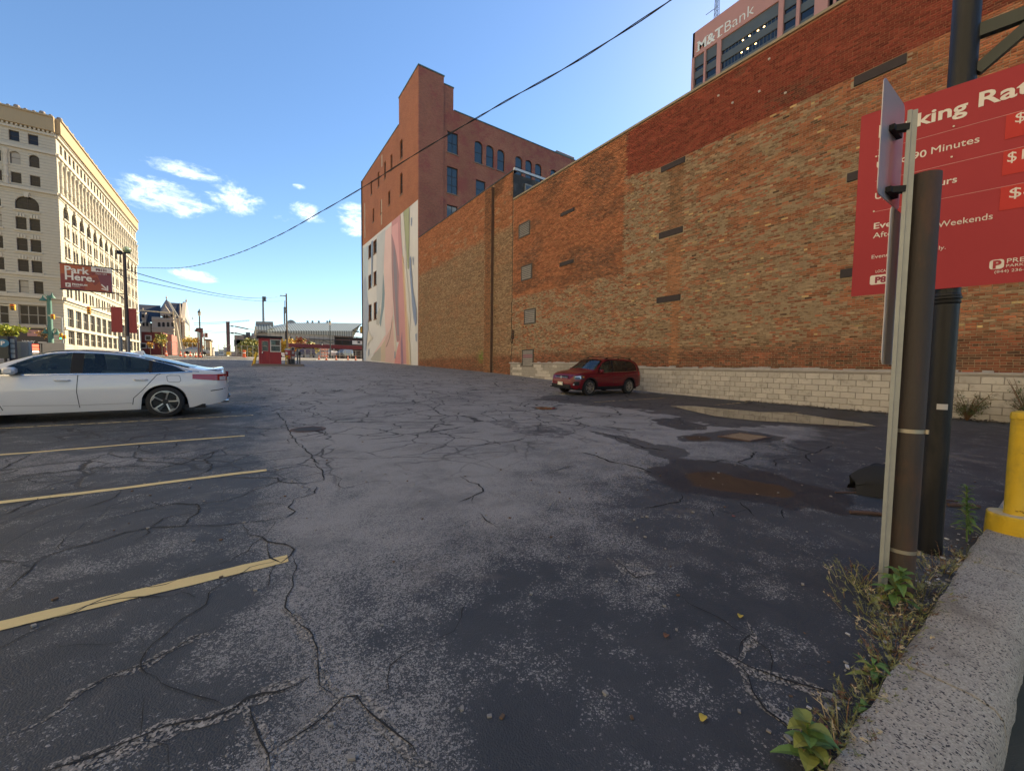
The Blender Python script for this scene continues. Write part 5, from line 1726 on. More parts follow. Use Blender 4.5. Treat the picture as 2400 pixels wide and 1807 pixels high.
def car_body(root, D, paint):
    """lofted body. Frame: x forward (rear bumper at 0), y left, z up. D holds the side profile and plan shape."""
    L, Wd = D['L'], D['W']/2
    top, belt, sill = smooth_pl(D['top'], D.get('rad', .06)), smooth_pl(D['belt'], .08), smooth_pl(D['sill'], .03)
    plan = smooth_pl(D['plan'], .04)
    xs_ = sorted(set([round(v, 4) for v in np.arange(0, L+1e-6, D.get('step', .03))]+[L]))
    wr = D['arch']
    def low(x):
        z = sill(x)
        for xw in D['wheels']:
            d = abs(x-xw)
            if d < wr:
                z = max(z, D['r']+math.sqrt(wr*wr-d*d)*1.0)
        return z
    U = [0, .10, .22, .36, .50, .62, .74, .86, 1.0]                 # from the sill to the belt line
    bulge = [.955, .975, .99, .998, 1.0, .998, .99, .975, .955]
    G = [.14, .30, .48, .66, .82, .94, 1.0]                         # from the belt up to the roof edge
    H = [.86, .62, .36, .12]                                        # across the roof, as a share of the roof half width
    rows_ = []
    for x in xs_:
        zt, zb, zl = top(x), belt(x), low(x)
        zb = min(zb, zt-.004)
        wp = plan(x)*Wd
        cab = max(0.0, zt-zb)
        tum = D['tumble']*min(1, cab/D['cab'])
        crown = .035+.02*min(1, cab/.4)
        wr_ = wp*bulge[-1]-tum                                       # half width at the roof edge
        r_ = []
        z_low_body = sill(x)
        for u, b in zip(U, bulge):
            z = zl+(zb-zl)*u
            uu = (z-z_low_body)/max(.05, zb-z_low_body)
            bb = float(np.interp(uu, U, bulge))
            r_.append((wp*bb, z))
        ze = max(zb+.002, zt-crown)
        for q in G:
            z = zb+(ze-zb)*q
            r_.append((wp*bulge[-1]+(wr_-wp*bulge[-1])*(q**1.25), z))
        for h in H:
            r_.append((wr_*h, ze+(zt-ze)*(1-h*h)))
        rows_.append((x, r_))
    nr = len(rows_[0][1])
    V, F, info = [], [], []
    for x, r_ in rows_:
        for y, z in r_:
            V.append((x, y, z))
        for y, z in reversed(r_):
            V.append((x, -y, z))
    n2 = 2*nr
    nb = len(U)
    for i in range(len(rows_)-1):
        for k in range(n2-1):
            F.append((i*n2+k, (i+1)*n2+k, (i+1)*n2+k+1, i*n2+k+1))
            kk = k if k < nr else n2-2-k
            info.append((i, kk, 1 if k < nr else -1))
    ends = [tuple(range(n2)), tuple(range((len(rows_)-1)*n2+n2-1, (len(rows_)-1)*n2-1, -1))]
    # vertex normals of the whole skin, so that doors cut from it shade as one surface
    full = bpy.data.meshes.new('skin')
    full.from_pydata(V, [], F+ends)
    full.update()
    nor = [tuple(v.normal) for v in full.vertices]
    cen = [sum((Vector(V[j]) for j in f), Vector())/4 for f in F]
    flip = 1
    t_ = min(range(len(V)), key=lambda j: -V[j][2])
    if nor[t_][2] < 0:
        flip = -1
    bpy.data.meshes.remove(full)
    groups = {}
    for f, c, (i, kk, s_) in zip(F, cen, info):
        zone = 'body'
        if D['in_glass'](c.x, c.z, kk >= nb-1+0 and kk < nb+len(G)-1, kk >= nb+len(G)-1):
            continue
        for nm, x0, x1 in D['doors']:
            if kk < nb-1 and D['door'](nm, c.x, c.z):
                zone = nm+('_l' if s_ > 0 else '_r')
        groups.setdefault(zone, []).append(f)
    out = {}
    for zone, fs in groups.items():
        used = sorted({j for f in fs for j in f})
        idx = {j: a for a, j in enumerate(used)}
        me = bpy.data.meshes.new(zone)
        ff = [tuple(idx[j] for j in f) for f in fs]
        if zone == 'body':
            rest_ = []
            me.from_pydata([V[j] for j in used], [], ff+[tuple(idx[j] for j in e if j in idx) for e in ends])
        else:
            me.from_pydata([V[j] for j in used], [], ff)
        for p in me.polygons:
            p.use_smooth = len(p.vertices) == 4
        me.materials.append(paint)
        me.update()
        if flip < 0:
            me.flip_normals()
        try:
            me.normals_split_custom_set_from_vertices([Vector(nor[j])*flip for j in used])
        except Exception:
            pass
        nm = 'body' if zone == 'body' else 'door'
        o = link(nm, me, root)
        out[zone] = o
    def skin_y(x, z):
        i = int(np.clip(np.searchsorted(xs_, x), 1, len(xs_)-1))
        def yat(r_):
            pts = [p for p in r_[:nb+len(G)]]
            zs_ = [p[1] for p in pts]
            return float(np.interp(z, zs_, [p[0] for p in pts]))
        a, b = rows_[i-1], rows_[i]
        t = (x-a[0])/(b[0]-a[0])
        return yat(a[1])*(1-t)+yat(b[1])*t
    def top_z(x, y):
        i = int(np.clip(np.searchsorted(xs_, x), 1, len(xs_)-1))
        def zat(r_):
            pts = sorted([(p[0], p[1]) for p in r_[nb+len(G)-1:]])
            return float(np.interp(abs(y), [p[0] for p in pts], [p[1] for p in pts]))
        a, b = rows_[i-1], rows_[i]
        t = (x-a[0])/(b[0]-a[0])
        return zat(a[1])*(1-t)+zat(b[1])*t
    return out, skin_y, top_z, top, belt

def side_patch(parent, name, material, skin_y, lo, hi, x0, x1, off, s_, n=16, m_=5, thick=0.0):
    """a patch lying on the body side between the curves lo(x) and hi(x)"""
    V, F = [], []
    for i in range(n+1):
        x = x0+(x1-x0)*i/n
        a, b = lo(x), max(lo(x)+.001, hi(x))
        for j in range(m_+1):
            z = a+(b-a)*j/m_
            V.append((x, s_*(skin_y(x, z)+off), z))
    for i in range(n):
        for j in range(m_):
            F.append((i*(m_+1)+j, (i+1)*(m_+1)+j, (i+1)*(m_+1)+j+1, i*(m_+1)+j+1))
    mb = MB()
    mb.add(V, F)
    return mb.build(name, material, parent, True)

def side_line(parent, name, material, skin_y, pts, off, s_, r=.006):
    mb = MB()
    P = []
    for a, b in zip(pts[:-1], pts[1:]):
        n = max(2, int(math.dist(a, b)/.06))
        P += [(a[0]+(b[0]-a[0])*k/n, a[1]+(b[1]-a[1])*k/n) for k in range(n)]
    P.append(pts[-1])
    for k in range(len(P)-1):
        (xa, za), (xb, zb) = P[k], P[k+1]
        d = math.hypot(xb-xa, zb-za) or 1
        nx_, nz_ = -(zb-za)/d*r, (xb-xa)/d*r
        q = []
        for (x, z, e) in ((xa, za, -1), (xb, zb, -1), (xb, zb, 1), (xa, za, 1)):
            x2, z2 = x+nx_*e, z+nz_*e
            q.append((x2, s_*(skin_y(x2, z2)+off), z2))
        mb.quad(*q)
    return mb.build(name, material, parent)

def top_patch(parent, name, material, top_z, x0, x1, w0, w1, off, n=14, m_=10, inset=0.0):
    V, F = [], []
    for i in range(n+1):
        t = i/n
        x = x0+(x1-x0)*t
        w = w0+(w1-w0)*t
        for j in range(m_+1):
            y = -w+2*w*j/m_
            V.append((x, y, top_z(x, y)+off))
    for i in range(n):
        for j in range(m_):
            F.append((i*(m_+1)+j, (i+1)*(m_+1)+j, (i+1)*(m_+1)+j+1, i*(m_+1)+j+1))
    mb = MB()
    mb.add(V, F)
    return mb.build(name, material, parent, True)

def seats(root, xs_, z, w=.24, tone=None):
    tone = tone or SEAT
    for x in xs_:
        for y in (-.37, .37):
            mb = MB()
            mb.box((x-.25, y-w, z), (x+.28, y+w, z+.16), bev=.05)
            mb.prism([(x-.30, y-w+.02, z+.05), (x-.16, y-w+.02, z+.08), (x-.32, y-w+.06, z+.62), (x-.43, y-w+.06, z+.6)], (0, 2*w-.06, 0))
            mb.box((x-.46, y-.13, z+.62), (x-.35, y+.13, z+.82), bev=.03)
            mb.build('seat', tone, root)

def build_sedan():
    root = thing('sedan', 'white four-door sedan with black five-spoke wheels parked at the left edge', 'car')
    PAINT_ = car_paint('pearl_white', (.66, .645, .625))
    L = 4.88
    D = dict(L=L, W=1.86, r=.335, arch=.385, wheels=(1.10, 3.93), tumble=.24, cab=.48,
             top=[(0, .70), (.02, .93), (.05, 1.02), (.20, 1.045), (.42, 1.06), (.75, 1.135), (1.15, 1.255), (1.60, 1.375), (2.0, 1.43), (2.45, 1.45), (2.75, 1.43), (3.05, 1.36), (3.4, 1.21), (3.72, 1.04), (4.1, .97), (4.5, .88), (4.72, .78), (4.85, .66), (L, .55)],
             belt=[(0, .68), (.05, .97), (.3, 1.0), (.8, .985), (1.3, .955), (2.2, .945), (3.2, .925), (3.8, .90), (4.4, .82), (4.75, .70), (L, .53)],
             sill=[(0, .34), (.12, .27), (.5, .20), (.75, .185), (1.6, .19), (2.5, .185), (3.4, .18), (4.3, .19), (4.75, .24), (L, .32)],
             plan=[(0, .70), (.05, .82), (.18, .90), (.45, .955), (.9, .99), (1.6, 1.0), (3.2, 1.0), (3.9, .985), (4.35, .93), (4.65, .82), (4.8, .68), (L, .5)])
    hi_edge = [(.42, .93), (.70, 1.05), (1.1, 1.20), (1.6, 1.315), (2.05, 1.365), (2.5, 1.375), (2.8, 1.345), (3.05, 1.27), (3.3, 1.13), (3.58, .93)]
    D['in_glass'] = lambda x, z, side, roof: (side and .95 < x < 3.4 and z > pl(D['belt'], x)+.03 and z < pl(hi_edge, x)-.02) or (roof and (.68 < x < 1.45 or 2.92 < x < 3.62))
    def door(nm, x, z):
        if nm == 'front_door':
            return 2.42 < x < 3.46 and .27 < z
        ed = max(1.20+.06*0, 1.62-max(0, (z-.40))*0.72) if z > .40 else 1.62
        return ed < x < 2.40 and .27 < z
    D['doors'] = (('front_door', 0, 0), ('rear_door', 0, 0))
    D['door'] = door
    out, sy, tz, top, belt = car_body(root, D, PAINT_)
    lo = lambda x: belt(x)+.012
    hi = lambda x: min(pl(hi_edge, x), top(x)-.065)
    for s_ in (1, -1):
        dr_f, dr_r = out['front_door_'+('l' if s_ > 0 else 'r')], out['rear_door_'+('l' if s_ > 0 else 'r')]
        side_patch(dr_f, 'side_window', CARG, sy, lo, hi, 2.52, 3.50, .004, s_)
        side_patch(dr_r, 'side_window', CARG, sy, lo, hi, 1.36, 2.34, .004, s_)
        side_patch(root, 'quarter_window', DARKG, sy, lo, lambda x: min(hi(x), lo(x)+max(0, (x-.72))*.62), .74, 1.30, .004, s_)
        side_patch(root, 'window_pillar', BLACKPL, sy, lo, hi, 2.345, 2.515, .003, s_, 4)
        side_patch(root, 'window_pillar', BLACKPL, sy, lo, lambda x: min(hi(x), lo(x)+max(0, (x-.72))*.62), 1.302, 1.356, .003, s_, 3)
        side_line(root, 'chrome_strip', CHROME, sy, [(.62, 1.0), (1.0, .975), (1.6, .955), (2.5, .952), (3.58, .925)], .008, s_, .012)
        side_line(root, 'chrome_strip', CHROME, sy, [(.50, 1.0), (.66, 1.015), (1.0, 1.15), (1.3, 1.245), (1.7, 1.335), (2.1, 1.37), (2.5, 1.378), (2.8, 1.348), (3.05, 1.275)], .008, s_, .007)
        SEAM = mat('seam_dark', (.03, .03, .03), .8)
        side_line(root, 'door_seam', SEAM, sy, [(2.41, .93), (2.43, .60), (2.40, .27)], .0015, s_, .006)
        side_line(root, 'door_seam', SEAM, sy, [(1.16, .95), (1.22, .93), (1.46, .60), (1.60, .44), (1.62, .30)], .0015, s_, .006)
        side_line(root, 'door_seam', SEAM, sy, [(3.47, .90), (3.46, .45), (3.40, .27)], .0015, s_, .006)
        for x, d_ in ((2.62, dr_f), (1.48, dr_r)):
            z = .83
            mb = MB()
            y = sy(x, z)
            mb.tube([(x-.10, s_*(y-.004), z-.004), (x-.075, s_*(y+.030), z), (x+.075, s_*(y+.032), z+.004), (x+.10, s_*(y-.004), z+.004)], .021, 8)
            mb.build('handle', PAINT_, d_, True)
        # lower crease and sill
        side_patch(root, 'sill_skirt', PAINT_, sy, lambda x: .19, lambda x: .245+.01*(x-2.5), 1.53, 3.50, .014, s_, 20, 2)
        side_line(root, 'crease_shade_line', mat('crease_shade', (.42, .40, .38), .3), sy, [(1.62, .335), (2.4, .325), (3.4, .36)], .004, s_, .006)  # flat darker strip: shade of the crease put into colour
        # fuel flap
        if s_ > 0:
            side_line(root, 'fuel_flap', SEAM, sy, [(.84, .90), (.82, .80), (.86, .765), (1.02, .775), (1.05, .80), (1.06, .90), (1.02, .915), (.86, .915), (.84, .90)], .002, s_, .004)
        # mirror
        mb = MB()
        mb.box((3.18, s_*.90, .95), (3.34, s_*1.08, 1.09), bev=.035)
        mb.bar((3.27, s_*.86, .95), (3.28, s_*.94, .99), .05, .05)
        mb.build('mirror', PAINT_, root, True)
        # tail lamp wraps round the corner
        tl = side_patch(root, 'tail_lamp', TAIL, sy, lambda x: .79+.10*max(0, x-.14)**1.0, lambda x: .935+.015*x, .0, .62, .010, s_, 14, 4)
        side_patch(tl, 'clear_lens', LAMPW, sy, lambda x: .80, lambda x: .885, .02, .13, .016, s_, 4, 3)
        side_line(root, 'bumper_seam', mat('bumper_dark', (.02, .02, .02), .6), sy, [(.03, .60), (.12, .58), (.30, .555)], .004, s_, .010)
        side_patch(root, 'bumper_strip', PAINT_, sy, lambda x: .47, lambda x: .475, .02, .70, .012, s_, 10, 1)  # thin raised strip in body paint
        for x in (1.10, 3.93):
            make_wheel(root, x, s_*.80, .335, .245, s_, 'swirl')
        # wheel housings
        for x in (1.10, 3.93):
            hs = MB()
            pts = [(x+.39*math.cos(t), .335+.39*math.sin(t)) for t in np.linspace(-.1, math.pi+.1, 16)]
            for a, b in zip(pts[:-1], pts[1:]):
                hs.quad((a[0], s_*.895, a[1]), (b[0], s_*.895, b[1]), (b[0], s_*.55, b[1]), (a[0], s_*.55, a[1]))
            hs.add([(p[0], s_*.55, p[1]) for p in pts], [tuple(range(len(pts)))])
            hs.build('wheel_housing', BLACKPL, root)
    top_patch(root, 'rear_window', DARKG, tz, .60, 1.52, .60, .56, .005)
    top_patch(root, 'windscreen', CARG, tz, 2.90, 3.64, .57, .64, .005)
    # boot lip, bumper insert, exhausts, aerial
    mb = MB()
    n = 12
    V, F = [], []
    for k in range(n+1):
        y = -.70+1.40*k/n
        c_ = 1-(abs(y)/.70)**4
        x = .10+.10*(abs(y)/.7)**3
        V += [(x+.22, y, tz(x+.22, y)-.004), (x, y, 1.045+.035*c_), (x-.035, y, 1.03+.02*c_), (x+.02, y, 1.0)]
    for k in range(n):
        for j in range(3):
            F.append((k*4+j, (k+1)*4+j, (k+1)*4+j+1, k*4+j+1))
    mb.add(V, F)
    mb.build('boot_spoiler', PAINT_, root, True)
    MB().box((-.012, -.26, .70), (.004, .26, .82)).build('number_plate', mat('plate_cream', (.62, .60, .50), .5), root)
    MB().box((-.01, -.62, .26), (.20, .62, .38), bev=.03).build('bumper_insert', BLACKPL, root)
    for y in (-.62, .62):
        MB().lathe([(.045, -.06), (.045, .10), (.038, .10), (.038, -.06)], (.03, y, .30), 12, 'x').build('exhaust', CHROME, root, True)
    mb = MB()
    z = tz(1.62, 0)
    mb.prism([(1.55, -.035, z-.01), (1.78, -.03, z-.004), (1.60, -.008, z+.065), (1.56, -.008, z+.062)], (0, .0, 0))
    mb.add([(1.53, -.04, z-.01), (1.80, -.012, z), (1.80, .012, z), (1.53, .04, z-.01), (1.56, -.006, z+.07), (1.63, -.006, z+.06), (1.63, .006, z+.06), (1.56, .006, z+.07)], [(0, 1, 5, 4), (1, 2, 6, 5), (2, 3, 7, 6), (3, 0, 4, 7), (4, 5, 6, 7)])
    mb.build('roof_aerial', PAINT_, root)
    mb = MB()
    for y in (-.52, .52):
        pts = [(x, y, tz(x, y)+.008) for x in np.linspace(1.55, 2.85, 10)]
        mb.tube(pts, .008, 4)
    mb.build('roof_moulding', BLACKPL, root)
    # inside
    MB().box((.95, -.78, .30), (3.5, .78, .42)).box((.55, -.70, .42), (1.0, .70, .93)).build('cabin_floor', SEAT, root)
    MB().box((3.30, -.70, .42), (3.66, .70, .92), bev=.05).build('dashboard', SEAT, root)
    seats(root, (1.75, 2.78), .44)
    sw = MB()
    c_ = Vector((3.18, .37, .86))
    pts = [c_+Vector((.06*math.sin(t), .18*math.cos(t), .17*math.sin(t))) for t in np.linspace(0, 2*math.pi, 20)]
    sw.tube(pts, .016, 6)
    sw.bar(c_+Vector((0, -.17, 0)), c_+Vector((0, .17, 0)), .03, .03)
    sw.build('steering_wheel', BLACKPL, root, True)
    MB().box((.4, -.86, .17), (4.6, .86, .26)).build('underbody', BLACKPL, root)
    return root

def build_suv():
    root = thing('suv', 'dark red SUV with roof rails backed up to the brick wall', 'car')
    PAINT_ = car_paint('dark_red_paint', (.125, .006, .012), .0)
    PAINT_.node_tree.nodes['Principled BSDF'].inputs['Coat Weight'].default_value = .35
    PAINT_.node_tree.nodes['Principled BSDF'].inputs['Specular IOR Level'].default_value = .25
    L = 4.64
    D = dict(L=L, W=1.81, r=.355, arch=.415, wheels=(.98, 3.65), tumble=.20, cab=.62, step=.035, rad=.07,
             top=[(0, .75), (.03, 1.10), (.12, 1.32), (.35, 1.58), (.62, 1.68), (1.2, 1.715), (2.0, 1.72), (2.5, 1.69), (2.75, 1.62), (3.1, 1.36), (3.42, 1.13), (3.8, 1.085), (4.2, 1.02), (4.45, .94), (4.58, .80), (L, .66)],
             belt=[(0, .72), (.05, 1.06), (.4, 1.11), (1.0, 1.075), (2.0, 1.05), (3.0, 1.02), (3.5, 1.0), (4.1, .93), (4.45, .84), (4.58, .74), (L, .62)],
             sill=[(0, .42), (.15, .36), (.5, .30), (1.5, .27), (3.0, .27), (4.1, .28), (4.5, .30), (L, .36)],
             plan=[(0, .80), (.06, .89), (.25, .95), (.7, .99), (1.5, 1.0), (3.2, 1.0), (3.9, .98), (4.2, .94), (4.45, .85), (4.58, .72), (L, .62)])
    hi_edge = [(.30, 1.16), (.45, 1.40), (.62, 1.53), (.9, 1.585), (1.6, 1.61), (2.2, 1.61), (2.5, 1.575), (2.75, 1.47), (3.0, 1.28), (3.3, 1.03)]
    D['in_glass'] = lambda x, z, side, roof: (side and .50 < x < 3.1 and z > pl(D['belt'], x)+.03 and z < pl(hi_edge, x)-.02) or (roof and (.10 < x < .42 or 2.72 < x < 3.34))
    D['doors'] = (('front_door', 0, 0), ('rear_door', 0, 0))
    D['door'] = lambda nm, x, z: ((2.17 < x < 3.22) if nm == 'front_door' else (max(1.12, 1.42-max(0, z-.55)*.5) < x < 2.15)) and z > .40
    out, sy, tz, top, belt = car_body(root, D, PAINT_)
    lo = lambda x: belt(x)+.012
    hi = lambda x: min(pl(hi_edge, x), top(x)-.07)
    SEAM = mat('seam_dark', (.03, .03, .03), .8)
    for s_ in (1, -1):
        dr_f, dr_r = out['front_door_'+('l' if s_ > 0 else 'r')], out['rear_door_'+('l' if s_ > 0 else 'r')]
        side_patch(dr_f, 'side_window', CARG, sy, lo, hi, 2.20, 3.10, .004, s_)
        side_patch(dr_r, 'side_window', DARKG, sy, lo, hi, 1.22, 2.10, .004, s_)
        side_patch(root, 'quarter_window', DARKG, sy, lo, hi, .45, 1.16, .004, s_)
        side_patch(root, 'window_pillar', BLACKPL, sy, lo, hi, 2.105, 2.195, .003, s_, 3)
        side_patch(root, 'window_pillar', BLACKPL, sy, lo, hi, 1.165, 1.215, .003, s_, 3)
        side_line(root, 'chrome_strip', CHROME, sy, [(.42, 1.13), (1.0, 1.09), (2.0, 1.062), (3.26, 1.02)], .008, s_, .010)
        side_line(root, 'chrome_strip', CHROME, sy, [(.42, 1.13), (.40, 1.24), (.52, 1.44), (.66, 1.54)], .008, s_, .008)
        side_line(root, 'door_seam', SEAM, sy, [(2.16, 1.03), (2.17, .6), (2.14, .38)], .002, s_, .006)
        side_line(root, 'door_seam', SEAM, sy, [(1.13, 1.06), (1.18, .95), (1.40, .60), (1.45, .40)], .002, s_, .006)
        side_line(root, 'door_seam', SEAM, sy, [(3.23, 1.0), (3.22, .6), (3.16, .40)], .002, s_, .006)
        side_line(root, 'shoulder_glint_line', mat('crease_glint_red', (.26, .03, .035), .3), sy, [(.30, .98), (1.2, .955), (2.4, .93), (3.7, .90)], .004, s_, .008)  # flat lighter strip: glint along the shoulder put into colour
        for x, d_ in ((2.36, dr_f), (1.34, dr_r)):
            y = sy(x, .93)
            MB().tube([(x-.10, s_*(y-.004), .925), (x-.07, s_*(y+.03), .93), (x+.07, s_*(y+.03), .935), (x+.10, s_*(y-.004), .935)], .016, 8).build('handle', PAINT_, d_, True)
        side_patch(root, 'sill_cladding', BLACKPL, sy, lambda x: .275, lambda x: .41, 1.38, 3.25, .012, s_, 20, 2)
        # black arch lips
        for xw in D['wheels']:
            mb = MB()
            V, F = [], []
            ts = np.linspace(-.15, math.pi+.15, 22)
            for t in ts:
                for rr in (.414, .475):
                    x, z = xw+rr*math.cos(t), .355+rr*math.sin(t)
                    x = min(max(x, .02), L-.02)
                    V.append((x, s_*(sy(x, max(z, .36))+.013), z))
            for k in range(len(ts)-1):
                F.append((2*k, 2*k+2, 2*k+3, 2*k+1))
            mb.add(V, F)
            mb.build('arch_lip', BLACKPL, root, True)
            hs = MB()
            pts = [(xw+.42*math.cos(t), .355+.42*math.sin(t)) for t in np.linspace(-.1, math.pi+.1, 14)]
            for a, b in zip(pts[:-1], pts[1:]):
                hs.quad((a[0], s_*.88, a[1]), (b[0], s_*.88, b[1]), (b[0], s_*.52, b[1]), (a[0], s_*.52, a[1]))
            hs.add([(p[0], s_*.52, p[1]) for p in pts], [tuple(range(len(pts)))])
            hs.build('wheel_housing', BLACKPL, root)
            make_wheel(root, xw, s_*.775, .355, .24, s_, 'star')
        mb = MB()
        mb.box((2.98, s_*.90, 1.02), (3.16, s_*1.08, 1.18), bev=.04)
        mb.build('mirror', PAINT_, root, True)
        MB().bar((3.07, s_*.84, 1.02), (3.08, s_*.95, 1.06), .07, .06).build('mirror_foot', BLACKPL, root)
        hl = side_patch(root, 'headlamp', mat('lamp_dark', (.05, .055, .06), .1, coat=.8), sy, lambda x: .735+.06*max(0, x-4.15)*0, lambda x: .905-.09*max(0, x-4.2), 4.02, 4.50, .012, s_, 10, 3)
        side_patch(hl, 'lamp_strip', LAMPW, sy, lambda x: .76 if x < 4.26 else .83, lambda x: .885-.09*max(0, x-4.2), 4.20, 4.46, .018, s_, 8, 2)
        side_patch(root, 'indicator', mat('amber_lamp', (.6, .2, .03), .2), sy, lambda x: .80, lambda x: .86, 4.03, 4.10, .016, s_, 2, 1)
        tl = side_patch(root, 'tail_lamp', TAIL, sy, lambda x: .90, lambda x: 1.08, .02, .34, .012, s_, 8, 3)
        side_patch(root, 'fog_recess', BLACKPL, sy, lambda x: .46, lambda x: .63, 4.28, 4.52, .010, s_, 6, 3)
        MB().lathe([(.0, .03), (.035, .03), (.04, .0)], (4.50, s_*(sy(4.46, .54)-.03), .50), 10, 'x').build('fog_lamp', LAMPW, root)
        # roof rail
        rl = MB()
        pts = [(.62, s_*.60, tz(.62, .60)), (.74, s_*.60, tz(.74, .6)+.055), (1.6, s_*.60, 1.765), (2.35, s_*.60, tz(2.35, .6)+.055), (2.50, s_*.60, tz(2.5, .6))]
        rl.tube(pts, .018, 6)
        for x in (.74, 1.55, 2.36):
            rl.box((x-.05, s_*.585, tz(x, .6)-.01), (x+.05, s_*.615, tz(x, .6)+.05))
        rl.build('roof_rail', BLACKPL, root, True)
    top_patch(root, 'rear_window', DARKG, tz, .11, .40, .56, .55, .006)
    top_patch(root, 'windscreen', CARG, tz, 2.70, 3.36, .58, .70, .006)
    # nose
    gr = MB().prism([(4.52, -.40, .62), (4.60, -.40, .62), (4.56, -.40, .86), (4.47, -.43, .86)], (0, .80, 0)).build('grille', BLACKPL, root)
    gb = MB()
    gb.box((4.585, -.42, .765), (4.625, .42, .80), bev=.008)
    for k in range(3):
        gb.box((4.59, -.38, .65+k*.035), (4.61, .38, .662+k*.035))
    gb.build('grille_bar', CHROME, gr)
    MB().lathe([(.0, .02), (.06, .02), (.065, 0)], (4.61, 0, .78), 12, 'x').build('emblem', CHROME, gr)
    MB().box((4.52, -.62, .34), (4.655, .62, .50), bev=.03).build('lower_intake', BLACKPL, root)
    MB().box((4.45, -.70, .30), (4.68, .70, .345), bev=.015).build('chin', BLACKPL, root)
    MB().box((4.66, -.16, .44), (4.675, .16, .58)).build('number_plate', mat('plate_cream', (.62, .60, .50), .5), root)
    MB().box((-.03, -.75, .36), (.10, .75, .62), bev=.04).build('rear_bumper', BLACKPL, root)
    MB().box((.4, -.76, .38), (3.3, .76, .46)).box((.30, -.70, .46), (.6, .70, 1.0)).build('cabin_floor', SEAT, root)
    MB().box((3.05, -.70, .5), (3.40, .70, 1.02), bev=.05).build('dashboard', SEAT, root)
    seats(root, (1.55, 2.5), .55, tone=mat('beige_seat', (.30, .26, .19), .85))
    MB().box((.4, -.82, .24), (4.3, .82, .36)).build('underbody', BLACKPL, root)
    return root

sedan = build_sedan()
sx, sy0 = -.36, 12.33
sedan.location = (sx, sy0, g(12.33))
sedan.rotation_euler = (R(-1.5), 0, R(180))
suv = build_suv()
suv.scale = (.93, .93, .93)
suv.location = (15.32, 12.5, g(12.5))
suv.rotation_euler = (R(-2), 0, R(180))

# plain distant cars: one loft each, glass and wheels as parts
def small_car(label, paint_c, loc, rz, van=False):
    root = thing('parked_car', label, 'car', loc, rz, 'cars parked in the street beyond the lot')
    top = [(0, .7), (.08, 1.0), (.7, 1.05), (1.3, 1.42), (2.5, 1.46), (3.2, 1.05), (4.1, .92), (4.4, .7)] if not van else [(0, .8), (.08, 1.75), (.4, 1.85), (3.0, 1.85), (3.7, 1.2), (4.4, 1.05), (4.6, .7)]
    mb = MB()
    V, F = [], []
    for x, z in top:
        w = .86 if .1 < x < 4.2 else .74
        r_ = .62 if z > 1.2 else w*.95
        V += [(x, -w, .28), (x, -w, min(z, .95)), (x, -r_, z), (x, r_, z), (x, w, min(z, .95)), (x, w, .28)]
    n = len(top)
    for i in range(n-1):
        for k in range(6):
            F.append((i*6+k, (i+1)*6+k, (i+1)*6+(k+1) % 6, i*6+(k+1) % 6))
    F += [tuple(range(6)), tuple(range((n-1)*6+5, (n-1)*6-1, -1))]
    mb.add(V, F)
    mb.build('body', car_paint('paint_%d_%d_%d' % tuple(int(c*99) for c in paint_c), paint_c), root)
    gl = MB()
    for s_ in (-1, 1):
        gl.quad((1.2, s_*.80, 1.0), (2.9, s_*.80, 1.0), (2.45, s_*.66, 1.36), (1.45, s_*.66, 1.36))
    gl.quad((2.62, -.58, 1.40), (2.62, .58, 1.40), (3.16, .68, 1.09), (3.16, -.68, 1.09))
    gl.build('window', DARKG, root)
    for x in (.85, 3.5):
        for s_ in (-1, 1):
            MB().lathe([(.05, -.1), (.3, -.1), (.32, -.05), (.32, .05), (.3, .1), (.05, .1)], (x, s_*.80, .32), 14, 'y').build('wheel', TYRE, root)
    for s_ in (-1, 1):
        MB().box((4.30, s_*.42, .66), (4.41, s_*.70, .80)).build('headlamp', LAMPW, root)
        MB().box((-.01, s_*.50, .75), (.07, s_*.74, .92)).build('tail_lamp', TAIL, root)
    return root
# ------------------------------------------------------------------ posts and signs in the foreground
GALV = mat('galvanised_steel', (.30, .31, .295), .5, .35, .2, 9, .15, 60)
# rusty brown post with two steel straps
bx, by = 3.24, .583
post = thing('rusty_post', 'rusty brown steel pipe post with two steel straps, nearest of the posts by the kerb', 'post', (bx, by, 0))
RPIPE = mat('rusty_brown_pipe', (.040, .030, .024), .7, .0, .35, 5, .25, 70, stretch=(1, 1, .35), grime=((.085, .040, .022), .75, 4.5))
mb = MB()
n = 28
mb.lathe([(.074, -.15), (.074, 2.45)], n=n)
mb.build('pipe', RPIPE, post, True)
MB().lathe([(.0, 2.452), (.071, 2.452), (.071, 2.44)], n=n).build('cap', RPIPE, post)
for z in (.27, .985):
    sb = MB()
    pts = []
    for k in range(33):
        t = 2*math.pi*k/32
        rr = .0765
        x, y = rr*math.cos(t), rr*math.sin(t)
        pts.append((x, y))
    V, F = [], []
    for x, y in pts:
        V += [(x, y, z-.011), (x, y, z+.011)]
    F = [(2*k, 2*k+2, 2*k+3, 2*k+1) for k in range(32)]
    sb.add(V, F)
    sb.box((-.010, -.089, z-.012), (.010, -.077, z+.012))
    sb.build('strap', mat('strap_steel', (.42, .38, .30), .35, .7, .2, 30), post, True)
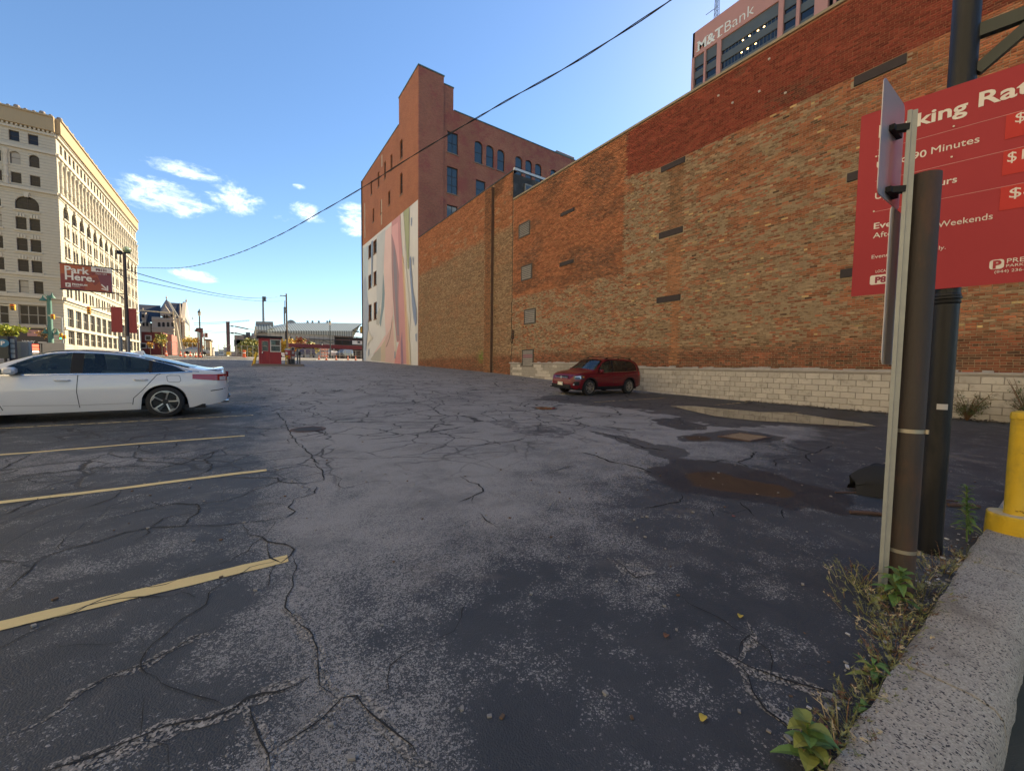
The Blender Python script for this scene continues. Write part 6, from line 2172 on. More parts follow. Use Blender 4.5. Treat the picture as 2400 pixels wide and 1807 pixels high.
# galvanised channel post with two small signs seen from the edge
cx, cy_ = 3.130, .634
chan = thing('sign_post', 'galvanised channel sign post strapped to the rusty post, carrying two small edge-on signs', 'sign post', (cx, cy_, 0))
mb = MB()
ang = R(12)
prof = [(-.032, .012), (-.030, -.006), (-.016, -.008), (-.012, -.030), (.012, -.030), (.016, -.008), (.030, -.006), (.032, .012), (.026, .012), (.022, .0), (.010, -.002), (.007, -.024), (-.007, -.024), (-.010, -.002), (-.022, .0), (-.026, .012)]
ca, sa = math.cos(ang), math.sin(ang)
V = [(x*ca-y*sa, x*sa+y*ca, z) for z in (-.1, 2.79) for x, y in prof]
k = len(prof)
F = [(i, (i+1) % k, k+(i+1) % k, k+i) for i in range(k)]
F += [(k+i, k+(i+1) % k, k+(14-i) % k, k+(15-i) % k) for i in range(7)]
mb.add(V, F)
mb.build('channel', GALV, chan)
PANELB = mat('sign_back', (.40, .37, .41), .3, .35, .10, 2)
def small_sign(name, x0, x1, y, z0, z1, label=None):
    mb = MB()
    r_ = .04
    pts = []
    for (cx_, cz_, a0) in ((x1-r_, z1-r_, 0), (x0+r_, z1-r_, 90), (x0+r_, z0+r_, 180), (x1-r_, z0+r_, 270)):
        for q in range(5):
            t = R(a0+q*22.5)
            pts.append((cx_+r_*math.cos(t), y, cz_+r_*math.sin(t)))
    mb.prism(pts, (0, .004, 0))
    return mb
rel = lambda x, y: (x-cx, y-cy_)
s1 = small_sign('upper', -.235, .20, .065, 2.31, 2.93).build('sign_panel', PANELB, chan)
s2 = small_sign('lower', -.055, .22, .045, 1.37, 2.28).build('sign_panel', mat('sign_back_grey', (.50, .46, .46), .5, .0, .1, 3), chan)
for z, w_ in ((2.70, .2), (2.36, .2)):
    mb = MB()
    mb.bar((-.02, .0, z), (-.06, .066, z+.005), .035, .035)
    mb.bar((-.10, .052, z), (.06, .052, z), .024, .03)
    mb.build('bracket', BLACKPL, chan)

# black steel column that carries the rates board
px0, py0 = 4.16, .592
colm = thing('steel_column', 'thick black painted steel column behind the rusty post, carrying the red rates board', 'column', (px0, py0, 0))
BLKP = mat('black_gloss_paint', (.010, .010, .011), .42, .0, .4, 5, .35, 40, spec=.3, stretch=(1, 1, .25), grime=((.040, .034, .028), .6, 5))
MB().lathe([(.067, -.1), (.067, 2.0), (.070, 2.1), (.070, 9.6), (.0, 9.6)], n=32).build('shaft', BLKP, colm, True)
mb = MB()
for z, dr in ((1.82, .006), (1.85, .010), (1.87, .004)):
    mb.lathe([(.067, z-.012), (.067+dr, z-.004), (.067+dr, z+.008), (.067, z+.014)], n=32)
mb.build('weld_collar', BLKP, colm, True)
GREENST = mat('dark_green_steel', (.035, .040, .032), .5, .2, .3, 5)
mb = MB()
mb.bar((.01, -.06, 3.64), (.19, -.98, 3.64), .05, .085).bar((.01, -.06, 3.38), (.065, -.33, 3.61), .05, .07)
mb.build('bracket_arm', GREENST, colm)
mb = MB()
mb.lathe([(.072, 4.10), (.082, 4.11), (.082, 4.16), (.072, 4.17)], n=24)
mb.build('flange', BLKP, colm, True)
# sticker on the column: blank pale label, no code on it
st = MB()
a0 = math.atan2(-py0, -px0)+.25
V, F = [], []
for k in range(5):
    t = a0-.42+.84*k/4
    V += [(0.0685*math.cos(t), 0.0685*math.sin(t), 1.06), (0.0685*math.cos(t), 0.0685*math.sin(t), 1.10)]
F = [(2*k, 2*k+2, 2*k+3, 2*k+1) for k in range(4)]
st.add(V, F)
st.build('sticker', mat('sticker_white', (.45, .43, .42), .6), colm)

# the rates board, fixed to the column
ang = R(11)
D_ = Vector((-math.sin(ang), math.cos(ang), 0))       # away from the camera along the board
U_ = -D_                                              # reading direction
Nn = Vector((-math.cos(ang), -math.sin(ang), 0))      # face normal, towards the lot
P0_ = Vector((4.08, .62, 0))
S0, S1 = .474, -.80
BZ0, BZ1 = 1.915, 3.297
board = thing('rates_board', 'large red parking rates board with white lettering at the right edge', 'sign', P0_+D_*.474+Vector((0, 0, BZ0)))
O = Vector((0, 0, 0))
WB = S0-S1
HBD = BZ1-BZ0
ORIG = P0_+D_*S0+Vector((0, 0, BZ0))
def B(u, v, d=0.0):               # u: metres from the far edge, v: metres above the lower edge
    return U_*u+Vector((0, 0, 1))*v+Nn*d
REDB = mat('board_red', (.36, .040, .048), .6, .0, .08, 1.2, spec=.2)
mb = MB()
mb.prism([B(0, 0, -.006), B(WB, 0, -.006), B(WB, HBD, -.006), B(0, HBD, -.006)], Nn*.006)
mb.build('panel', REDB, board)
WHITE = mat('lettering_white', (.72, .66, .60), .5, var=.05)
def T(s, size, u, v, bold=0.0, **kw):
    txt = MB()
    put_text(txt, s, size, B(u, v, .002), U_, (0, 0, 1), bold=bold, extrude=.001, **kw)
    txt.build('lettering', WHITE, board)
hb = HBD
def T2(s, u0, u1, v, cap, bold=0.0):
    # letters of height cap on the base line v, stretched to run from u0 to u1
    vs, fs = text_mesh(s, cap/.70, bold, 'LEFT', .001)
    x0, x1 = min(q[0] for q in vs), max(q[0] for q in vs)
    k = (u1-u0)/(x1-x0)
    txt = MB().add([B(u0+(q[0]-x0)*k, v+q[1], .002)+Nn*q[2] for q in vs], fs)
    txt.build('lettering', WHITE, board)
T2('Parking', .108, .549, 1.180, .088, .0028)
T2('Rates', .596, .95, 1.190, .092, .0028)
T2('Up to 90', .106, .367, .951, .048, .0007)
T2('Minutes', .39, .612, .956, .048)
T2('Up to 12', .107, .345, .722, .046, .0007)
T2('hours', .368, .523, .722, .046, .0007)
T2('Evenings', .110, .36, .499, .044, .0010)
T2('After 5pm &', .109, .425, .429, .040)
T2('Weekends', .446, .694, .431, .042)
T2('Event rates may apply.', .108, .492, .275, .027)
T2('LOCATION', .136, .245, .164, .020)
T2('$5', .757, .84, 1.020, .060)
T2('$10', .737, .86, .780, .062)
T2('$8', .756, .86, .547, .062)
T2('PREMIUM', .768, .955, .130, .029)
T2('PARKING', .766, .89, .104, .017)
T2('(844) 236-2007', .719, .90, .071, .018)
mb = MB()
for (u0, v, u1) in ((.104, 1.085, .70), (.104, .856, .70), (.104, .627, .70)):
    mb.prism([B(u0, v, .0005), B(u1+.5, v, .0005), B(u1+.5, v+.003, .0005), B(u0, v+.003, .0005)], Nn*.001)
mb.build('rule_line', mat('rule_pink', (.55, .25, .24), .5), board)
mb = MB()
for (v0, v1) in ((.930, 1.084), (.700, .855), (.475, .626)):
    mb.prism([B(.719, v0, .0013), B(1.22, v0, .0013), B(1.22, v1, .0013), B(.719, v1, .0013)], Nn*.0012)
mb.build('price_field', mat('price_red', (.50, .042, .036), .6, spec=.2), board)
def rrect(u0, v0, u1, v1, r_, d):
    pts = []
    for (cu, cv, a0) in ((u1-r_, v1-r_, 0), (u0+r_, v1-r_, 90), (u0+r_, v0+r_, 180), (u1-r_, v0+r_, 270)):
        for q in range(5):
            t = R(a0+q*22.5)
            pts.append(B(cu+r_*math.cos(t), cv+r_*math.sin(t), d))
    return pts
lg = MB()
lg.prism(rrect(.695, .098, .757, .160, .016, .0005), Nn*.0015)
lg = lg.build('logo', WHITE, board)
lp = MB()
put_text(lp, 'P', .070, B(.708, .104, .0032), U_, (0, 0, 1), bold=.003, extrude=.0008)
lp.build('logo_letter', REDB, lg)
pb = MB()
pb.prism(rrect(.106, .075, .285, .146, .012, .0005), Nn*.0015)
pb = pb.build('location_field', WHITE, board)
pp = MB()
put_text(pp, 'P8131', .062, B(.134, .088, .003), U_, (0, 0, 1), bold=.003, extrude=.0008)
pp.build('location_code', mat('code_maroon', (.25, .02, .05), .5), pb)
bo = MB()
for (u, v) in ((.10, hb-.34), (.115, hb-.34), (.105, hb-.75), (.49, hb-.275), (.49, hb-.48), (.42, .05), (.42, .09), (1.1, hb-.28), (1.1, .06)):
    c = B(u, v, .001)
    bo.tube([c, c+Nn*.006], .0055, 8)
bo.build('bolt', mat('bolt_pale', (.55, .48, .42), .4, .6), board)
MB().prism([B(.02, .25, -.055), B(WB-.05, .25, -.055), B(WB-.05, .30, -.055), B(.02, .30, -.055)], Nn*.045).build('rail', BLKP, board)

# narrow white sign behind the column
wsn = thing('white_sign', 'narrow white sign panel mostly hidden behind the black column', 'sign', (4.62, .775, 0))
MB().box((-.16, 0, .29), (.30, .012, 1.19), bev=.004).build('panel', mat('white_enamel', (.62, .63, .66), .35, var=.04), wsn)
MB().box((-.16, -.002, .275), (.30, .014, .289)).box((.10, .013, 0), (.14, .045, 1.15)).build('stake', GALV, wsn)

# yellow bollard
bol = thing('bollard', 'chipped yellow pipe bollard on a round yellow concrete base at the right edge', 'bollard', (5.06, .27, .06))
YEL = mat('bollard_yellow', (.62, .40, .012), .45, .0, .10, 6, .5, 45, grime=((.50, .33, .02), .8, 9))
def chipped(prof, n, seed, amp):
    V, F = [], []
    for i, (r_, z) in enumerate(prof):
        for k in range(n):
            t = 2*math.pi*k/n
            e = amp*(float(vnoise(k*.5, z*9, seed))-.5)
            V.append(((r_+e)*math.cos(t), (r_+e)*math.sin(t), z+e*.5))
    for i in range(len(prof)-1):
        for k in range(n):
            F.append((i*n+k, i*n+(k+1) % n, (i+1)*n+(k+1) % n, (i+1)*n+k))
    F.append(tuple(range((len(prof)-1)*n, len(prof)*n)))
    return MB().add(V, F)
chipped([(.150, -.06), (.152, .0), (.151, .09), (.148, .130), (.138, .140), (.06, .142)], 40, 3, .012).build('base', YEL, bol, True)
MB().lathe([(.0, .144), (.136, .144), (.138, .140)], n=30).build('base_top', mat('base_pale', (.50, .42, .26), .8, var=.3, vscale=14, grime=((.55, .38, .03), .7, 8)), bol)
chipped([(.061, .14), (.0565, .16), (.0565, .5), (.0565, .80), (.0565, .91)], 32, 6, .003).build('pipe', YEL, bol, True)
chipped([(.0565, .90), (.061, .905), (.061, .94), (.056, .955), (.03, .967), (.0, .969)], 32, 9, .003).build('cap', YEL, bol, True)
mb = MB()
for (t, z, s_) in ((-2.6, .74, .012), (-2.2, .66, .009), (-2.8, .64, .008), (-2.5, .185, .014), (-2.2, .175, .016), (-2.9, .18, .012)):
    c = Vector((.0575*math.cos(t), .0575*math.sin(t), z))
    mb.box(c-Vector((s_*.5, s_*.5, s_*.35)), c+Vector((s_*.5, s_*.5, s_*.35)), rz=t)
mb.build('paint_flake', mat('flake_brown', (.35, .22, .02), .7, var=.4, vscale=40), bol)

# crumpled black cloth and rusty pipes lying behind the posts
bp_ = on_ground(2050, 1158)
cl = thing('black_cloth', 'crumpled black cloth bundle lying on the tarmac behind the rusty post', 'cloth', (bp_.x, bp_.y, 0))
V, F = [], []
n, m_ = 26, 16
dirn = Vector((.55, -.83, 0)).normalized()
sde = Vector((.83, .55, 0))
for i in range(n+1):
    for j in range(m_+1):
        a, b = i/n, j/m_
        w_ = .17*(.55+.45*math.sin(math.pi*min(1, a*1.1+.08)))
        p = dirn*(-.20+.72*a)+sde*((b-.5)*2*w_)
        h = .30*math.sin(math.pi*b)**.7*(.35+.65*math.sin(math.pi*min(1, a*.9+.12)))
        fold = .085*math.sin(b*19+a*5+2*float(vnoise(a*4, b*3, 3)))*math.sin(math.pi*b)+.05*(float(vnoise(a*7, b*6, 5))-.5)
        V.append((p.x+fold*.4, p.y+fold*.3, max(.008, h+fold*.5)))
for i in range(n):
    for j in range(m_):
        F.append((i*(m_+1)+j, (i+1)*(m_+1)+j, (i+1)*(m_+1)+j+1, i*(m_+1)+j+1))
MB().add(V, F).build('fabric', mat('black_fabric', (.010, .010, .011), .8, var=.3, vscale=8, bump=.2, bscale=60), cl, True)
mb = MB()
q0 = on_ground(1958, 1157)-Vector((bp_.x, bp_.y, 0))
mb.tube([q0+Vector((0, 0, .015)), (-.05, .02, .02), (.35, -.55, .02)], .010, 6)
mb.build('rod', RUST, cl, True)
for lab, a, b in (('rusty pipe lying on the tarmac to the right of the black column', (2222, 1187), (2295, 1192)), ('rusty bent pipe lying on wet tarmac to the left of the sign post', (1992, 1205), (2066, 1210))):
    A, Bq = on_ground(*a), on_ground(*b)
    rp = thing('rusty_pipe', lab, 'pipe', (A.x, A.y, 0))
    MB().tube([(0, 0, .02), ((Bq.x-A.x)*.5, (Bq.y-A.y)*.5, .026), (Bq.x-A.x, Bq.y-A.y, .02)], .018, 8).build('tube', RUST, rp, True)

# ------------------------------------------------------------------ weeds along the kerb
def leafmat(name, c, tr=.25):
    m_ = mat(name, c, .6, var=.35, vscale=14)
    return m_
GREEN1 = leafmat('weed_green', (.085, .155, .030))
GREEN2 = leafmat('weed_yellow_green', (.165, .185, .035))
STRAW = leafmat('dry_straw', (.42, .33, .18))
BROWNW = leafmat('dry_brown', (.16, .085, .04))
def leaf(mb, p, d, L, w, droop=.4):
    d = d.normalized()
    s_ = d.cross(Vector((0, 0, 1)))
    s_ = s_.normalized() if s_.length > .01 else Vector((1, 0, 0))
    pts = []
    for k in range(5):
        t = k/4
        c = p+d*(L*t)-Vector((0, 0, 1))*(droop*L*t*t)
        ww = w*math.sin(math.pi*min(1, .12+.88*t))*.5 if t < 1 else 0
        ww = w*.5*(math.sin(math.pi*(.1+.88*t)))
        pts.append((c-s_*ww+Vector((0, 0, ww*.35)), c, c+s_*ww+Vector((0, 0, ww*.35))))
    V = [q for tr in pts for q in tr]
    F = []
    for k in range(4):
        F += [(3*k, 3*k+3, 3*k+4, 3*k+1), (3*k+1, 3*k+4, 3*k+5, 3*k+2)]
    mb.add(V, F)
def broad_weed(loc, h, n, label, L=.13, w=.04, mats=None, group=None):
    root = thing('weed_plant', label, 'weed', loc, 0, group)
    mb = MB()
    mats = mats or [GREEN1, GREEN2]
    top = Vector((random.uniform(-.03, .03), random.uniform(-.03, .03), h))
    MB().tube([(0, 0, -.02), top*.5+Vector((.01, 0, 0)), top], .006, 5, r_end=.003).build('stem', mats[0], root)
    for k in range(n):
        t = .15+.85*k/n
        a = k*2.4+random.uniform(-.3, .3)
        mb.cur = 0 if random.random() < .75 else 1
        up = .25+.9*t
        leaf(mb, top*t, Vector((math.cos(a), math.sin(a), up)), L*random.uniform(.7, 1.15)*(1.15-.45*t), w*random.uniform(.8, 1.2), random.uniform(.3, .8))
    mb.build('foliage', mats, root)
    return root
def gz(px, py):
    p = on_ground(px, py)
    return (p.x, p.y, ground_z(p.x, p.y))
broad_weed(gz(2092, 1420), .22, 22, 'leafy bright green weed at the foot of the rusty post', .15, .045)
broad_weed(gz(1905, 1800), .16, 18, 'low bright green weed with wide leaves at the bottom edge beside the kerb', .13, .05)
broad_weed(gz(2058, 1600), .07, 9, 'small green weed with long leaves halfway along the kerb', .12, .022)
broad_weed(gz(2022, 1672), .045, 6, 'tiny round-leaved weed in the joint below the kerb edge', .05, .032)
broad_weed((4.62, .46, .03), .42, 46, 'tall bushy green weed between the black column and the yellow bollard', .10, .024)
broad_weed((4.85, .47, .03), .22, 30, 'low green weed touching the yellow bollard base', .09, .022)
root = thing('weed_plant', 'reddish dead leaf stalk beside the kerb at the bottom edge', 'weed', gz(1921, 1745))
mb = MB()
for k in range(4):
    leaf(mb, Vector((0, 0, 0)), Vector((math.cos(k*1.7), math.sin(k*1.7), 1.3)), .11, .025, .4)
mb.build('foliage', leafmat('dead_red', (.22, .075, .03)), root)
# dry grass and seed heads: nobody could count these
mb = MB()
def dry_tuft(c, h, n, spread):
    for _ in range(int(n*.55)):
        a, r_ = random.uniform(0, 2*math.pi), abs(random.gauss(0, spread*.85))
        p = Vector((c[0]+r_*math.cos(a), c[1]+r_*math.sin(a), c[2]))
        d = Vector((math.cos(a)*random.uniform(.2, 1.1), math.sin(a)*random.uniform(.2, 1.1), random.uniform(.5, 1.2))).normalized()
        L = h*random.uniform(.4, .95)
        mb.cur = random.choice((0, 1, 1, 1, 1, 2))
        s_ = d.cross(Vector((random.random()-.5, random.random()-.5, .3))).normalized()*.0016
        q = p+d*L*.6+Vector((0, 0, -.02*L))
        e = p+d*L-Vector((0, 0, .25*L))
        mb.add([p-s_, p+s_, q+s_, q-s_, e], [(0, 1, 2, 3), (3, 2, 4)])
        for k in range(7):
            t = random.uniform(.35, 1)
            b = p+(e-p)*t+Vector((0, 0, .02))
            dd = Vector((random.uniform(-1, 1), random.uniform(-1, 1), random.uniform(-.2, .9))).normalized()
            ss = dd.cross(d).normalized()*random.uniform(.002, .0045)
            mb.add([b-ss, b+ss, b+dd*random.uniform(.010, .028)], [(0, 1, 2)])
for (px_, py_, h, n, sp) in ((2000, 1372, .26, 50, .08), (2045, 1400, .22, 60, .09), (2030, 1440, .16, 50, .10), (2105, 1440, .14, 60, .09), (2140, 1380, .22, 60, .09), (2165, 1400, .22, 60, .07), (2185, 1340, .20, 50, .06), (2215, 1335, .22, 40, .06),
                             (2120, 1480, .14, 70, .08), (2100, 1500, .13, 60, .06), (2095, 1530, .14, 60, .06), (2085, 1560, .12, 50, .05), (2060, 1580, .12, 36, .05), (2045, 1630, .13, 50, .05), (2020, 1650, .10, 36, .04), (1975, 1722, .18, 46, .05), (1990, 1700, .12, 36, .05), (1962, 1768, .14, 46, .05), (1950, 1800, .12, 40, .05), (2260, 1310, .12, 40, .06), (2160, 1440, .12, 50, .06)):
    p = on_ground(px_, py_)
    if p.y > KERB_Y1-.02:
        dry_tuft((p.x, max(p.y, KERB_Y1+.015), .0), h, n, sp)
o = mb.build('dry_grass', [STRAW, leafmat('dry_olive', (.185, .185, .065)), BROWNW])
o['kind'] = 'stuff'
# bits of grit, leaves and paper on the tarmac
mb = MB()
for _ in range(420):
    x, y = random.uniform(-2, 9), random.uniform(.5, 8)
    s_ = random.uniform(.004, .012)
    z = ground_z(x, y)+.001
    mb.cur = random.choice((0, 0, 0, 1))
    mb.box((x-s_, y-s_*.7, z), (x+s_, y+s_*.7, z+s_*.8), rz=random.uniform(0, 3))
for _ in range(160):
    t = random.random()
    x, y = 1.6+3.4*t, KERB_Y1+abs(random.gauss(0, .10))+.01
    s_ = random.uniform(.004, .014)
    mb.cur = random.choice((0, 1, 1, 2))
    z = ground_z(x, y)+.001
    mb.box((x-s_, y-s_*.6, z), (x+s_, y+s_*.6, z+s_*.6), rz=random.uniform(0, 3))
o = mb.build('grit', [mat('grit_stone', (.24, .225, .20), .9), mat('grit_brown', (.12, .075, .045), .9), mat('grit_white', (.5, .49, .48), .8)], ground)
o['kind'] = 'stuff'
for i, (px_, py_, c) in enumerate(((1564, 1490, 'brown'), (1738, 1445, 'yellow'), (1721, 1212, 'red'), (1651, 1684, 'yellow'), (1776, 1160, 'tan'))):
    lf = thing('fallen_leaf', ['small curled brown leaf in the middle of the near tarmac', 'small yellow leaf scrap right of the curled brown leaf', 'small reddish leaf near the edge of the brown puddle', 'tiny yellow scrap near the bottom of the picture', 'pale tan leaf lying at the edge of the brown muddy puddle'][i], 'leaf', gz(px_, py_))
    mb = MB()
    leaf(mb, Vector((-.02, 0, .006)), Vector((1, .3, .35)), .05, .03, .5)
    mb.build('blade', leafmat('leaf_'+c, dict(brown=(.16, .07, .03), yellow=(.5, .36, .05), red=(.2, .04, .03), tan=(.3, .22, .14))[c]), lf)
# leaf litter and a bush at the foot of the wall
mb = MB()
for _ in range(1500):
    y = random.uniform(.3, 7.5)
    x = WX-.14-abs(random.gauss(0, .22))*(1.3 if y < 5 else .6)
    z = ground_z(x, y)+random.uniform(.0, .05)*max(0, 1-(WX-x)/.9)
    a = random.uniform(0, 6.28)
    s_ = random.uniform(.015, .04)
    d, e = Vector((math.cos(a), math.sin(a), random.uniform(-.3, .5)))*s_, Vector((-math.sin(a), math.cos(a), random.uniform(-.2, .4)))*s_*.6
    p = Vector((x, y, z+.012))
    mb.cur = random.choice((0, 0, 1, 2))
    mb.add([p-d, p-e, p+d, p+e], [(0, 1, 2, 3)])
o = mb.build('leaf_litter', [mat('litter_dark', (.035, .028, .022), .9), mat('litter_brown', (.075, .05, .03), .9), mat('litter_tan', (.14, .10, .06), .9)])
o['kind'] = 'stuff'
def wall_bush(loc, h, w_, n, label):
    root = thing('wild_bush', label, 'bush', loc)
    st, fo = MB(), MB()
    for k in range(34):
        a = random.uniform(0, 6.28)
        d = Vector((math.cos(a)*w_, math.sin(a)*w_*.8, h*random.uniform(.5, 1.15)))
        tip = d*random.uniform(.7, 1)
        st.tube([(0, 0, 0), tip*.5+Vector((0, 0, .1)), tip], .008, 4, r_end=.003)
        for _ in range(n//34):
            t = random.uniform(.25, 1)
            p = tip*t+Vector((random.gauss(0, .06), random.gauss(0, .06), .05))
            fo.cur = random.choice((0, 0, 1))
            leaf(fo, p, Vector((random.uniform(-1, 1), random.uniform(-1, 1), random.uniform(-.2, 1))), random.uniform(.06, .13), .022, .5)
    st.build('stems', BROWNW, root)
    fo.build('foliage', [leafmat('bush_green', (.075, .105, .030)), leafmat('bush_olive', (.125, .125, .045))], root)
wall_bush((16.0, 1.75, .0), .75, .55, 700, 'straggly green weed bush at the foot of the block plinth behind the yellow bollard')
wall_bush((16.1, .75, .0), 1.15, .5, 500, 'taller weed bush against the wall at the right edge')
# ------------------------------------------------------------------ the middle distance
def z2(x, y): return (x/5.946, 420+y/5.946)
def z4(x, y): return (x/6.506, 640+y/6.506)
def z5(x, y): return (320+x/8.508, 680+y/8.508)
def z6(x, y): return (540+x/6.9125, 680+y/6.9125)
def z7(x, y): return (590+x/13.87, 760+y/13.87)
GREYP = mat('grey_paint', (.22, .22, .22), .6)
DKSTEEL = mat('dark_steel', (.035, .035, .037), .55, .3)
WOODP = mat('pole_wood', (.12, .095, .075), .85, var=.3, vscale=4, stretch=(4, 4, .3))

# lot sign on its lamp pole
Yp = 30.0
pt = at(291, 592, Yp)
lp_ = thing('lamp_pole', 'tall dark lamp pole with twin floodlights standing behind the white sedan', 'lamp pole', (pt.x, Yp, g(Yp)))
H = pt.z-g(Yp)
MB().tube([(0, 0, 0), (0, 0, H)], .10, 14, r_end=.075).build('pole', mat('brown_pole', (.07, .052, .05), .6, .2), lp_, True)
mb = MB()
mb.box((-.34, -.10, H-.12), (-.10, .12, H+.06), rz=.5).bar((-.25, 0, H-.02), (.25, 0, H-.02), .05, .05)
mb.build('floodlight', DKSTEEL, lp_)
fl = MB().lathe([(.05, -.10), (.17, .0), (.19, .08), (.0, .09)], (.10, -.02, H+.16), 14, 'y').build('floodlight', mat('flood_glass', (.25, .32, .20), .15), lp_, True)
a_, b_ = at(141, 616, Yp), at(264, 688, Yp)
sg = thing('hanging_sign', 'long red Park Here sign held out on brackets from the lamp pole', 'sign', (a_.x, Yp, b_.z))
tl, tr_, bl, br_ = at(143, 617, Yp), at(263, 632, Yp), at(144, 674, Yp), at(263, 688, Yp)
W_, z0_, z1_ = tr_.x-tl.x, (bl.z+br_.z)/2-b_.z, (tl.z+tr_.z)/2-b_.z
HH = z1_-z0_
mb = MB()
mb.box((0, -.07, z0_), (W_, .07, z1_))
mb.build('panel', mat('sign_dark_red', (.20, .018, .018), .4, var=.05), sg)
mb = MB()
mb.box((-.03, -.09, z1_+.001), (W_+.03, .09, z1_+.05)).box((-.03, -.09, z0_-.05), (W_+.03, .09, z0_-.001))
mb.build('frame', DKSTEEL, sg)
def art(name, c, pts, k):
    me = bpy.data.meshes.new('panel_print')
    me.from_pydata([(x*W_, -.0705-.0012*k, z0_+z*HH) for x, z in pts], [], [tuple(range(len(pts)))])
    me.materials.append(mat(name, c, .45))
    link('panel_print', me, sg)
art('print_orange', (.36, .075, .022), [(0, .60), (0, 1), (.60, 1), (.60, .66), (.35, .62)], 1)
art('print_rust', (.30, .062, .028), [(.46, 0), (.46, .30), (.55, .60), (.72, .70), (.80, .30), (.95, .02), (.95, 0)], 2)
art('print_plum', (.17, .035, .055), [(.78, .30), (.72, .66), (.80, .72), (1, .70), (1, .0), (.95, .10)], 3)
art('print_deep', (.20, .03, .02), [(.50, .30), (.60, .34), (.66, .22), (.70, .30), (.76, .42), (.70, .58), (.58, .52), (.54, .62), (.62, .74), (.74, .64), (.78, .70), (.66, .82), (.52, .74), (.49, .5)], 4)
mb = MB()
f_ = lambda x, z: (x*W_, -.078, z0_+z*HH)
for s_, x, z, sz in (('Park', .075, .66, .42), ('Here.', .075, .38, .42)):
    put_text(mb, s_, sz*HH/1.1, f_(x, z), (1, 0, 0), (0, 0, 1), bold=.012, extrude=.003)
put_text(mb, 'PREMIUM', .135, f_(.215, .165), (1, 0, 0), (0, 0, 1), bold=.004, extrude=.003)
put_text(mb, 'PARKING', .07, f_(.215, .10), (1, 0, 0), (0, 0, 1), extrude=.003)
put_text(mb, 'Open 24/7', .10, f_(.68, .705), (1, 0, 0), (0, 0, 1), extrude=.003)
for q in ([(.60, .80), (1.0, .80), (1.0, 1.0), (.60, 1.0)], [(.09, .08), (.19, .08), (.19, .24), (.09, .24)], [(.78, .28), (.80, .31), (.90, .135), (.88, .10)], [(.78, .10), (.925, .04), (.91, .08), (.80, .14)], [(.925, .04), (.925, .27), (.895, .25), (.90, .08)]):
    mb.prism([f_(*p) for p in q], (0, .004, 0))
mb.build('lettering', mat('sign_white', (.72, .68, .62), .5), sg)
mb = MB()
put_text(mb, 'P8131', .17, (.69*W_, -.084, z0_+.845*HH), (1, 0, 0), (0, 0, 1), bold=.008, extrude=.002)
put_text(mb, 'P', .17, (.115*W_, -.084, z0_+.105*HH), (1, 0, 0), (0, 0, 1), bold=.006, extrude=.002)
mb.build('code_lettering', mat('code_brown', (.16, .04, .045), .5), sg)
mb = MB()
px_ = pt.x-a_.x
for z in (z1_-.02, z0_-.02):
    mb.bar((W_+.03, 0, z), (px_, 0, z), .05, .05)
mb.bar((W_+.2, 0, z1_-.04), (px_-.02, 0, z1_-.42), .04, .04).bar((W_+.2, 0, z0_-.04), (px_-.02, 0, z0_-.38), .04, .04)
mb.build('bracket', DKSTEEL, sg)
RPAN = mat('red_panel', (.30, .028, .022), .5, var=.06)
for lab, q0, q1 in (('plain red panel on the left of the lamp pole below the long sign', (1688, 512), (1872, 908)), ('plain red panel on the right of the lamp pole below the long sign', (1925, 535), (2095, 920))):
    A, Bq = at(*z4(*q0), Yp), at(*z4(*q1), Yp)
    r_ = thing('red_signboard', lab, 'sign', (A.x, Yp, Bq.z))
    MB().box((0, -.02, 0), (Bq.x-A.x, .02, A.z-Bq.z)).build('panel', RPAN, r_)
    MB().box((0 if A.x < pt.x else -.06, .021, .3), (Bq.x-A.x+(.05 if A.x < pt.x else 0), .05, .36)).build('fixing', DKSTEEL, r_)
for lab, q0, q1 in (('grey cabinet on the left of the lamp pole foot', (1808, 960), (1868, 1300)), ('grey cabinet on the right of the lamp pole foot', (1930, 965), (1985, 1300))):
    A, Bq = at(*z4(*q0), Yp), at(*z4(*q1), Yp)
    r_ = thing('cabinet', lab, 'cabinet', (A.x, Yp, g(Yp)))
    MB().box((0, -.12, .5), (Bq.x-A.x, .2, A.z-g(Yp)), bev=.02).box((.08, 0, 0), (.16, .08, .5)).build('housing', GREYP, r_)
    MB().box((.03, -.128, .6), (Bq.x-A.x-.03, -.121, A.z-g(Yp)-.1)).build('door', mat('cabinet_door', (.26, .26, .26), .5), r_)

# pay booth and its island
isl = MB()
isl.prism([(.55, 38.2, g(38.5)-.1), (4.15, 38.0, g(38.5)-.1), (4.35, 38.9, g(39)-.1), (4.2, 41.4, g(41)-.1), (.6, 41.4, g(41)-.1)], (0, 0, .24))
isl = isl.build('traffic_island', mat('island_concrete', (.20, .17, .14), .9, var=.3, vscale=3))
isl['kind'] = 'structure'
Yb0 = 38.9
bl_, br2, tp = at(*z7(252, 1335), Yb0), at(*z7(965, 1335), Yb0), at(*z7(600, 455), Yb0)
gb_ = g(Yb0)+.10
bw, bh = br2.x-bl_.x, tp.z-gb_
bo_ = thing('pay_booth', 'small red pay booth with a flat black roof out in the middle of the lot', 'booth', (bl_.x, Yb0, gb_))
BRED = mat('booth_red', (.30, .025, .028), .55, var=.12, vscale=2)
BTRIM = mat('booth_trim', (.36, .05, .05), .55)
def bx_(x, z): # from booth zoom pixels to booth metres
    p = at(*z7(x, z), Yb0)
    return p.x-bl_.x, p.z-gb_
wx0, wz1 = bx_(605, 500)
wx1, wz0 = bx_(940, 895)
dx0, dz1 = bx_(295, 520)
dx1, _ = bx_(585, 520)
gx0, gz1 = bx_(330, 555)
gx1, gz0 = bx_(535, 875)
mb = MB()
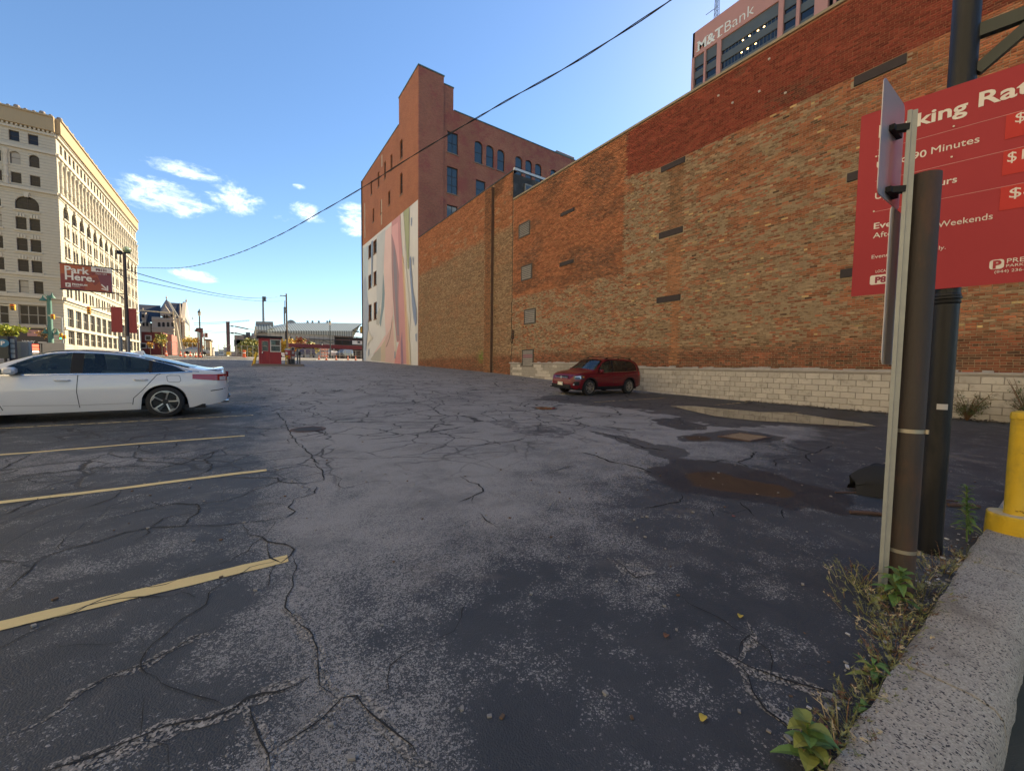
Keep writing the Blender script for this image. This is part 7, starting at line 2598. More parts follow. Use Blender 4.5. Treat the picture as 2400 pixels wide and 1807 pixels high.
holed(mb, (0, 0, 0), (1, 0, 0), (0, 0, 1), bw, bh, [(gx0, gz0, gx1, gz1), (wx0, wz0, wx1, wz1)], .06)
holed(mb, (0, 1.7, 0), (0, -1, 0), (0, 0, 1), 1.7, bh, [(.35, wz0, 1.35, wz1)], .06)
holed(mb, (bw, 0, 0), (0, 1, 0), (0, 0, 1), 1.7, bh, [(.35, wz0, 1.35, wz1)], .06)
holed(mb, (bw, 1.7, 0), (-1, 0, 0), (0, 0, 1), bw, bh, [(.3, wz0, bw-.3, wz1)], .06)
mb.box((.01, .01, 0), (bw-.01, 1.69, .05))
mb.build('wall', BRED, bo_)
MB().box((-.16, -.16, bh), (bw+.10, 1.86, bh+.17)).build('roof', mat('booth_roof', (.012, .011, .014), .7), bo_)
mb = MB()
t = .045
mb.box((dx0, -.02, .03), (dx0+t, -.001, dz1)).box((dx1-t, -.02, .03), (dx1, -.001, dz1)).box((dx0+t, -.02, dz1-t), (dx1-t, -.001, dz1))
door = mb.build('door', BTRIM, bo_)
fm = MB()
for (a, b, c, d) in ((gx0, gx1, gz0, gz1),):
    fm.box((a-.02, -.03, c-.03), (a+.02, -.002, d+.03)).box((b-.02, -.03, c-.03), (b+.02, -.002, d+.03)).box((a+.021, -.03, c-.03), (b-.021, -.002, c+.02)).box((a+.021, -.03, d-.02), (b-.021, -.002, d+.03)).box((a+.021, -.03, (c+d)/2-.02), (b-.021, -.002, (c+d)/2+.02))
fm.build('door_window_frame', mat('frame_rose', (.35, .20, .17), .5), door)
MB().box((dx0+.06, -.05, .95), (dx0+.10, -.02, 1.05)).build('door_handle', CHROME, door)
fm = MB()
a, b, c, d = wx0, wx1, wz0, wz1
fm.box((a-.03, -.035, c-.04), (a+.045, -.001, d+.03)).box((b-.045, -.035, c-.04), (b+.03, -.001, d+.03)).box((a+.046, -.035, c-.04), (b-.046, -.001, c+.04)).box((a+.046, -.035, d-.045), (b-.046, -.001, d+.03)).box((a+.046, -.035, (c+d)/2-.03), (b-.046, -.001, (c+d)/2+.03))
wf = fm.build('window', mat('frame_white', (.60, .55, .48), .5), bo_)
CLEAR = glass('clear_pane', (.03, .035, .035), .03, .72)
MB().quad((a, .03, c), (b, .03, c), (b, .03, d), (a, .03, d)).build('pane', CLEAR, wf)
MB().quad((gx0, .03, gz0), (gx1, .03, gz0), (gx1, .03, gz1), (gx0, .03, gz1)).build('pane', CLEAR, door)
MB().quad((.3, 1.66, c), (bw-.3, 1.66, c), (bw-.3, 1.66, d), (.3, 1.66, d)).build('rear_pane', CLEAR, bo_)
mb = MB()
mb.box((a+.02, .05, c), (a+.28, .08, (c+d)/2-.05)).box((a+.32, .05, c), (b-.04, .08, (c+d)/2-.06)).box((gx0+.02, .05, gz0+.02), (gx1-.02, .07, (gz0+gz1)/2-.06))
mb.build('notice', mat('notice_paper', (.22, .20, .22), .8, var=.5, vscale=9), bo_)

def grounded(px_, Y):
    p = at(px_, 850, Y)
    return (p.x, Y, g(Y))
lean = thing('bollard', 'leaning yellow post at the left end of the booth island', 'bollard', grounded(598, 38.6))
MB().tube([(-.10, 0, 0), (.12, 0, 1.12)], .085, 12).build('pipe', YEL, lean, True)
MB().tube([(-.22, 0, 0), (-.05, .05, .55)], .05, 8).build('brace', mat('brace_ochre', (.40, .20, .02), .6), lean)
# ticket machine, pay station, bin, posts
def zx(x, Y): return at(*z7(x, 1000), Y).x
def zz(y, Y, x=1200): return at(*z7(x, y), Y).z-g(Y)-.1
tm = thing('ticket_machine', 'red ticket machine box on a yellow stand right of the booth', 'ticket machine', (zx(1160, 39.2), 39.2, g(39.2)+.1))
x0, x1 = zx(1075, 39.2)-zx(1160, 39.2), zx(1255, 39.2)-zx(1160, 39.2)
MB().box((x0, -.15, zz(1020, 39.2)), (x1, .25, zz(850, 39.2)), bev=.02).build('box', mat('machine_red', (.38, .05, .06), .5), tm)
MB().box((x0, -.16, zz(850, 39.2)+.002), (x1, .26, zz(795, 39.2)), bev=.02).build('lid', mat('machine_white', (.55, .52, .48), .5), tm)
MB().box((x0+.02, -.18, zz(1065, 39.2)), (x1, .2, zz(1022, 39.2))).build('tray', YEL, tm)
MB().box((x0+.04, -.05, 0), (x0+.12, .1, zz(1066, 39.2))).build('stand', YEL, tm)
MB().box((-.02, -.05, 0), (.06, .06, zz(1066, 39.2))).build('stand', mat('stand_tan', (.30, .24, .16), .7), tm)
MB().box((x0+.03, -.158, zz(985, 39.2)), (x0+.20, -.151, zz(905, 39.2))).build('notice', mat('machine_notice', (.6, .56, .52), .6), tm)
tb = thing('channel_marker', 'black rubber channel post with an orange band beside the ticket machine', 'marker post', (zx(1225, 38.9), 38.9, g(38.9)+.1))
MB().lathe([(.11, 0), (.10, .05), (.09, .52), (.0, .52)], n=14).build('tube', mat('marker_black', (.014, .013, .014), .7), tb, True)
MB().lathe([(.092, .521), (.088, .75), (.0, .76)], n=14).build('band', mat('cone_orange', (.58, .10, .03), .5), tb, True)
ps = thing('pay_station', 'pay station with a round head and a red panel right of the ticket machine', 'pay station', (zx(1335, 39.4), 39.4, g(39.4)+.1))
w_ = (zx(1395, 39.4)-zx(1275, 39.4))/2
MB().box((-w_, -.12, 0), (w_, .2, zz(1140, 39.4)), bev=.015).build('lower_body', mat('station_grey', (.05, .05, .048), .6), ps)
MB().box((-w_, -.12, zz(1140, 39.4)), (w_, .2, zz(850, 39.4)), bev=.015).build('upper_body', mat('station_red', (.26, .055, .05), .5), ps)
MB().box((-w_*.75, -.135, zz(1130, 39.4)), (w_*.8, -.121, zz(1045, 39.4))).build('plate', mat('station_cream', (.55, .50, .42), .5), ps)
MB().box((-w_*.5, -.135, zz(960, 39.4)), (w_*.6, -.121, zz(880, 39.4))).build('screen', mat('station_screen', (.4, .38, .36), .3), ps)
hz = zz(800, 39.4)
rg = MB()
rg.tube([(w_*1.0*math.cos(q), -.05, hz+w_*1.0*math.sin(q)) for q in np.linspace(0, 2*math.pi, 22)], .035, 6)
rg.build('ring', mat('ring_pale', (.42, .38, .32), .5), ps, True)
MB().lathe([(.0, .0), (w_*.9, .0), (w_*.9, .05)], (0, -.03, hz), 20, 'y').build('disc', mat('disc_dark', (.03, .025, .022), .4), ps)
for lab, xx, wd, y0, mt in (('tall black post at the right end of the booth island', 1560, 60, 880, mat('post_black', (.01, .009, .009), .6)), ('grey service post between the pay station and the black post', 1490, 70, 790, mat('post_grey', (.20, .20, .18), .6))):
    r_ = thing('service_post', lab, 'post', (zx(xx, 40), 40, g(40)+.1))
    hw = (zx(xx+wd/2, 40)-zx(xx-wd/2, 40))/2
    MB().box((-hw*.6, -.06, 0), (hw*.6, .06, zz(1000, 40)), bev=.01).build('post', mt, r_)
    MB().box((-hw, -.1, zz(1000, 40)), (hw, .1, zz(y0, 40)), bev=.02).build('head', mt, r_)

# sunlit pavement across the end of the lot, street beyond
pv = MB()
pv.prism([(-60, 69.5, 1.55), (9.5, 69.5, 1.55), (9.5, 75.5, 1.55), (-60, 75.5, 1.55)], (0, 0, .27))
pv = pv.build('far_pavement', mat('pale_concrete', (.34, .31, .26), .9, var=.2, vscale=1.5))
pv['kind'] = 'structure'
pv = MB()
pv.prism([(-60, 98, 2.0), (80, 98, 2.0), (80, 104, 2.05), (-60, 104, 2.05)], (0, 0, .40))
pv = pv.build('far_pavement', mat('pale_concrete', (.34, .31, .26), .9))
pv['kind'] = 'structure'

# utility pole and cables
Yu = 76.0
u_top = at(*z6(905, 60), Yu)
up = thing('utility_pole', 'tall wooden utility pole rising behind the pay booth', 'utility pole', (u_top.x, Yu, g(Yu)))
hu = u_top.z-g(Yu)
MB().tube([(0, 0, 0), (0, 0, hu)], .17, 10, r_end=.11).build('pole', WOODP, up, True)
mb = MB()
mb.bar((-.9, 0, hu-.4), (.0, 0, hu-.4), .12, .12).tube([(-.25, -.1, hu-1.2), (-.28, -.1, hu-4.5)], .05, 6).box((-.3, -.25, hu-7.6), (.05, -.05, hu-6.2))
mb.build('crossarm', DKSTEEL, up)
def cable(name, label, pts, r_, rr=None, twist=False):
    o = thing(name, label, 'cable', pts[0])
    P = [Vector(p)-Vector(pts[0]) for p in pts]
    # Catmull-Rom through the points
    out = []
    for i in range(len(P)-1):
        p0, p1, p2, p3 = P[max(i-1, 0)], P[i], P[i+1], P[min(i+2, len(P)-1)]
        for k in range(12):
            t = k/12
            out.append(.5*((2*p1)+(p2-p0)*t+(2*p0-5*p1+4*p2-p3)*t*t+(-p0+3*p1-3*p2+p3)*t**3))
    out.append(P[-1])
    if twist:                     # two wires twisted round each other
        L = 0
        A, Bq = [], []
        fine = []
        for i in range(len(out)-1):
            n_ = max(1, int((out[i+1]-out[i]).length/.07))
            fine += [out[i]+(out[i+1]-out[i])*k/n_ for k in range(n_)]
        fine.append(out[-1])
        for i, p in enumerate(fine):
            a = i*.45
            d = (fine[min(i+1, len(fine)-1)]-fine[max(i-1, 0)]).normalized()
            s_ = d.cross(Vector((0, 0, 1))).normalized()
            u = s_.cross(d)
            off = s_*math.cos(a)*r_+u*math.sin(a)*r_
            A.append(p+off), Bq.append(p-off)
        mb = MB().tube(A, r_, 5).tube(Bq, r_*.8, 5)
    else:
        mb = MB().tube(out, r_, 5)
    mb.build('wire', mat('cable_black', (.012, .012, .014), .6), o, True)
    return o
K = 2400/2211
# the heavy cable climbs from the lamp pole over the lot towards the steel column
pA, pB = np.array((pt.x, Yp)), np.array((4.2, .70))
def on_plane(px_, py_):
    d = ray(px_, py_)
    e = pB-pA
    A_ = np.array([[d[0], -e[0]], [d[1], -e[1]]])
    t, s_ = np.linalg.solve(A_, pA)
    return Vector((d[0]*t, d[1]*t, d[2]*t+CZ))
wp = [(293, 627), (345, 628), (434, 627), (543, 599), (651, 553), (750, 498), (850, 440), (980, 358), (1085, 296), (1194, 233), (1357, 141), (1574, 0), (1720, -105), (1900, -250)]
cable('overhead_cable', 'thick twisted black cable sweeping up across the sky from the lamp pole', [on_plane(*p) for p in wp], .0062, twist=True)
def lin(p0, p1, sag, n=8):
    return [Vector(p0).lerp(Vector(p1), k/n)-Vector((0, 0, sag*4*(k/n)*(1-k/n))) for k in range(n+1)]
cable('service_cable', 'upper thin cable sagging from the lamp pole to the utility pole', lin((pt.x, Yp, at(291, 632, Yp).z), (u_top.x, Yu, at(*z6(880, 75), Yu).z), 1.0), .022)
cable('service_cable', 'lower thin cable sagging from the lamp pole to the utility pole', lin((pt.x, Yp, at(291, 650, Yp).z), (u_top.x, Yu, at(*z6(890, 172), Yu).z), .55), .018)

# tramway mast with its arms, and overhead wires
Ym = 104.0
mt_ = at(*z5(1820, 632), Ym)
ms = thing('tram_mast', 'purple brown steel tramway mast standing at the street end of the lot', 'mast', (mt_.x, Ym, g(Ym)+.25))
hm = mt_.z-g(Ym)-.25
MB().box((-.32, -.3, 0), (.32, .3, hm)).build('column', mat('mast_plum', (.085, .050, .058), .6), ms)
mb = MB()
for z in (hm-.9, hm-2.35):
    mb.bar((.33, 0, z), (1.2, 0, z), .10, .10).bar((1.2, 0, z), (3.6, 0, z-.45), .22, .22).bar((3.6, 0, z-.45), (4.6, 0, z-.5), .1, .1).lathe([(.0, -.3), (.14, -.2), (.14, .2), (.0, .3)], (.75, 0, z), 8, 'x')
mb.build('arm', DKSTEEL, ms)
MB().lathe([(.42, 0), (.42, .8), (.0, .82)], n=12).build('footing', YEL, ms)
for i, (y0, y1) in enumerate(((655, 595), (690, 610), (790, 850), (815, 880))):
    A, Bq = at(*z5(1140, y0), Ym), at(*z5(2250, y1), Ym)
    cable('tram_wire', ['topmost tram wire across the street end', 'second tram wire from the top across the street end', 'third tram wire from the top across the street end', 'lowest tram wire across the street end'][i], lin((A.x, Ym+.4, A.z), (Bq.x, Ym+.4, Bq.z), .12), .035)

# street lamps
def street_lamp(lab, pxx, ytop, Y, two=False):
    p = at(pxx, ytop, Y)
    r_ = thing('street_lamp', lab, 'street lamp', (p.x, Y, g(Y)))
    h = p.z-g(Y)
    c = mat('lamp_green_black', (.03, .042, .045), .5, .2)
    MB().lathe([(.28, 0), (.28, .5), (.16, .7), (.13, 2), (.10, h-1.6), (.16, h-1.55), (.0, h-1.5)], n=10).build('post', c, r_, True)
    MB().lathe([(.10, h-1.5), (.24, h-1.15), (.26, h-.85), (.18, h-.8)], n=10).build('globe', mat('lamp_globe', (.55, .55, .50), .3), r_, True)
    MB().lathe([(.30, h-.8), (.22, h-.55), (.10, h-.45), (.10, h-.25), (.03, h-.2), (.02, h), (.0, h)], n=10).build('finial', c, r_, True)
    return r_, h
street_lamp('ornate street lamp left of the tramway mast, in front of the gabled stone building', 320+1250/8.508, 680+362/8.508, 92)
sl, h = street_lamp('ornate street lamp with a low side arm in front of the long ballpark roof', 540+1612/6.9125, 680+465/6.9125, 100)
mb = MB()
hh = h*.42
mb.tube([(-1.9, 0, hh-.3), (-1.4, 0, hh+.25), (-.7, 0, hh-.1), (0, 0, hh-.35)], .06, 6).tube([(0, 0, hh-.35), (.7, 0, hh-.1), (1.3, 0, hh+.15)], .06, 6).lathe([(.0, -.1), (.3, -.5), (.0, -.55)], (-1.9, 0, hh-.3), 8)
mb.build('side_arm', MATS['lamp_green_black'], sl, True)
# green lamp standard on the corner and traffic signals
Yc = 96.0
p = at(*z4(745, 345), Yc)
gl_ = thing('lamp_standard', 'green lamp standard with bell shades in front of the cream office corner', 'lamp post', (p.x, Yc, g(Yc)))
hg = p.z-g(Yc)
GRN = mat('verdigris_green', (.06, .16, .125), .6)
MB().lathe([(.5, 0), (.45, 1.2), (.33, 1.4), (.28, hg-1.2), (.2, hg), (.0, hg)], n=12).build('post', GRN, gl_, True)
hb_ = MB()
for x, z in ((-.65, hg-.9), (-.6, hg-6.2), (.75, hg-6.3)):
    hb_.lathe([(.06, .9), (.12, .55), (.5, .0), (.0, .02)], (x, 0, z), 10)
    hb_.tube([(0, 0, z-.1), (x*.6, 0, z+1.0), (x, 0, z+.85)], .06, 5)
hb_.lathe([(.06, .9), (.12, .55), (.45, .0), (.0, .02)], (.35, 0, hg-.4), 10)
hb_.build('shade', GRN, gl_, True)
SIGY = mat('signal_yellow', (.62, .33, .02), .5)
RLENS, GLENS, DLENS = mat('lens_red', (.35, .03, .02), .3), emit('lens_green', (.02, .9, .25), 2.5), mat('lens_dark', (.05, .04, .03), .3)
def signal(lab, x0, x1, y0, y1, Y, arm=None, pole=None, lit=False):
    a, b = at(*z4(x0, y0), Y), at(*z4(x1, y1), Y)
    r_ = thing('traffic_signal', lab, 'traffic light', ((a.x+b.x)/2, Y, b.z))
    w_, h_ = b.x-a.x, a.z-b.z
    MB().box((-w_/2, -.15, 0), (w_/2, .25, h_), bev=.04).build('housing', SIGY, r_)
    for k, m_ in enumerate((GLENS if lit else DLENS, DLENS, DLENS if lit else RLENS)):
        MB().lathe([(.0, -.17), (w_*.33, -.17), (w_*.36, -.15)], (0, 0, h_*(k+.5)/3), 12, 'y').build('lens', m_, r_)
    mb = MB()
    for k in range(3):
        mb.box((-w_*.42, -.42, h_*(k+.5)/3+w_*.30), (w_*.42, -.151, h_*(k+.5)/3+w_*.36))
    mb.build('visor', SIGY, r_)
    if arm:
        q0, q1 = at(*z4(*arm[0]), Y+.4), at(*z4(*arm[1]), Y+.4)
        o_ = Vector(r_.location)
        MB().tube([q0-o_, q1-o_], .08, 8, r_end=.12).build('mast_arm', mat('arm_cream', (.45, .42, .34), .5), r_, True)
    if pole:
        q = at(*z4(*pole), Y+.4)
        o_ = Vector(r_.location)
        MB().tube([Vector((q.x, Y+.4, g(Y)))-o_, q-o_], .11, 8).build('pole', mat('signal_pole', (.30, .33, .36), .5), r_, True)
signal('amber traffic signal on an arm at the far left edge', 150, 235, 478, 570, 92, ((-250, 470), (240, 505)))
signal('amber traffic signal on a short arm beside the green lamp standard', 775, 832, 630, 705, 92, ((730, 648), (938, 690)), (940, 680))
signal('amber traffic signal hanging in front of the lit street side of the cream office block', 1325, 1385, 512, 630, 92, ((1330, 520), (1690, 545)))
signal('low traffic signal showing green at the corner of the cream office block', 905, 955, 918, 1012, 92, lit=True)
signal('low traffic signal facing away beside the green one', 972, 1005, 945, 1000, 92.3)
# far signals and the signal pole in front of the gabled building
def z5at(x, y, Y): return at(*z5(x, y), Y)
Yt = 108.0
for lab, x0 in (('left traffic signal of the far pair beside the ornate lamp', 1285), ('right traffic signal of the far pair beside the ornate lamp', 1382)):
    a, b = z5at(x0, 855, Yt), z5at(x0+26, 945, Yt)
    r_ = thing('traffic_signal', lab, 'traffic light', ((a.x+b.x)/2, Yt, b.z))
    MB().box((-.22, -.15, 0), (.22, .2, a.z-b.z), bev=.03).build('housing', mat('signal_brick', (.38, .10, .05), .5), r_)
    for k in range(3):
        MB().lathe([(.0, -.17), (.13, -.17), (.15, -.15)], (0, 0, (a.z-b.z)*(k+.5)/3), 10, 'y').build('lens', DLENS, r_)
a, b = z5at(1312, 855, Yt), z5at(1378, 945, Yt)
r_ = thing('signal_frame', 'square pale frame and post carrying the far pair of traffic signals', 'frame', ((a.x+b.x)/2, Yt, g(Yt)))
hw = (b.x-a.x)/2
mb = MB()
z0, z1 = b.z-g(Yt), a.z-g(Yt)
mb.bar((-hw, 0, z0), (hw, 0, z0), .08, .08).bar((-hw, 0, z1), (hw, 0, z1), .08, .08).bar((0, 0, 0), (0, 0, z0), .2, .2)
mb.build('post', mat('frame_rust', (.30, .17, .11), .6), r_)
MB().box((-hw*.95, .05, z0+.1), (hw*.95, .1, z1-.1)).build('backplate', mat('sign_pale_back', (.55, .58, .6), .5), r_)
# cream lamp column with a long arm reaching left
Yl = 118.0
p = z5at(740, 420, Yl)
r_ = thing('signal_column', 'cream steel column with a long horizontal arm in front of the gabled stone building', 'signal column', (p.x, Yl, g(Yl)))
CRM = mat('column_cream', (.50, .44, .32), .5)
h = p.z-g(Yl)
q = z5at(60, 405, Yl)
MB().tube([(1.1, 0, 0), (0, 0, h)], .28, 10, r_end=.2).build('column', CRM, r_, True)
MB().tube([(0, 0, h-.5), (q.x-p.x, 0, q.z-g(Yl))], .13, 8, r_end=.08).build('arm', CRM, r_, True)
p2, p3 = z5at(640, 225, Yl), z5at(845, 545, Yl)
lb_ = thing('davit_pole', 'slanting pale davit pole crossing in front of the slate gable', 'lamp pole', (p3.x, Yl+2, g(Yl)))
o_ = Vector(lb_.location)
MB().tube([p2-o_, p3-o_], .14, 6).tube([Vector(p3)-o_, Vector((p3.x+.3, Yl+2, g(Yl)))-o_], .10, 6).build('pole', mat('davit_grey', (.42, .42, .38), .5), lb_, True)
# dark red street sign on two posts
Ys = 82.0
a, b = z5at(1195, 752, Ys), z5at(1325, 850, Ys)
r_ = thing('street_board', 'dark red slanted board on twin posts in front of the ornate lamp', 'sign', ((a.x+b.x)/2, Ys, g(Ys)))
w_ = b.x-a.x
z0, z1 = b.z-g(Ys), a.z-g(Ys)
MB().prism([(-w_*.5, 0, z1), (w_*.5, 0, z1), (w_*.5, 0, z0), (-w_*.05, 0, z0), (-w_*.85, 0, z0+.15)], (0, .35, 0)).build('board', mat('board_maroon', (.075, .022, .022), .6), r_)
for x in (-.30, .26):
    MB().tube([(x*w_, .2, 0), (x*w_, .2, z0)], .1, 8).build('post', mat('post_maroon', (.10, .035, .035), .6), r_, True)

# cones, barrel and barricade
CONE, CWHITE = mat('cone_orange', (.58, .10, .03), .5), mat('cone_white', (.7, .66, .6), .5)
def cone_proto():
    r_ = thing('traffic_cone', '', 'traffic cone', (0, 0, 0), 0, 'orange traffic cones at the street end of the lot')
    MB().lathe([(.15, .04), (.105, .30), (.0, .30)], n=12).lathe([(.085, .42), (.028, .72), (.0, .72)], n=12).build('body', CONE, r_, True)
    MB().lathe([(.104, .301), (.086, .419), (.0, .419)], n=12).build('stripe', CWHITE, r_, True)
    MB().box((-.19, -.19, 0), (.19, .19, .04)).build('base', mat('cone_base', (.03, .028, .028), .8), r_)
    return r_
cone = cone_proto()
spots = [(z6(1435, 1130), 72.5, 'orange traffic cone beside the striped barricade, first right of the booth'), (z6(1555, 1140), 69, 'orange traffic cone in front of the striped barricade'), (z6(1715, 1135), 72, 'tall orange traffic cone right of the striped barricade'), (z6(2030, 1135), 72, 'orange traffic cone nearest the mural building'), (z6(1905, 1120), 76, 'orange traffic cone in front of the parked cars by the canopy'),
         (z5(592, 1240), 74, 'orange traffic cone showing over the sedan roof beside the small tree'), (z5(880, 1330), 74, 'orange traffic cone left of the cream column foot, above the sedan boot'), (z5(965, 1330), 77, 'orange traffic cone behind the cream column, second of the row'), (z5(1075, 1330), 74, 'biggest orange traffic cone above the sedan boot, before the yellow tree'), (z5(1182, 1300), 80, 'orange traffic cone in front of the yellow tree'), (z5(1272, 1320), 78, 'orange traffic cone at the foot of the ornate lamp')]
for i, ((px_, py_), Y, lab) in enumerate(spots):
    c_ = cone if i == 0 else copy_tree(cone)
    c_['label'] = lab
    c_.location = (at(px_, py_, Y).x, Y, g(Y)+(.14 if 69.5 < Y < 75.5 and at(px_, py_, Y).x < 9.5 else 0))
    s_ = 1.12
    c_.scale = (s_, s_, s_)
Yq = 92
x = at(*z6(222, 1050), Yq).x
r_ = thing('traffic_drum', 'slim orange traffic drum left of the booth', 'traffic drum', (x, Yq, g(Yq)))
MB().lathe([(.42, 0), (.42, .1), (.25, .12), (.22, 1.35), (.0, 1.4)], n=12).build('body', CONE, r_, True)
MB().lathe([(.245, .75), (.24, .95), (.0, .95)], n=12).build('stripe', CWHITE, r_, True)
Yq = 97
a, b = at(*z6(1462, 980), Yq), at(*z6(1588, 1100), Yq)
r_ = thing('barricade', 'orange and white striped road barricade in front of the canopy', 'barricade', (a.x, Yq, g(Yq)))
w_ = b.x-a.x
for k in range(3):
    z = .35+k*.72
    plank = MB().box((0, -.03, z), (w_, .03, z+.42)).build('plank', CWHITE, r_)
    sp = MB()
    for j in range(5):
        x = w_*(j+.05)/5
        sp.prism([(x, -.034, z), (x+w_*.1, -.034, z), (x+w_*.14, -.034, z+.42), (x+w_*.04, -.034, z+.42)], (0, .003, 0))
    sp.build('stripes', CONE, plank)
for x in (.12, w_-.12):
    MB().box((x-.04, .031, 0), (x+.04, .1, 2.3)).build('leg', DKSTEEL, r_)

# fences along the street
def fence(lab, x0, x1, Y, n, h, rails, group=None):
    zg = g(Y)+.3
    r_ = thing('mesh_fence', lab, 'fence', (x0, Y, zg))
    P_ = mat('fence_steel', (.34, .35, .33), .5, .5)
    for k in range(n+1):
        MB().tube([(x0+(x1-x0)*k/n-x0, 0, -.4), (x0+(x1-x0)*k/n-x0, 0, h)], .055, 6).build('post', P_, r_)
    for z in rails:
        MB().bar((0, -.06, z), (x1-x0, -.06, z), .06, .06).build('rail', P_, r_)
    mb = MB()
    x = .2
    while x < x1-x0:
        mb.add([(x, .02, .05), (x+.014, .02, .05), (x+.014+h*.5, .02, h), (x+h*.5, .02, h)], [(0, 1, 2, 3)])
        mb.add([(x+h*.5, .03, .05), (x+h*.5+.014, .03, .05), (x+.014, .03, h), (x, .03, h)], [(0, 1, 2, 3)])
        x += .30
    o = mb.build('wire_mesh', P_, r_)
    o['kind'] = 'stuff'
Yf = 101
fence('chain link fence left of the booth in front of the yellow bushes', at(*z6(-190, 900), Yf).x, at(*z6(450, 900), Yf).x, Yf, 7, at(*z6(100, 895), Yf).z-g(Yf)-.3, (at(*z6(100, 1000), Yf).z-g(Yf)-.3, at(*z6(100, 897), Yf).z-g(Yf)-.3))
fence('lower steel fence right of the booth under the canopy', at(*z6(1110, 960), Yf).x, at(*z6(2200, 960), Yf).x, Yf, 12, at(*z6(1500, 965), Yf).z-g(Yf)-.3, (.4, at(*z6(1500, 968), Yf).z-g(Yf)-.3))
fence('chain link fence left of the ornate lamp behind the traffic cones', at(*z5(600, 1100), Yf).x, at(*z5(1500, 1100), Yf).x, Yf, 9, at(*z5(1000, 1045), Yf).z-g(Yf)-.3, (at(*z5(1000, 1048), Yf).z-g(Yf)-.3,))

# station canopy
Yk = 112
a, b = at(*z6(950, 862), Yk), at(*z6(2300, 888), Yk)
r_ = thing('canopy', 'long flat station canopy with a dark red edge in front of the ballpark', 'canopy', (a.x, Yk, g(Yk)))
W_ = b.x-a.x
zc = (a.z)-g(Yk)
MB().box((-.2, -.2, zc-.25), (W_, 5, zc)).build('roof', mat('canopy_top', (.36, .28, .24), .7), r_)
MB().box((-.25, -.3, zc-1.0), (W_, -.21, zc-.05)).build('fascia', mat('canopy_red', (.14, .025, .035), .5), r_)
for k in range(9):
    MB().box((1+k*W_/9, 1.5, 0), (1.35+k*W_/9, 1.8, zc-.26)).build('post', DKSTEEL, r_)

# ballpark
Yv = 188
def zA(x, y, Y=Yv): return at(*z6(x, y), Y)
bp = thing('ballpark', 'long ballpark grandstand with a grey ribbed metal roof behind the canopy', 'stadium', (zA(600, 900).x, Yv, g(Yv)))
o_ = Vector(bp.location)
RIB = bpy.data.materials.new('ribbed_roof')
RIB.use_nodes = True
_t = RIB.node_tree
_P = N(_t, 'ShaderNodeNewGeometry').outputs['Position']
_s = N(_t, 'ShaderNodeSeparateXYZ')
_t.links.new(_P, _s.inputs[0])
_w = M(_t, 'FRACT', M(_t, 'MULTIPLY', _s.outputs[0], 1/.95))
_t.links.new(MIX(_t, RAMP(_t, _w, .35, .6), (.16, .18, .165), (.40, .43, .38)), _t.nodes['Principled BSDF'].inputs['Base Color'])
_t.nodes['Principled BSDF'].inputs['Roughness'].default_value = .5
_b = N(_t, 'ShaderNodeBump')
_b.inputs['Distance'].default_value = .25
_t.links.new(_w, _b.inputs['Height'])
_t.links.new(_b.outputs[0], _t.nodes['Principled BSDF'].inputs['Normal'])
PALEW = mat('stand_wall', (.42, .41, .36), .8, var=.1, vscale=.3)
eave = [zA(x, y) for x, y in ((450, 690), (600, 665), (980, 660), (1500, 660), (1975, 662))]
Yr = Yv+26
ridge = [at(*z6(x, y), Yr) for x, y in ((700, 578), (900, 545), (1080, 530), (1620, 530), (2120, 540))]
V = [p-o_ for p in eave]+[p-o_ for p in ridge]
mb = MB()
mb.add(V, [(k, k+1, k+6, k+5) for k in range(4)])
back = [Vector((p.x, Yr+26, p.z-9))-o_ for p in ridge]
mb.add([p-o_ for p in ridge]+back, [(k, k+1, k+6, k+5) for k in range(4)])
mb.build('roof', RIB, bp)
fz0 = zA(1000, 705).z
mb = MB()
for p, q in zip(eave[:-1], eave[1:]):
    mb.prism([p-o_, q-o_, Vector((q.x, q.y, fz0))-o_, Vector((p.x, p.y, fz0))-o_], (0, .4, 0))
mb.build('fascia', RIB, bp)
x0, x1, x2 = zA(600, 700).x-o_.x, zA(1695, 700).x-o_.x, zA(2500, 700).x-o_.x
MB().box((x0, .6, 0), (x1, 24, fz0-o_.z-.01)).build('wall', PALEW, bp)
for k in range(14):
    x = x0+(x1-x0)*(k+.5)/14
    MB().box((x-.06, .5, 2), (x+.06, .59, fz0-o_.z-.05)).build('wall_joint', mat('stand_joint', (.22, .21, .18), .8), bp)
zd = zA(970, 795).z-o_.z
MB().box((zA(968, 760).x-o_.x, .45, zd), (zA(990, 760).x-o_.x, .59, zA(970, 755).z-o_.z)).build('doorway', mat('stand_door', (.05, .05, .05), .7), bp)
ry = zA(1300, 790).z-o_.z
MB().box((zA(1060, 790).x-o_.x, -.8, ry-.2), (x1, .44, ry)).build('walkway', mat('walk_green', (.06, .075, .07), .7), bp)
mb = MB()
for k in range(26):
    x = zA(1060, 790).x-o_.x+k*(x1-zA(1060, 790).x+o_.x)/26
    mb.box((x, -.75, ry-2.2), (x+.12, -.6, ry-.21))
mb.build('railing', mat('rail_grey', (.16, .17, .19), .5), bp)
MB().box((x1+.01, 3.0, 0), (x2, 24, fz0-o_.z-.3)).build('wall', mat('stand_opening_shade', (.045, .04, .036), .8), bp)  # shade of the open stand put into a dark wall colour
for k in range(8):
    x = x1+(x2-x1)*k/7
    MB().box((x-.15, .3, 0), (x+.15, .7, fz0-o_.z)).build('column', DKSTEEL, bp)
for y in (800, 745):
    MB().box((x1, .2, zA(1800, y).z-o_.z-.35), (x2, .29, zA(1800, y).z-o_.z)).build('beam', mat('beam_brown', (.10, .055, .05), .7), bp)
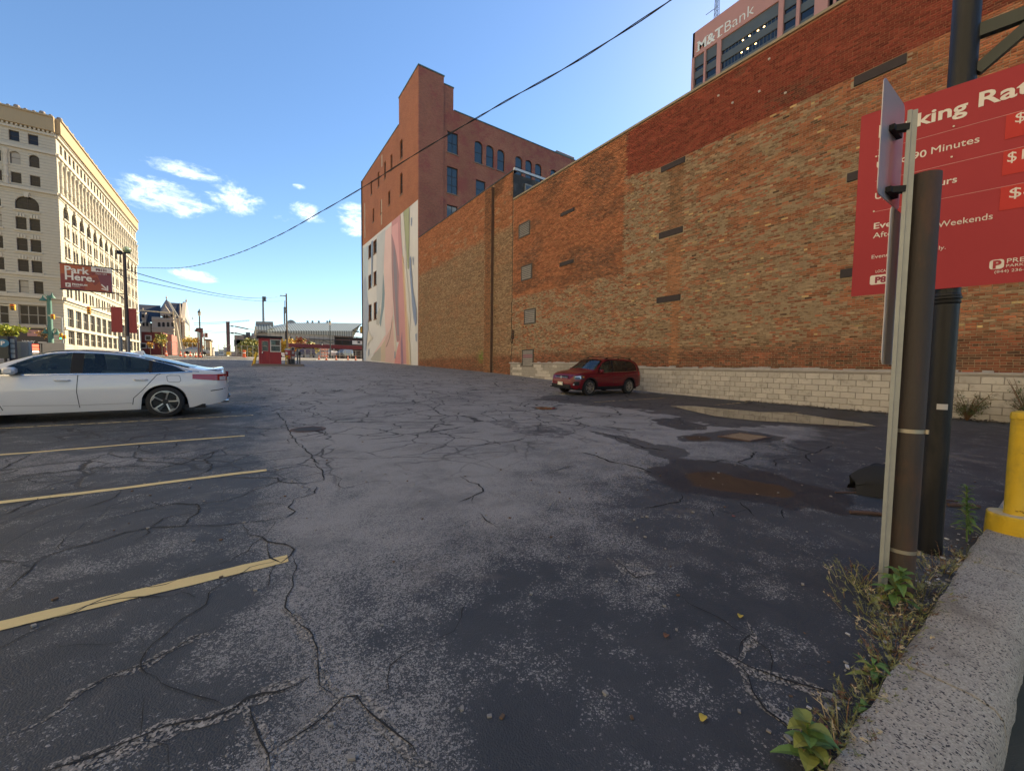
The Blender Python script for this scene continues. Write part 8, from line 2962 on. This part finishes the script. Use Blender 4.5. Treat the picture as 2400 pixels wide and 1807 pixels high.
MB().box((zA(1972, 820).x-o_.x, -.3, zA(1972, 880).z-o_.z), (x2, -.05, zA(1972, 820).z-o_.z)).build('sign_band', mat('sign_band_white', (.62, .60, .54), .6), bp)
mb = MB()
put_text(mb, 'M', 1.7, (zA(2055, 870).x-o_.x, -.36, zA(2055, 866).z-o_.z), (1, 0, 0), (0, 0, 1), bold=.02, extrude=.03)
mb.build('sign_letter', mat('letter_black', (.02, .02, .02), .6), bp)
# left gable block and right truss end
a, b = zA(408, 510), zA(700, 575)
gb2 = MB()
p = [zA(412, 566, Yv+6.1), zA(700, 572, Yv+6.1), zA(690, 512, Yv+6.1), zA(415, 508, Yv+6.1)]
gb2.prism([q-o_ for q in p], (0, 8, 0))
gb2.build('parapet', mat('parapet_grey', (.26, .27, .25), .7), bp)
p = [zA(425, 690), zA(560, 690), zA(690, 565, Yv+6), zA(415, 560, Yv+6)]
gb2 = MB()
gb2.add([q-o_ for q in p], [(0, 1, 2, 3)])
gb2.build('roof', RIB, bp)
MB().box((zA(392, 700).x-o_.x, .8, 0), (zA(600, 700).x-o_.x, 20, zA(412, 640).z-o_.z)).build('wall', mat('gable_wall', (.28, .27, .24), .8), bp)
MB().box((zA(392, 600).x-o_.x, .2, zA(400, 720).z-o_.z), (zA(420, 600).x-o_.x, .79, zA(400, 590).z-o_.z)).build('corner_panel', mat('corner_cream', (.55, .50, .36), .8), bp)
mb = MB()
A, Bq, C_ = zA(1975, 655)-o_, zA(2150, 538)-o_, zA(2150, 700)-o_
mb.bar(A, Bq, .3, .3).bar(A, C_, .3, .3).bar(zA(2060, 600)-o_, zA(2060, 690)-o_, .2, .2).bar(zA(2060, 690)-o_, zA(2150, 560)-o_, .2, .2).bar(zA(1990, 660)-o_, zA(2060, 690)-o_, .2, .2)
mb.build('truss', DKSTEEL, bp)
MB().box((zA(2105, 600).x-o_.x, .5, zA(2105, 700).z-o_.z), (zA(2180, 600).x-o_.x, .8, zA(2105, 585).z-o_.z)).build('banner', mat('banner_yellow', (.62, .33, .02), .6), bp)
mb = MB()
for xx in (1250, 1330, 1432, 1570):
    q = at(*z6(xx, 528), Yr)-o_
    mb.box(q-Vector((.4, .4, .6)), q+Vector((.4, .4, .9)))
mb.build('roof_vents', mat('vent_grey', (.3, .31, .3), .6), bp)
q0, q1 = at(*z6(935, 540), Yr+10), at(*z6(1082, 488), Yr+10)
V = [(q0.x+(q1.x-q0.x)*k/8, Yr+10, q0.z+(q1.z-q0.z)*math.sin(math.pi*(.25+.75*k/8))) for k in range(9)]
MB().prism([Vector(v)-o_ for v in V]+[Vector((q1.x, Yr+10, q0.z-1))-o_, Vector((q0.x, Yr+10, q0.z-1))-o_], (0, 8, 0)).build('roof_house', mat('house_grey', (.27, .28, .27), .7), bp)
# floodlight towers
for lab, xx, y0, y1, Yt2, n in (('ballpark floodlight tower over the left end of the grandstand', 528, 105, 185, 250, 5), ('lower floodlight bank showing just left of the utility pole', 873, 275, 375, 300, 6)):
    p = at(*z6(xx, y0), Yt2)
    r_ = thing('floodlight_tower', lab, 'floodlight tower', (p.x, Yt2, g(Yt2)))
    h = p.z-g(Yt2)
    MB().tube([(0, 0, 0), (0, 0, h)], .75, 8, r_end=.45).build('mast', mat('tower_steel', (.24, .25, .25), .5, .3), r_, True)
    w_ = at(*z6(xx+45, y0), Yt2).x-p.x
    hz_ = p.z-at(*z6(xx, y1), Yt2).z
    mb = MB()
    for k in range(n):
        for j in range(3):
            mb.box((-.3+j*w_/3, -1.2, h-hz_*(k+.8)/n), (.6+j*w_/3, .2, h-hz_*(k+.2)/n))
    mb.build('lamp_bank', mat('bank_grey', (.33, .34, .32), .5), r_)

# tan block and the far street end
Yn = 240
a, b = at(*z6(62, 727), Yn), at(*z6(400, 1000), Yn)
r_ = thing('tan_building', 'plain tan block with few windows left of the ballpark', 'building', (a.x, Yn, g(Yn)))
W_, h = b.x-a.x, a.z-g(Yn)
MB().box((0, 0, 0), (W_, 30, h)).build('wall', mat('tan_wall', (.30, .245, .20), .85, var=.08), r_)
q0, q1 = at(*z6(250, 680), Yn), at(*z6(325, 727), Yn)
MB().box((q0.x-a.x, 1, h+.01), (q1.x-a.x, 8, q0.z-g(Yn))).build('roof_house', mat('roof_tank', (.09, .11, .13), .7), r_)
q2 = at(*z6(390, 700), Yn)
MB().box((q1.x-a.x+.5, 1, h+.01), (q2.x-a.x, 8, q2.z-g(Yn))).build('roof_house', mat('roof_grey2', (.25, .28, .30), .7), r_)
for (x, y) in ((272, 795), (150, 850), (110, 860)):
    q = at(*z6(x, y), Yn)
    MB().box((q.x-a.x-1.3, -.05, q.z-g(Yn)-1.6), (q.x-a.x+1.3, -.01, q.z-g(Yn)+1.6)).build('window', mat('far_window', (.05, .05, .055), .3), r_)
for i, (x0, x1, y0, Y, c, lab) in enumerate(((1370, 1462, 1005, 170, (.45, .34, .22), 'narrow ochre and brick house front right of the yellow tree'), (1460, 1530, 1160, 320, (.42, .38, .33), 'low pale building far down the street, first from the left'), (1530, 1640, 1230, 420, (.40, .40, .40), 'low grey building far down the street behind the fence'), (1735, 1800, 1160, 300, (.36, .34, .31), 'grey block far down the street, left of the tramway mast'), (1640, 1735, 1200, 380, (.50, .47, .42), 'pale low building far down the street in the middle'), (1850, 1960, 1240, 350, (.42, .30, .24), 'low brick building far down the street right of the tramway mast'))):
    a, b = z5at(x0, y0, Y), z5at(x1, y0, Y)
    r_ = thing('distant_building', lab, 'building', (a.x, Y, g(Y)))
    h = a.z-g(Y)
    MB().box((0, 0, 0), (b.x-a.x, 12, h)).build('wall', mat('distant_wall_%d' % i, c, .85), r_)
    MB().box((-.3, -.3, h+.01), (b.x-a.x+.3, 12.3, h+.5)).build('roof', mat('distant_roof', (.18, .15, .13), .8), r_)
    for k in range(3):
        x = (b.x-a.x)*(k+.5)/3
        for z in ((.35, .7) if h > 6 else (.5,)):
            MB().box((x-(b.x-a.x)*.09, -.06, h*z-h*.08), (x+(b.x-a.x)*.09, -.01, h*z+h*.08)).build('window', MATS['far_window'], r_)

# gabled stone building (left of the street end)
Yg = 205
gs = thing('gabled_building', 'steep gabled old stone building with slate roofs and finials down the street', 'building', (z5at(60, 900, Yg).x, Yg, g(Yg)))
o_ = Vector(gs.location)
GST = mat('sandstone', (.52, .43, .33), .85, var=.2, vscale=.4, bump=.2, bscale=3)
SLATE = mat('slate', (.045, .045, .058), .6, var=.25, vscale=1.5)
GW = mat('gable_window', (.025, .022, .022), .25)
def C(x, y, Y=Yg): return z5at(x, y, Y)-o_
def block(x0, y0, x1, y1, d, m_, name, Y=Yg):
    a, b = C(x0, y0, Y), C(x1, y1, Y)
    MB().box((a.x, a.y, b.z), (b.x, a.y+d, a.z)).build(name, m_, gs)
zb = 1330
block(60, 640, 300, zb, 25, GST, 'wall', Yg+3)
block(300, 530, 760, zb, 28, GST, 'wall', Yg)
block(470, 450, 735, 529, 10, GST, 'dormer_wall', Yg)
block(100, 440, 190, 640, 8, GST, 'dormer_wall', Yg+2.9)
block(760, 560, 925, zb, 30, GST, 'wall', Yg+4)
mb = MB()
a, b, c, d = C(45, 285, Yg+15), C(480, 310, Yg+15), C(480, 640, Yg+3), C(60, 640, Yg+3)
mb.add([a, b, c, d], [(0, 1, 2, 3)])
mb.build('roof', SLATE, gs)
ap = C(597, 175, Yg+12)
q = [C(470, 450, Yg+.2), C(740, 455, Yg+.2), C(860, 555, Yg+24), C(420, 450, Yg+24)]
MB().add([ap]+q, [(0, 1, 2), (0, 2, 3), (0, 3, 4), (0, 4, 1)]).build('roof', SLATE, gs)
q = [C(655, 250, Yg+16), C(975, 270, Yg+16), C(975, 640, Yg+5), C(700, 640, Yg+5)]
MB().add(q+[Vector((q[0].x, q[0].y+16, q[3].z)), Vector((q[1].x, q[1].y+16, q[2].z))], [(0, 1, 2, 3), (0, 1, 5, 4), (1, 2, 5)]).build('roof', SLATE, gs)
# street-side gable, seen edge-on and sunlit
mb = MB()
A0, A1, A2 = C(960, 600, Yg+4), C(992, 240, Yg+16), C(1062, 620, Yg+30)
zbz = C(960, zb, Yg+4).z
mb.prism([Vector((A0.x, A0.y, zbz)), A0, A1, A2, Vector((A2.x, A2.y, zbz))], (-1.2, 0, 0))
mb.build('gable', GST, gs)
mb = MB()
mb.prism([C(505, 430, Yg-.3), C(575, 320, Yg-.3), C(672, 452, Yg-.3)], (0, 2, 0))
mb.build('small_gable', GST, gs)
fi = MB()
def finial(x, y0, y1, Y):
    t, b = C(x, y0, Y), C(x, y1, Y)
    h = t.z-b.z
    fi.lathe([(h*.10, 0), (h*.07, h*.15), (h*.22, h*.3), (h*.22, h*.36), (h*.06, h*.45), (h*.14, h*.62), (h*.05, h*.7), (.0, h)], b, 7)
for x, y0, y1, Y in ((597, 100, 180, Yg+12), (992, 155, 245, Yg+16), (573, 270, 335, Yg), (128, 340, 405, Yg+3), (868, 300, 370, Yg+4), (1120, 525, 585, Yg+34)):
    finial(x, y0, y1, Y)
fi.build('finials', GST, gs, True)
mb = MB()
a, b = C(845, 350, Yg+4), C(895, 560, Yg+4)
mb.lathe([((b.x-a.x)*.5, 0), ((b.x-a.x)*.45, a.z-b.z), (.1, (a.z-b.z)+2)], ((a.x+b.x)/2, a.y, b.z), 10)
a2, b2 = C(845, 555, Yg+3.5), C(945, 640, Yg+3.5)
mb.lathe([(.4, 0), ((b2.x-a2.x)*.5, 1.5), ((b2.x-a2.x)*.5, a2.z-b2.z)], ((a2.x+b2.x)/2, a2.y, b2.z), 10)
mb.build('corner_turret', GST, gs, True)
def gwin(x0, x1, y0, y1, Y, arch=True):
    a, b = C(x0, y0, Y), C(x1, y1, Y)
    r = (b.x-a.x)/2
    pts = [Vector((a.x, Y-o_.y-.15, b.z)), Vector((b.x, Y-o_.y-.15, b.z))]
    if arch:
        cx_, cz_ = (a.x+b.x)/2, a.z-r
        pts += [Vector((cx_+r*math.cos(t), Y-o_.y-.15, cz_+r*math.sin(t))) for t in np.linspace(0, math.pi, 7)]
    else:
        pts += [Vector((b.x, Y-o_.y-.15, a.z)), Vector((a.x, Y-o_.y-.15, a.z))]
    w = MB().prism(pts, (0, .12, 0)).build('window', GW, gs)
    sl = MB().box((a.x-.25, Y-o_.y-.3, b.z-.35), (b.x+.25, Y-o_.y-.01, b.z-.01)).build('sill', GST, w)
for x in (425, 512, 603, 695):
    gwin(x, x+55, 640, 735, Yg)
for x in (540, 590):
    gwin(x, x+36, 490, 565, Yg)
gwin(108, 158, 480, 555, Yg+2.9)
for x in (118, 190):
    gwin(x, x+45, 650, 722, Yg+3, False)
gwin(680, 722, 480, 540, Yg, True)
mb = MB()
for y in (575, 740, 800):
    a, b = C(302, y, Yg), C(758, y, Yg)
    mb.box((a.x, -.35, a.z-.25), (b.x, -.01, a.z+.25))
mb.build('string_course', GST, gs)
for k in range(5):
    A = C(880, 700, Yg+4)
    x = C(926, 700, Yg+4).x+.05
    mb = MB()
    mb.box((x, 6+k*4.6, 4), (x+.1, 8.2+k*4.6, 9)).box((x, 6+k*4.6, 12), (x+.1, 8.2+k*4.6, 16.5))
    mb.build('window', GW, gs)
# low red brick block in front of it
Yh = 176
a, b = z5at(95, 830, Yh), z5at(700, 830, Yh)
r_ = thing('red_block', 'low red brick block with white windows below the gabled building', 'building', (a.x, Yh, g(Yh)))
h = a.z-g(Yh)
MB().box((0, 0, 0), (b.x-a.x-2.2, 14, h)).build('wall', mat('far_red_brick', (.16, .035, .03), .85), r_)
MB().box((b.x-a.x-2.19, -.2, 0), (b.x-a.x, 14, h*.93)).build('lit_bay', mat('far_sunlit_brick', (.40, .15, .12), .85), r_)  # sunlit look of this bay put into a paler brick colour
for x, y in ((235, 955), (140, 1110), (290, 1110)):
    q = z5at(x, y, Yh)
    f_ = MB().box((q.x-a.x-.8, -.12, q.z-g(Yh)-.9), (q.x-a.x+.8, -.01, q.z-g(Yh)+.9)).build('window', mat('far_frame', (.55, .52, .48), .6), r_)
    MB().box((q.x-a.x-.55, -.15, q.z-g(Yh)-.65), (q.x-a.x+.55, -.125, q.z-g(Yh)+.65)).build('pane', GW, f_)

# parked cars far off
small_car('silver car parked under the canopy behind the fence', (.5, .5, .52), (at(*z6(1800, 1100), 104).x, 106, g(106)+.4), R(200))
small_car('dark pickup sized car parked right of the silver one, behind the fence', (.05, .07, .10), (at(*z6(2000, 1100), 104).x, 107, g(107)+.4), R(215), True)
small_car('dark blue car parked behind the barricade', (.04, .06, .12), (at(*z6(1400, 1050), 106).x, 109, g(109)+.4), R(180), True)
small_car('white car half hidden behind the pay booth', (.6, .6, .6), (at(*z6(870, 1050), 100).x, 99, g(99)), R(180))
small_car('grey car in the street left of the tramway mast, over the sedan boot', (.28, .30, .33), (z5at(900, 1290, 100).x, 100, g(100)+.3), 0)

# boards, boxes and lit sign seen over the sedan at the left edge
def panel(name, cat, lab, x0, x1, y0, Y, m_, d=.12, base=0.0):
    a, b = at(*z4(x0, y0), Y), at(*z4(x1, y0), Y)
    r_ = thing(name, lab, cat, (a.x, Y, g(Y)))
    return r_, b.x-a.x, a.z-g(Y)
r_, w_, h = panel('parking_board', 'sign', 'dark parking board with a white P in a blue disc at the left edge', -120, 112, 955, 40, None)
MB().box((0, 0, .3), (w_, .2, h)).build('board', mat('board_olive', (.035, .04, .035), .5), r_)
q = at(*z4(42, 1068), 39.95)
MB().lathe([(.0, -.02), (.26, -.02), (.26, 0)], (q.x-r_.location.x, -.001, q.z-r_.location.z), 24, 'y').build('disc', mat('disc_blue', (.02, .16, .28), .4), r_)
mb = MB()
put_text(mb, 'P', .36, (q.x-r_.location.x-.11, -.03, q.z-r_.location.z-.125), (1, 0, 0), (0, 0, 1), bold=.012, extrude=.004)
mb.build('letter', mat('sign_white', (.72, .68, .62), .5), r_)
MB().box((.1, .02, 0), (.2, .12, .3)).box((w_-.2, .02, 0), (w_-.1, .12, .3)).build('leg', DKSTEEL, r_)
r_, w_, h = panel('notice_board', 'notice board', 'tall dark post covered with pale paper notices right of the parking board', 125, 225, 962, 40.3, None)
MB().box((0, 0, 0), (w_, .25, h)).build('post', mat('board_plum', (.06, .045, .055), .6), r_)
for k in range(4):
    MB().box((w_*.25, -.012, h-.45-k*.33), (w_*.92, -.001, h-.18-k*.33)).build('notice', mat('pale_notice', (.42, .42, .38), .7, var=.4, vscale=18), r_)
r_, w_, h = panel('grey_cabinet', 'cabinet', 'grey metal cabinet right of the notice board', 212, 430, 1040, 41, None)
MB().box((0, 0, 0), (w_, .6, h), bev=.03).build('housing', mat('cabinet_grey', (.20, .22, .21), .6), r_)
MB().box((w_*.45, -.01, .3), (w_*.95, -.001, h-.1)).build('door', mat('cabinet_blue_grey', (.16, .18, .20), .5), r_)
r_, w_, h = panel('lit_sign', 'lit sign', 'small lit red and white sign low on the shaded shop front', 400, 610, 1075, 100, None)
MB().box((0, 0, h-1.75), (w_, .3, h)).build('case', mat('case_dark', (.03, .03, .03), .6), r_)
for k in range(3):
    MB().box((.15+(.5 if k == 0 else 0), -.03, h-.55-k*.55), (w_-.15, -.005, h-.12-k*.55)).build('lit_row', emit('sign_red_light', (1.0, .10, .05), 1.6) if k != 2 else emit('sign_white_light', (1.0, .7, .55), 1.3), r_)
for x in (.3, w_-.3):
    MB().box((x-.1, .05, 0), (x+.1, .2, h-1.75)).build('leg', DKSTEEL, r_)
a, b = at(*z4(635, 1060), 62), at(*z4(975, 1068), 62)
r_ = thing('barrier_wall', 'plain grey construction barrier behind the sedan roof', 'barrier', (a.x, 62, g(62)))
MB().prism([(0, 0, 0), (0, .6, 0), (0, .4, a.z-g(62)), (0, .2, a.z-g(62))], (b.x-a.x, 0, 0)).build('block', mat('barrier_grey', (.30, .28, .25), .85), r_)

# ------------------------------------------------------------------ trees
BARK = mat('bark', (.09, .07, .055), .9, var=.3, vscale=4)
def tree(lab, c, rx, ry, rz, base, n, size, mats, name='street_tree', trunk_r=.14, group=None, clumps=12):
    r_ = thing(name, lab, 'tree' if name == 'street_tree' else 'bush', base, 0, group)
    o_ = Vector(base)
    cc = Vector(c)-o_
    mb = MB()
    top = cc+Vector((0, 0, rz*.3))
    mb.tube([(0, 0, -.1), cc*.45+Vector((rx*.04, 0, 0)), cc*.8, top], trunk_r, 7, r_end=trunk_r*.35)
    cl = []
    for k in range(clumps):
        while True:
            d = Vector((random.uniform(-1, 1), random.uniform(-1, 1), random.uniform(-1, 1)))
            if d.length < 1:
                break
        p = cc+Vector((d.x*rx, d.y*ry, d.z*rz))*.8
        cl.append((p, random.uniform(.25, .5)))
        mb.tube([cc*.55, (cc*.6+p)*.5+Vector((0, 0, -.1*rz)), p], trunk_r*.35, 4, r_end=trunk_r*.1)
    mb.build('trunk', BARK, r_)
    fo = MB()
    for k in range(n):
        p0, s_ = random.choice(cl)
        p = p0+Vector((random.gauss(0, rx*s_*.55), random.gauss(0, ry*s_*.55), random.gauss(0, rz*s_*.5)))
        a = Vector((random.gauss(0, 1), random.gauss(0, 1), random.gauss(0, 1))).normalized()
        b = a.cross(Vector((random.gauss(0, 1), random.gauss(0, 1), random.gauss(0, 1)))).normalized()
        L = size*random.uniform(.6, 1.3)
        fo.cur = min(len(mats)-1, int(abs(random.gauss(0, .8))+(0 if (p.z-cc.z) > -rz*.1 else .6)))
        fo.add([p-a*L, p-b*L*.55, p+a*L, p+b*L*.55], [(0, 1, 2, 3)])
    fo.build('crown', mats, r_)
    return r_
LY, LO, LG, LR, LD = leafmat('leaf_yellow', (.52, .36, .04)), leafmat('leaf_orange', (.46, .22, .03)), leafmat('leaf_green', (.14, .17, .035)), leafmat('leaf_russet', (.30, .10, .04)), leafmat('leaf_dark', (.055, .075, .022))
def zc_(f, x, y, Y): return at(*f(x, y), Y)
c = zc_(z5, 1130, 1090, 150); e = zc_(z5, 1345, 940, 150)
tree('bright yellow autumn tree in front of the gabled building', c, e.x-c.x, 4, e.z-c.z, (c.x, 150, g(150)), 3600, .28, [LY, LO, LG])
c = zc_(z5, 480, 980, 128); e = zc_(z5, 620, 860, 128)
tree('sparse small tree with few yellow green leaves before the red brick block', c, e.x-c.x, 2, e.z-c.z, (c.x+.2, 128, g(128)), 500, .24, [LG, LY, LD], trunk_r=.12)
c = zc_(z5, 270, 1090, 120); e = zc_(z5, 330, 1050, 120)
tree('very small orange leaved sapling left of the sparse small tree', c, e.x-c.x, 1, e.z-c.z, (c.x, 120, g(120)), 260, .2, [LO, LY, LR], trunk_r=.08, clumps=6)
for lab, x0, x1, y0, y1, Y, mm in (('big rounded bush turning yellow left of the booth', 130, 470, 800, 1090, 122, [LG, LY, LD, LD]), ('yellow green bush right behind the booth', 800, 1120, 800, 1060, 124, [LY, LO, LG, LD]), ('russet topped bush right of the utility pole', 960, 1250, 790, 1020, 128, [LR, LG, LY, LD]), ('low yellow bush over the left end of the canopy', 1150, 1420, 850, 1030, 126, [LG, LY, LD])):
    a, b = zc_(z6, x0, y0, Y), zc_(z6, x1, y1, Y)
    c = ((a.x+b.x)/2, Y, (a.z+b.z)/2)
    tree(lab, c, (b.x-a.x)/2, 3.5, (a.z-b.z)/2, (c[0], Y, g(Y)), 7000, .36, mm, 'autumn_bush', .10, None, 22)
c = zc_(z4, 150, 880, 88); e = zc_(z4, 400, 800, 88)
tree('yellow green street tree low at the left edge before the shop front', c, e.x-c.x, 2.4, e.z-c.z, (c.x, 88, g(88)), 1500, .26, [leafmat('leaf_lime', (.33, .36, .03)), LG, LY])
c = zc_(z4, 665, 925, 97); e = zc_(z4, 725, 890, 97)
r_ = thing('flower_basket', 'hanging basket of brown flowers on the green lamp standard', 'flower basket', (c.x, 97, c.z))
mb = MB()
for k in range(160):
    p = Vector((random.gauss(0, .5), random.gauss(0, .4), random.gauss(0, .25)))
    a = Vector((random.gauss(0, 1), random.gauss(0, 1), random.gauss(0, 1))).normalized()*.16
    b = a.cross(Vector((random.random(), random.random(), 1))).normalized()*.1
    mb.cur = random.choice((0, 1))
    mb.add([p-a, p-b, p+a, p+b], [(0, 1, 2, 3)])
mb.build('flowers', [LO, leafmat('basket_tan', (.35, .25, .12))], r_)
MB().lathe([(.1, -.5), (.45, -.2), (.5, 0), (.0, .02)], n=10).build('basket', BARK, r_)
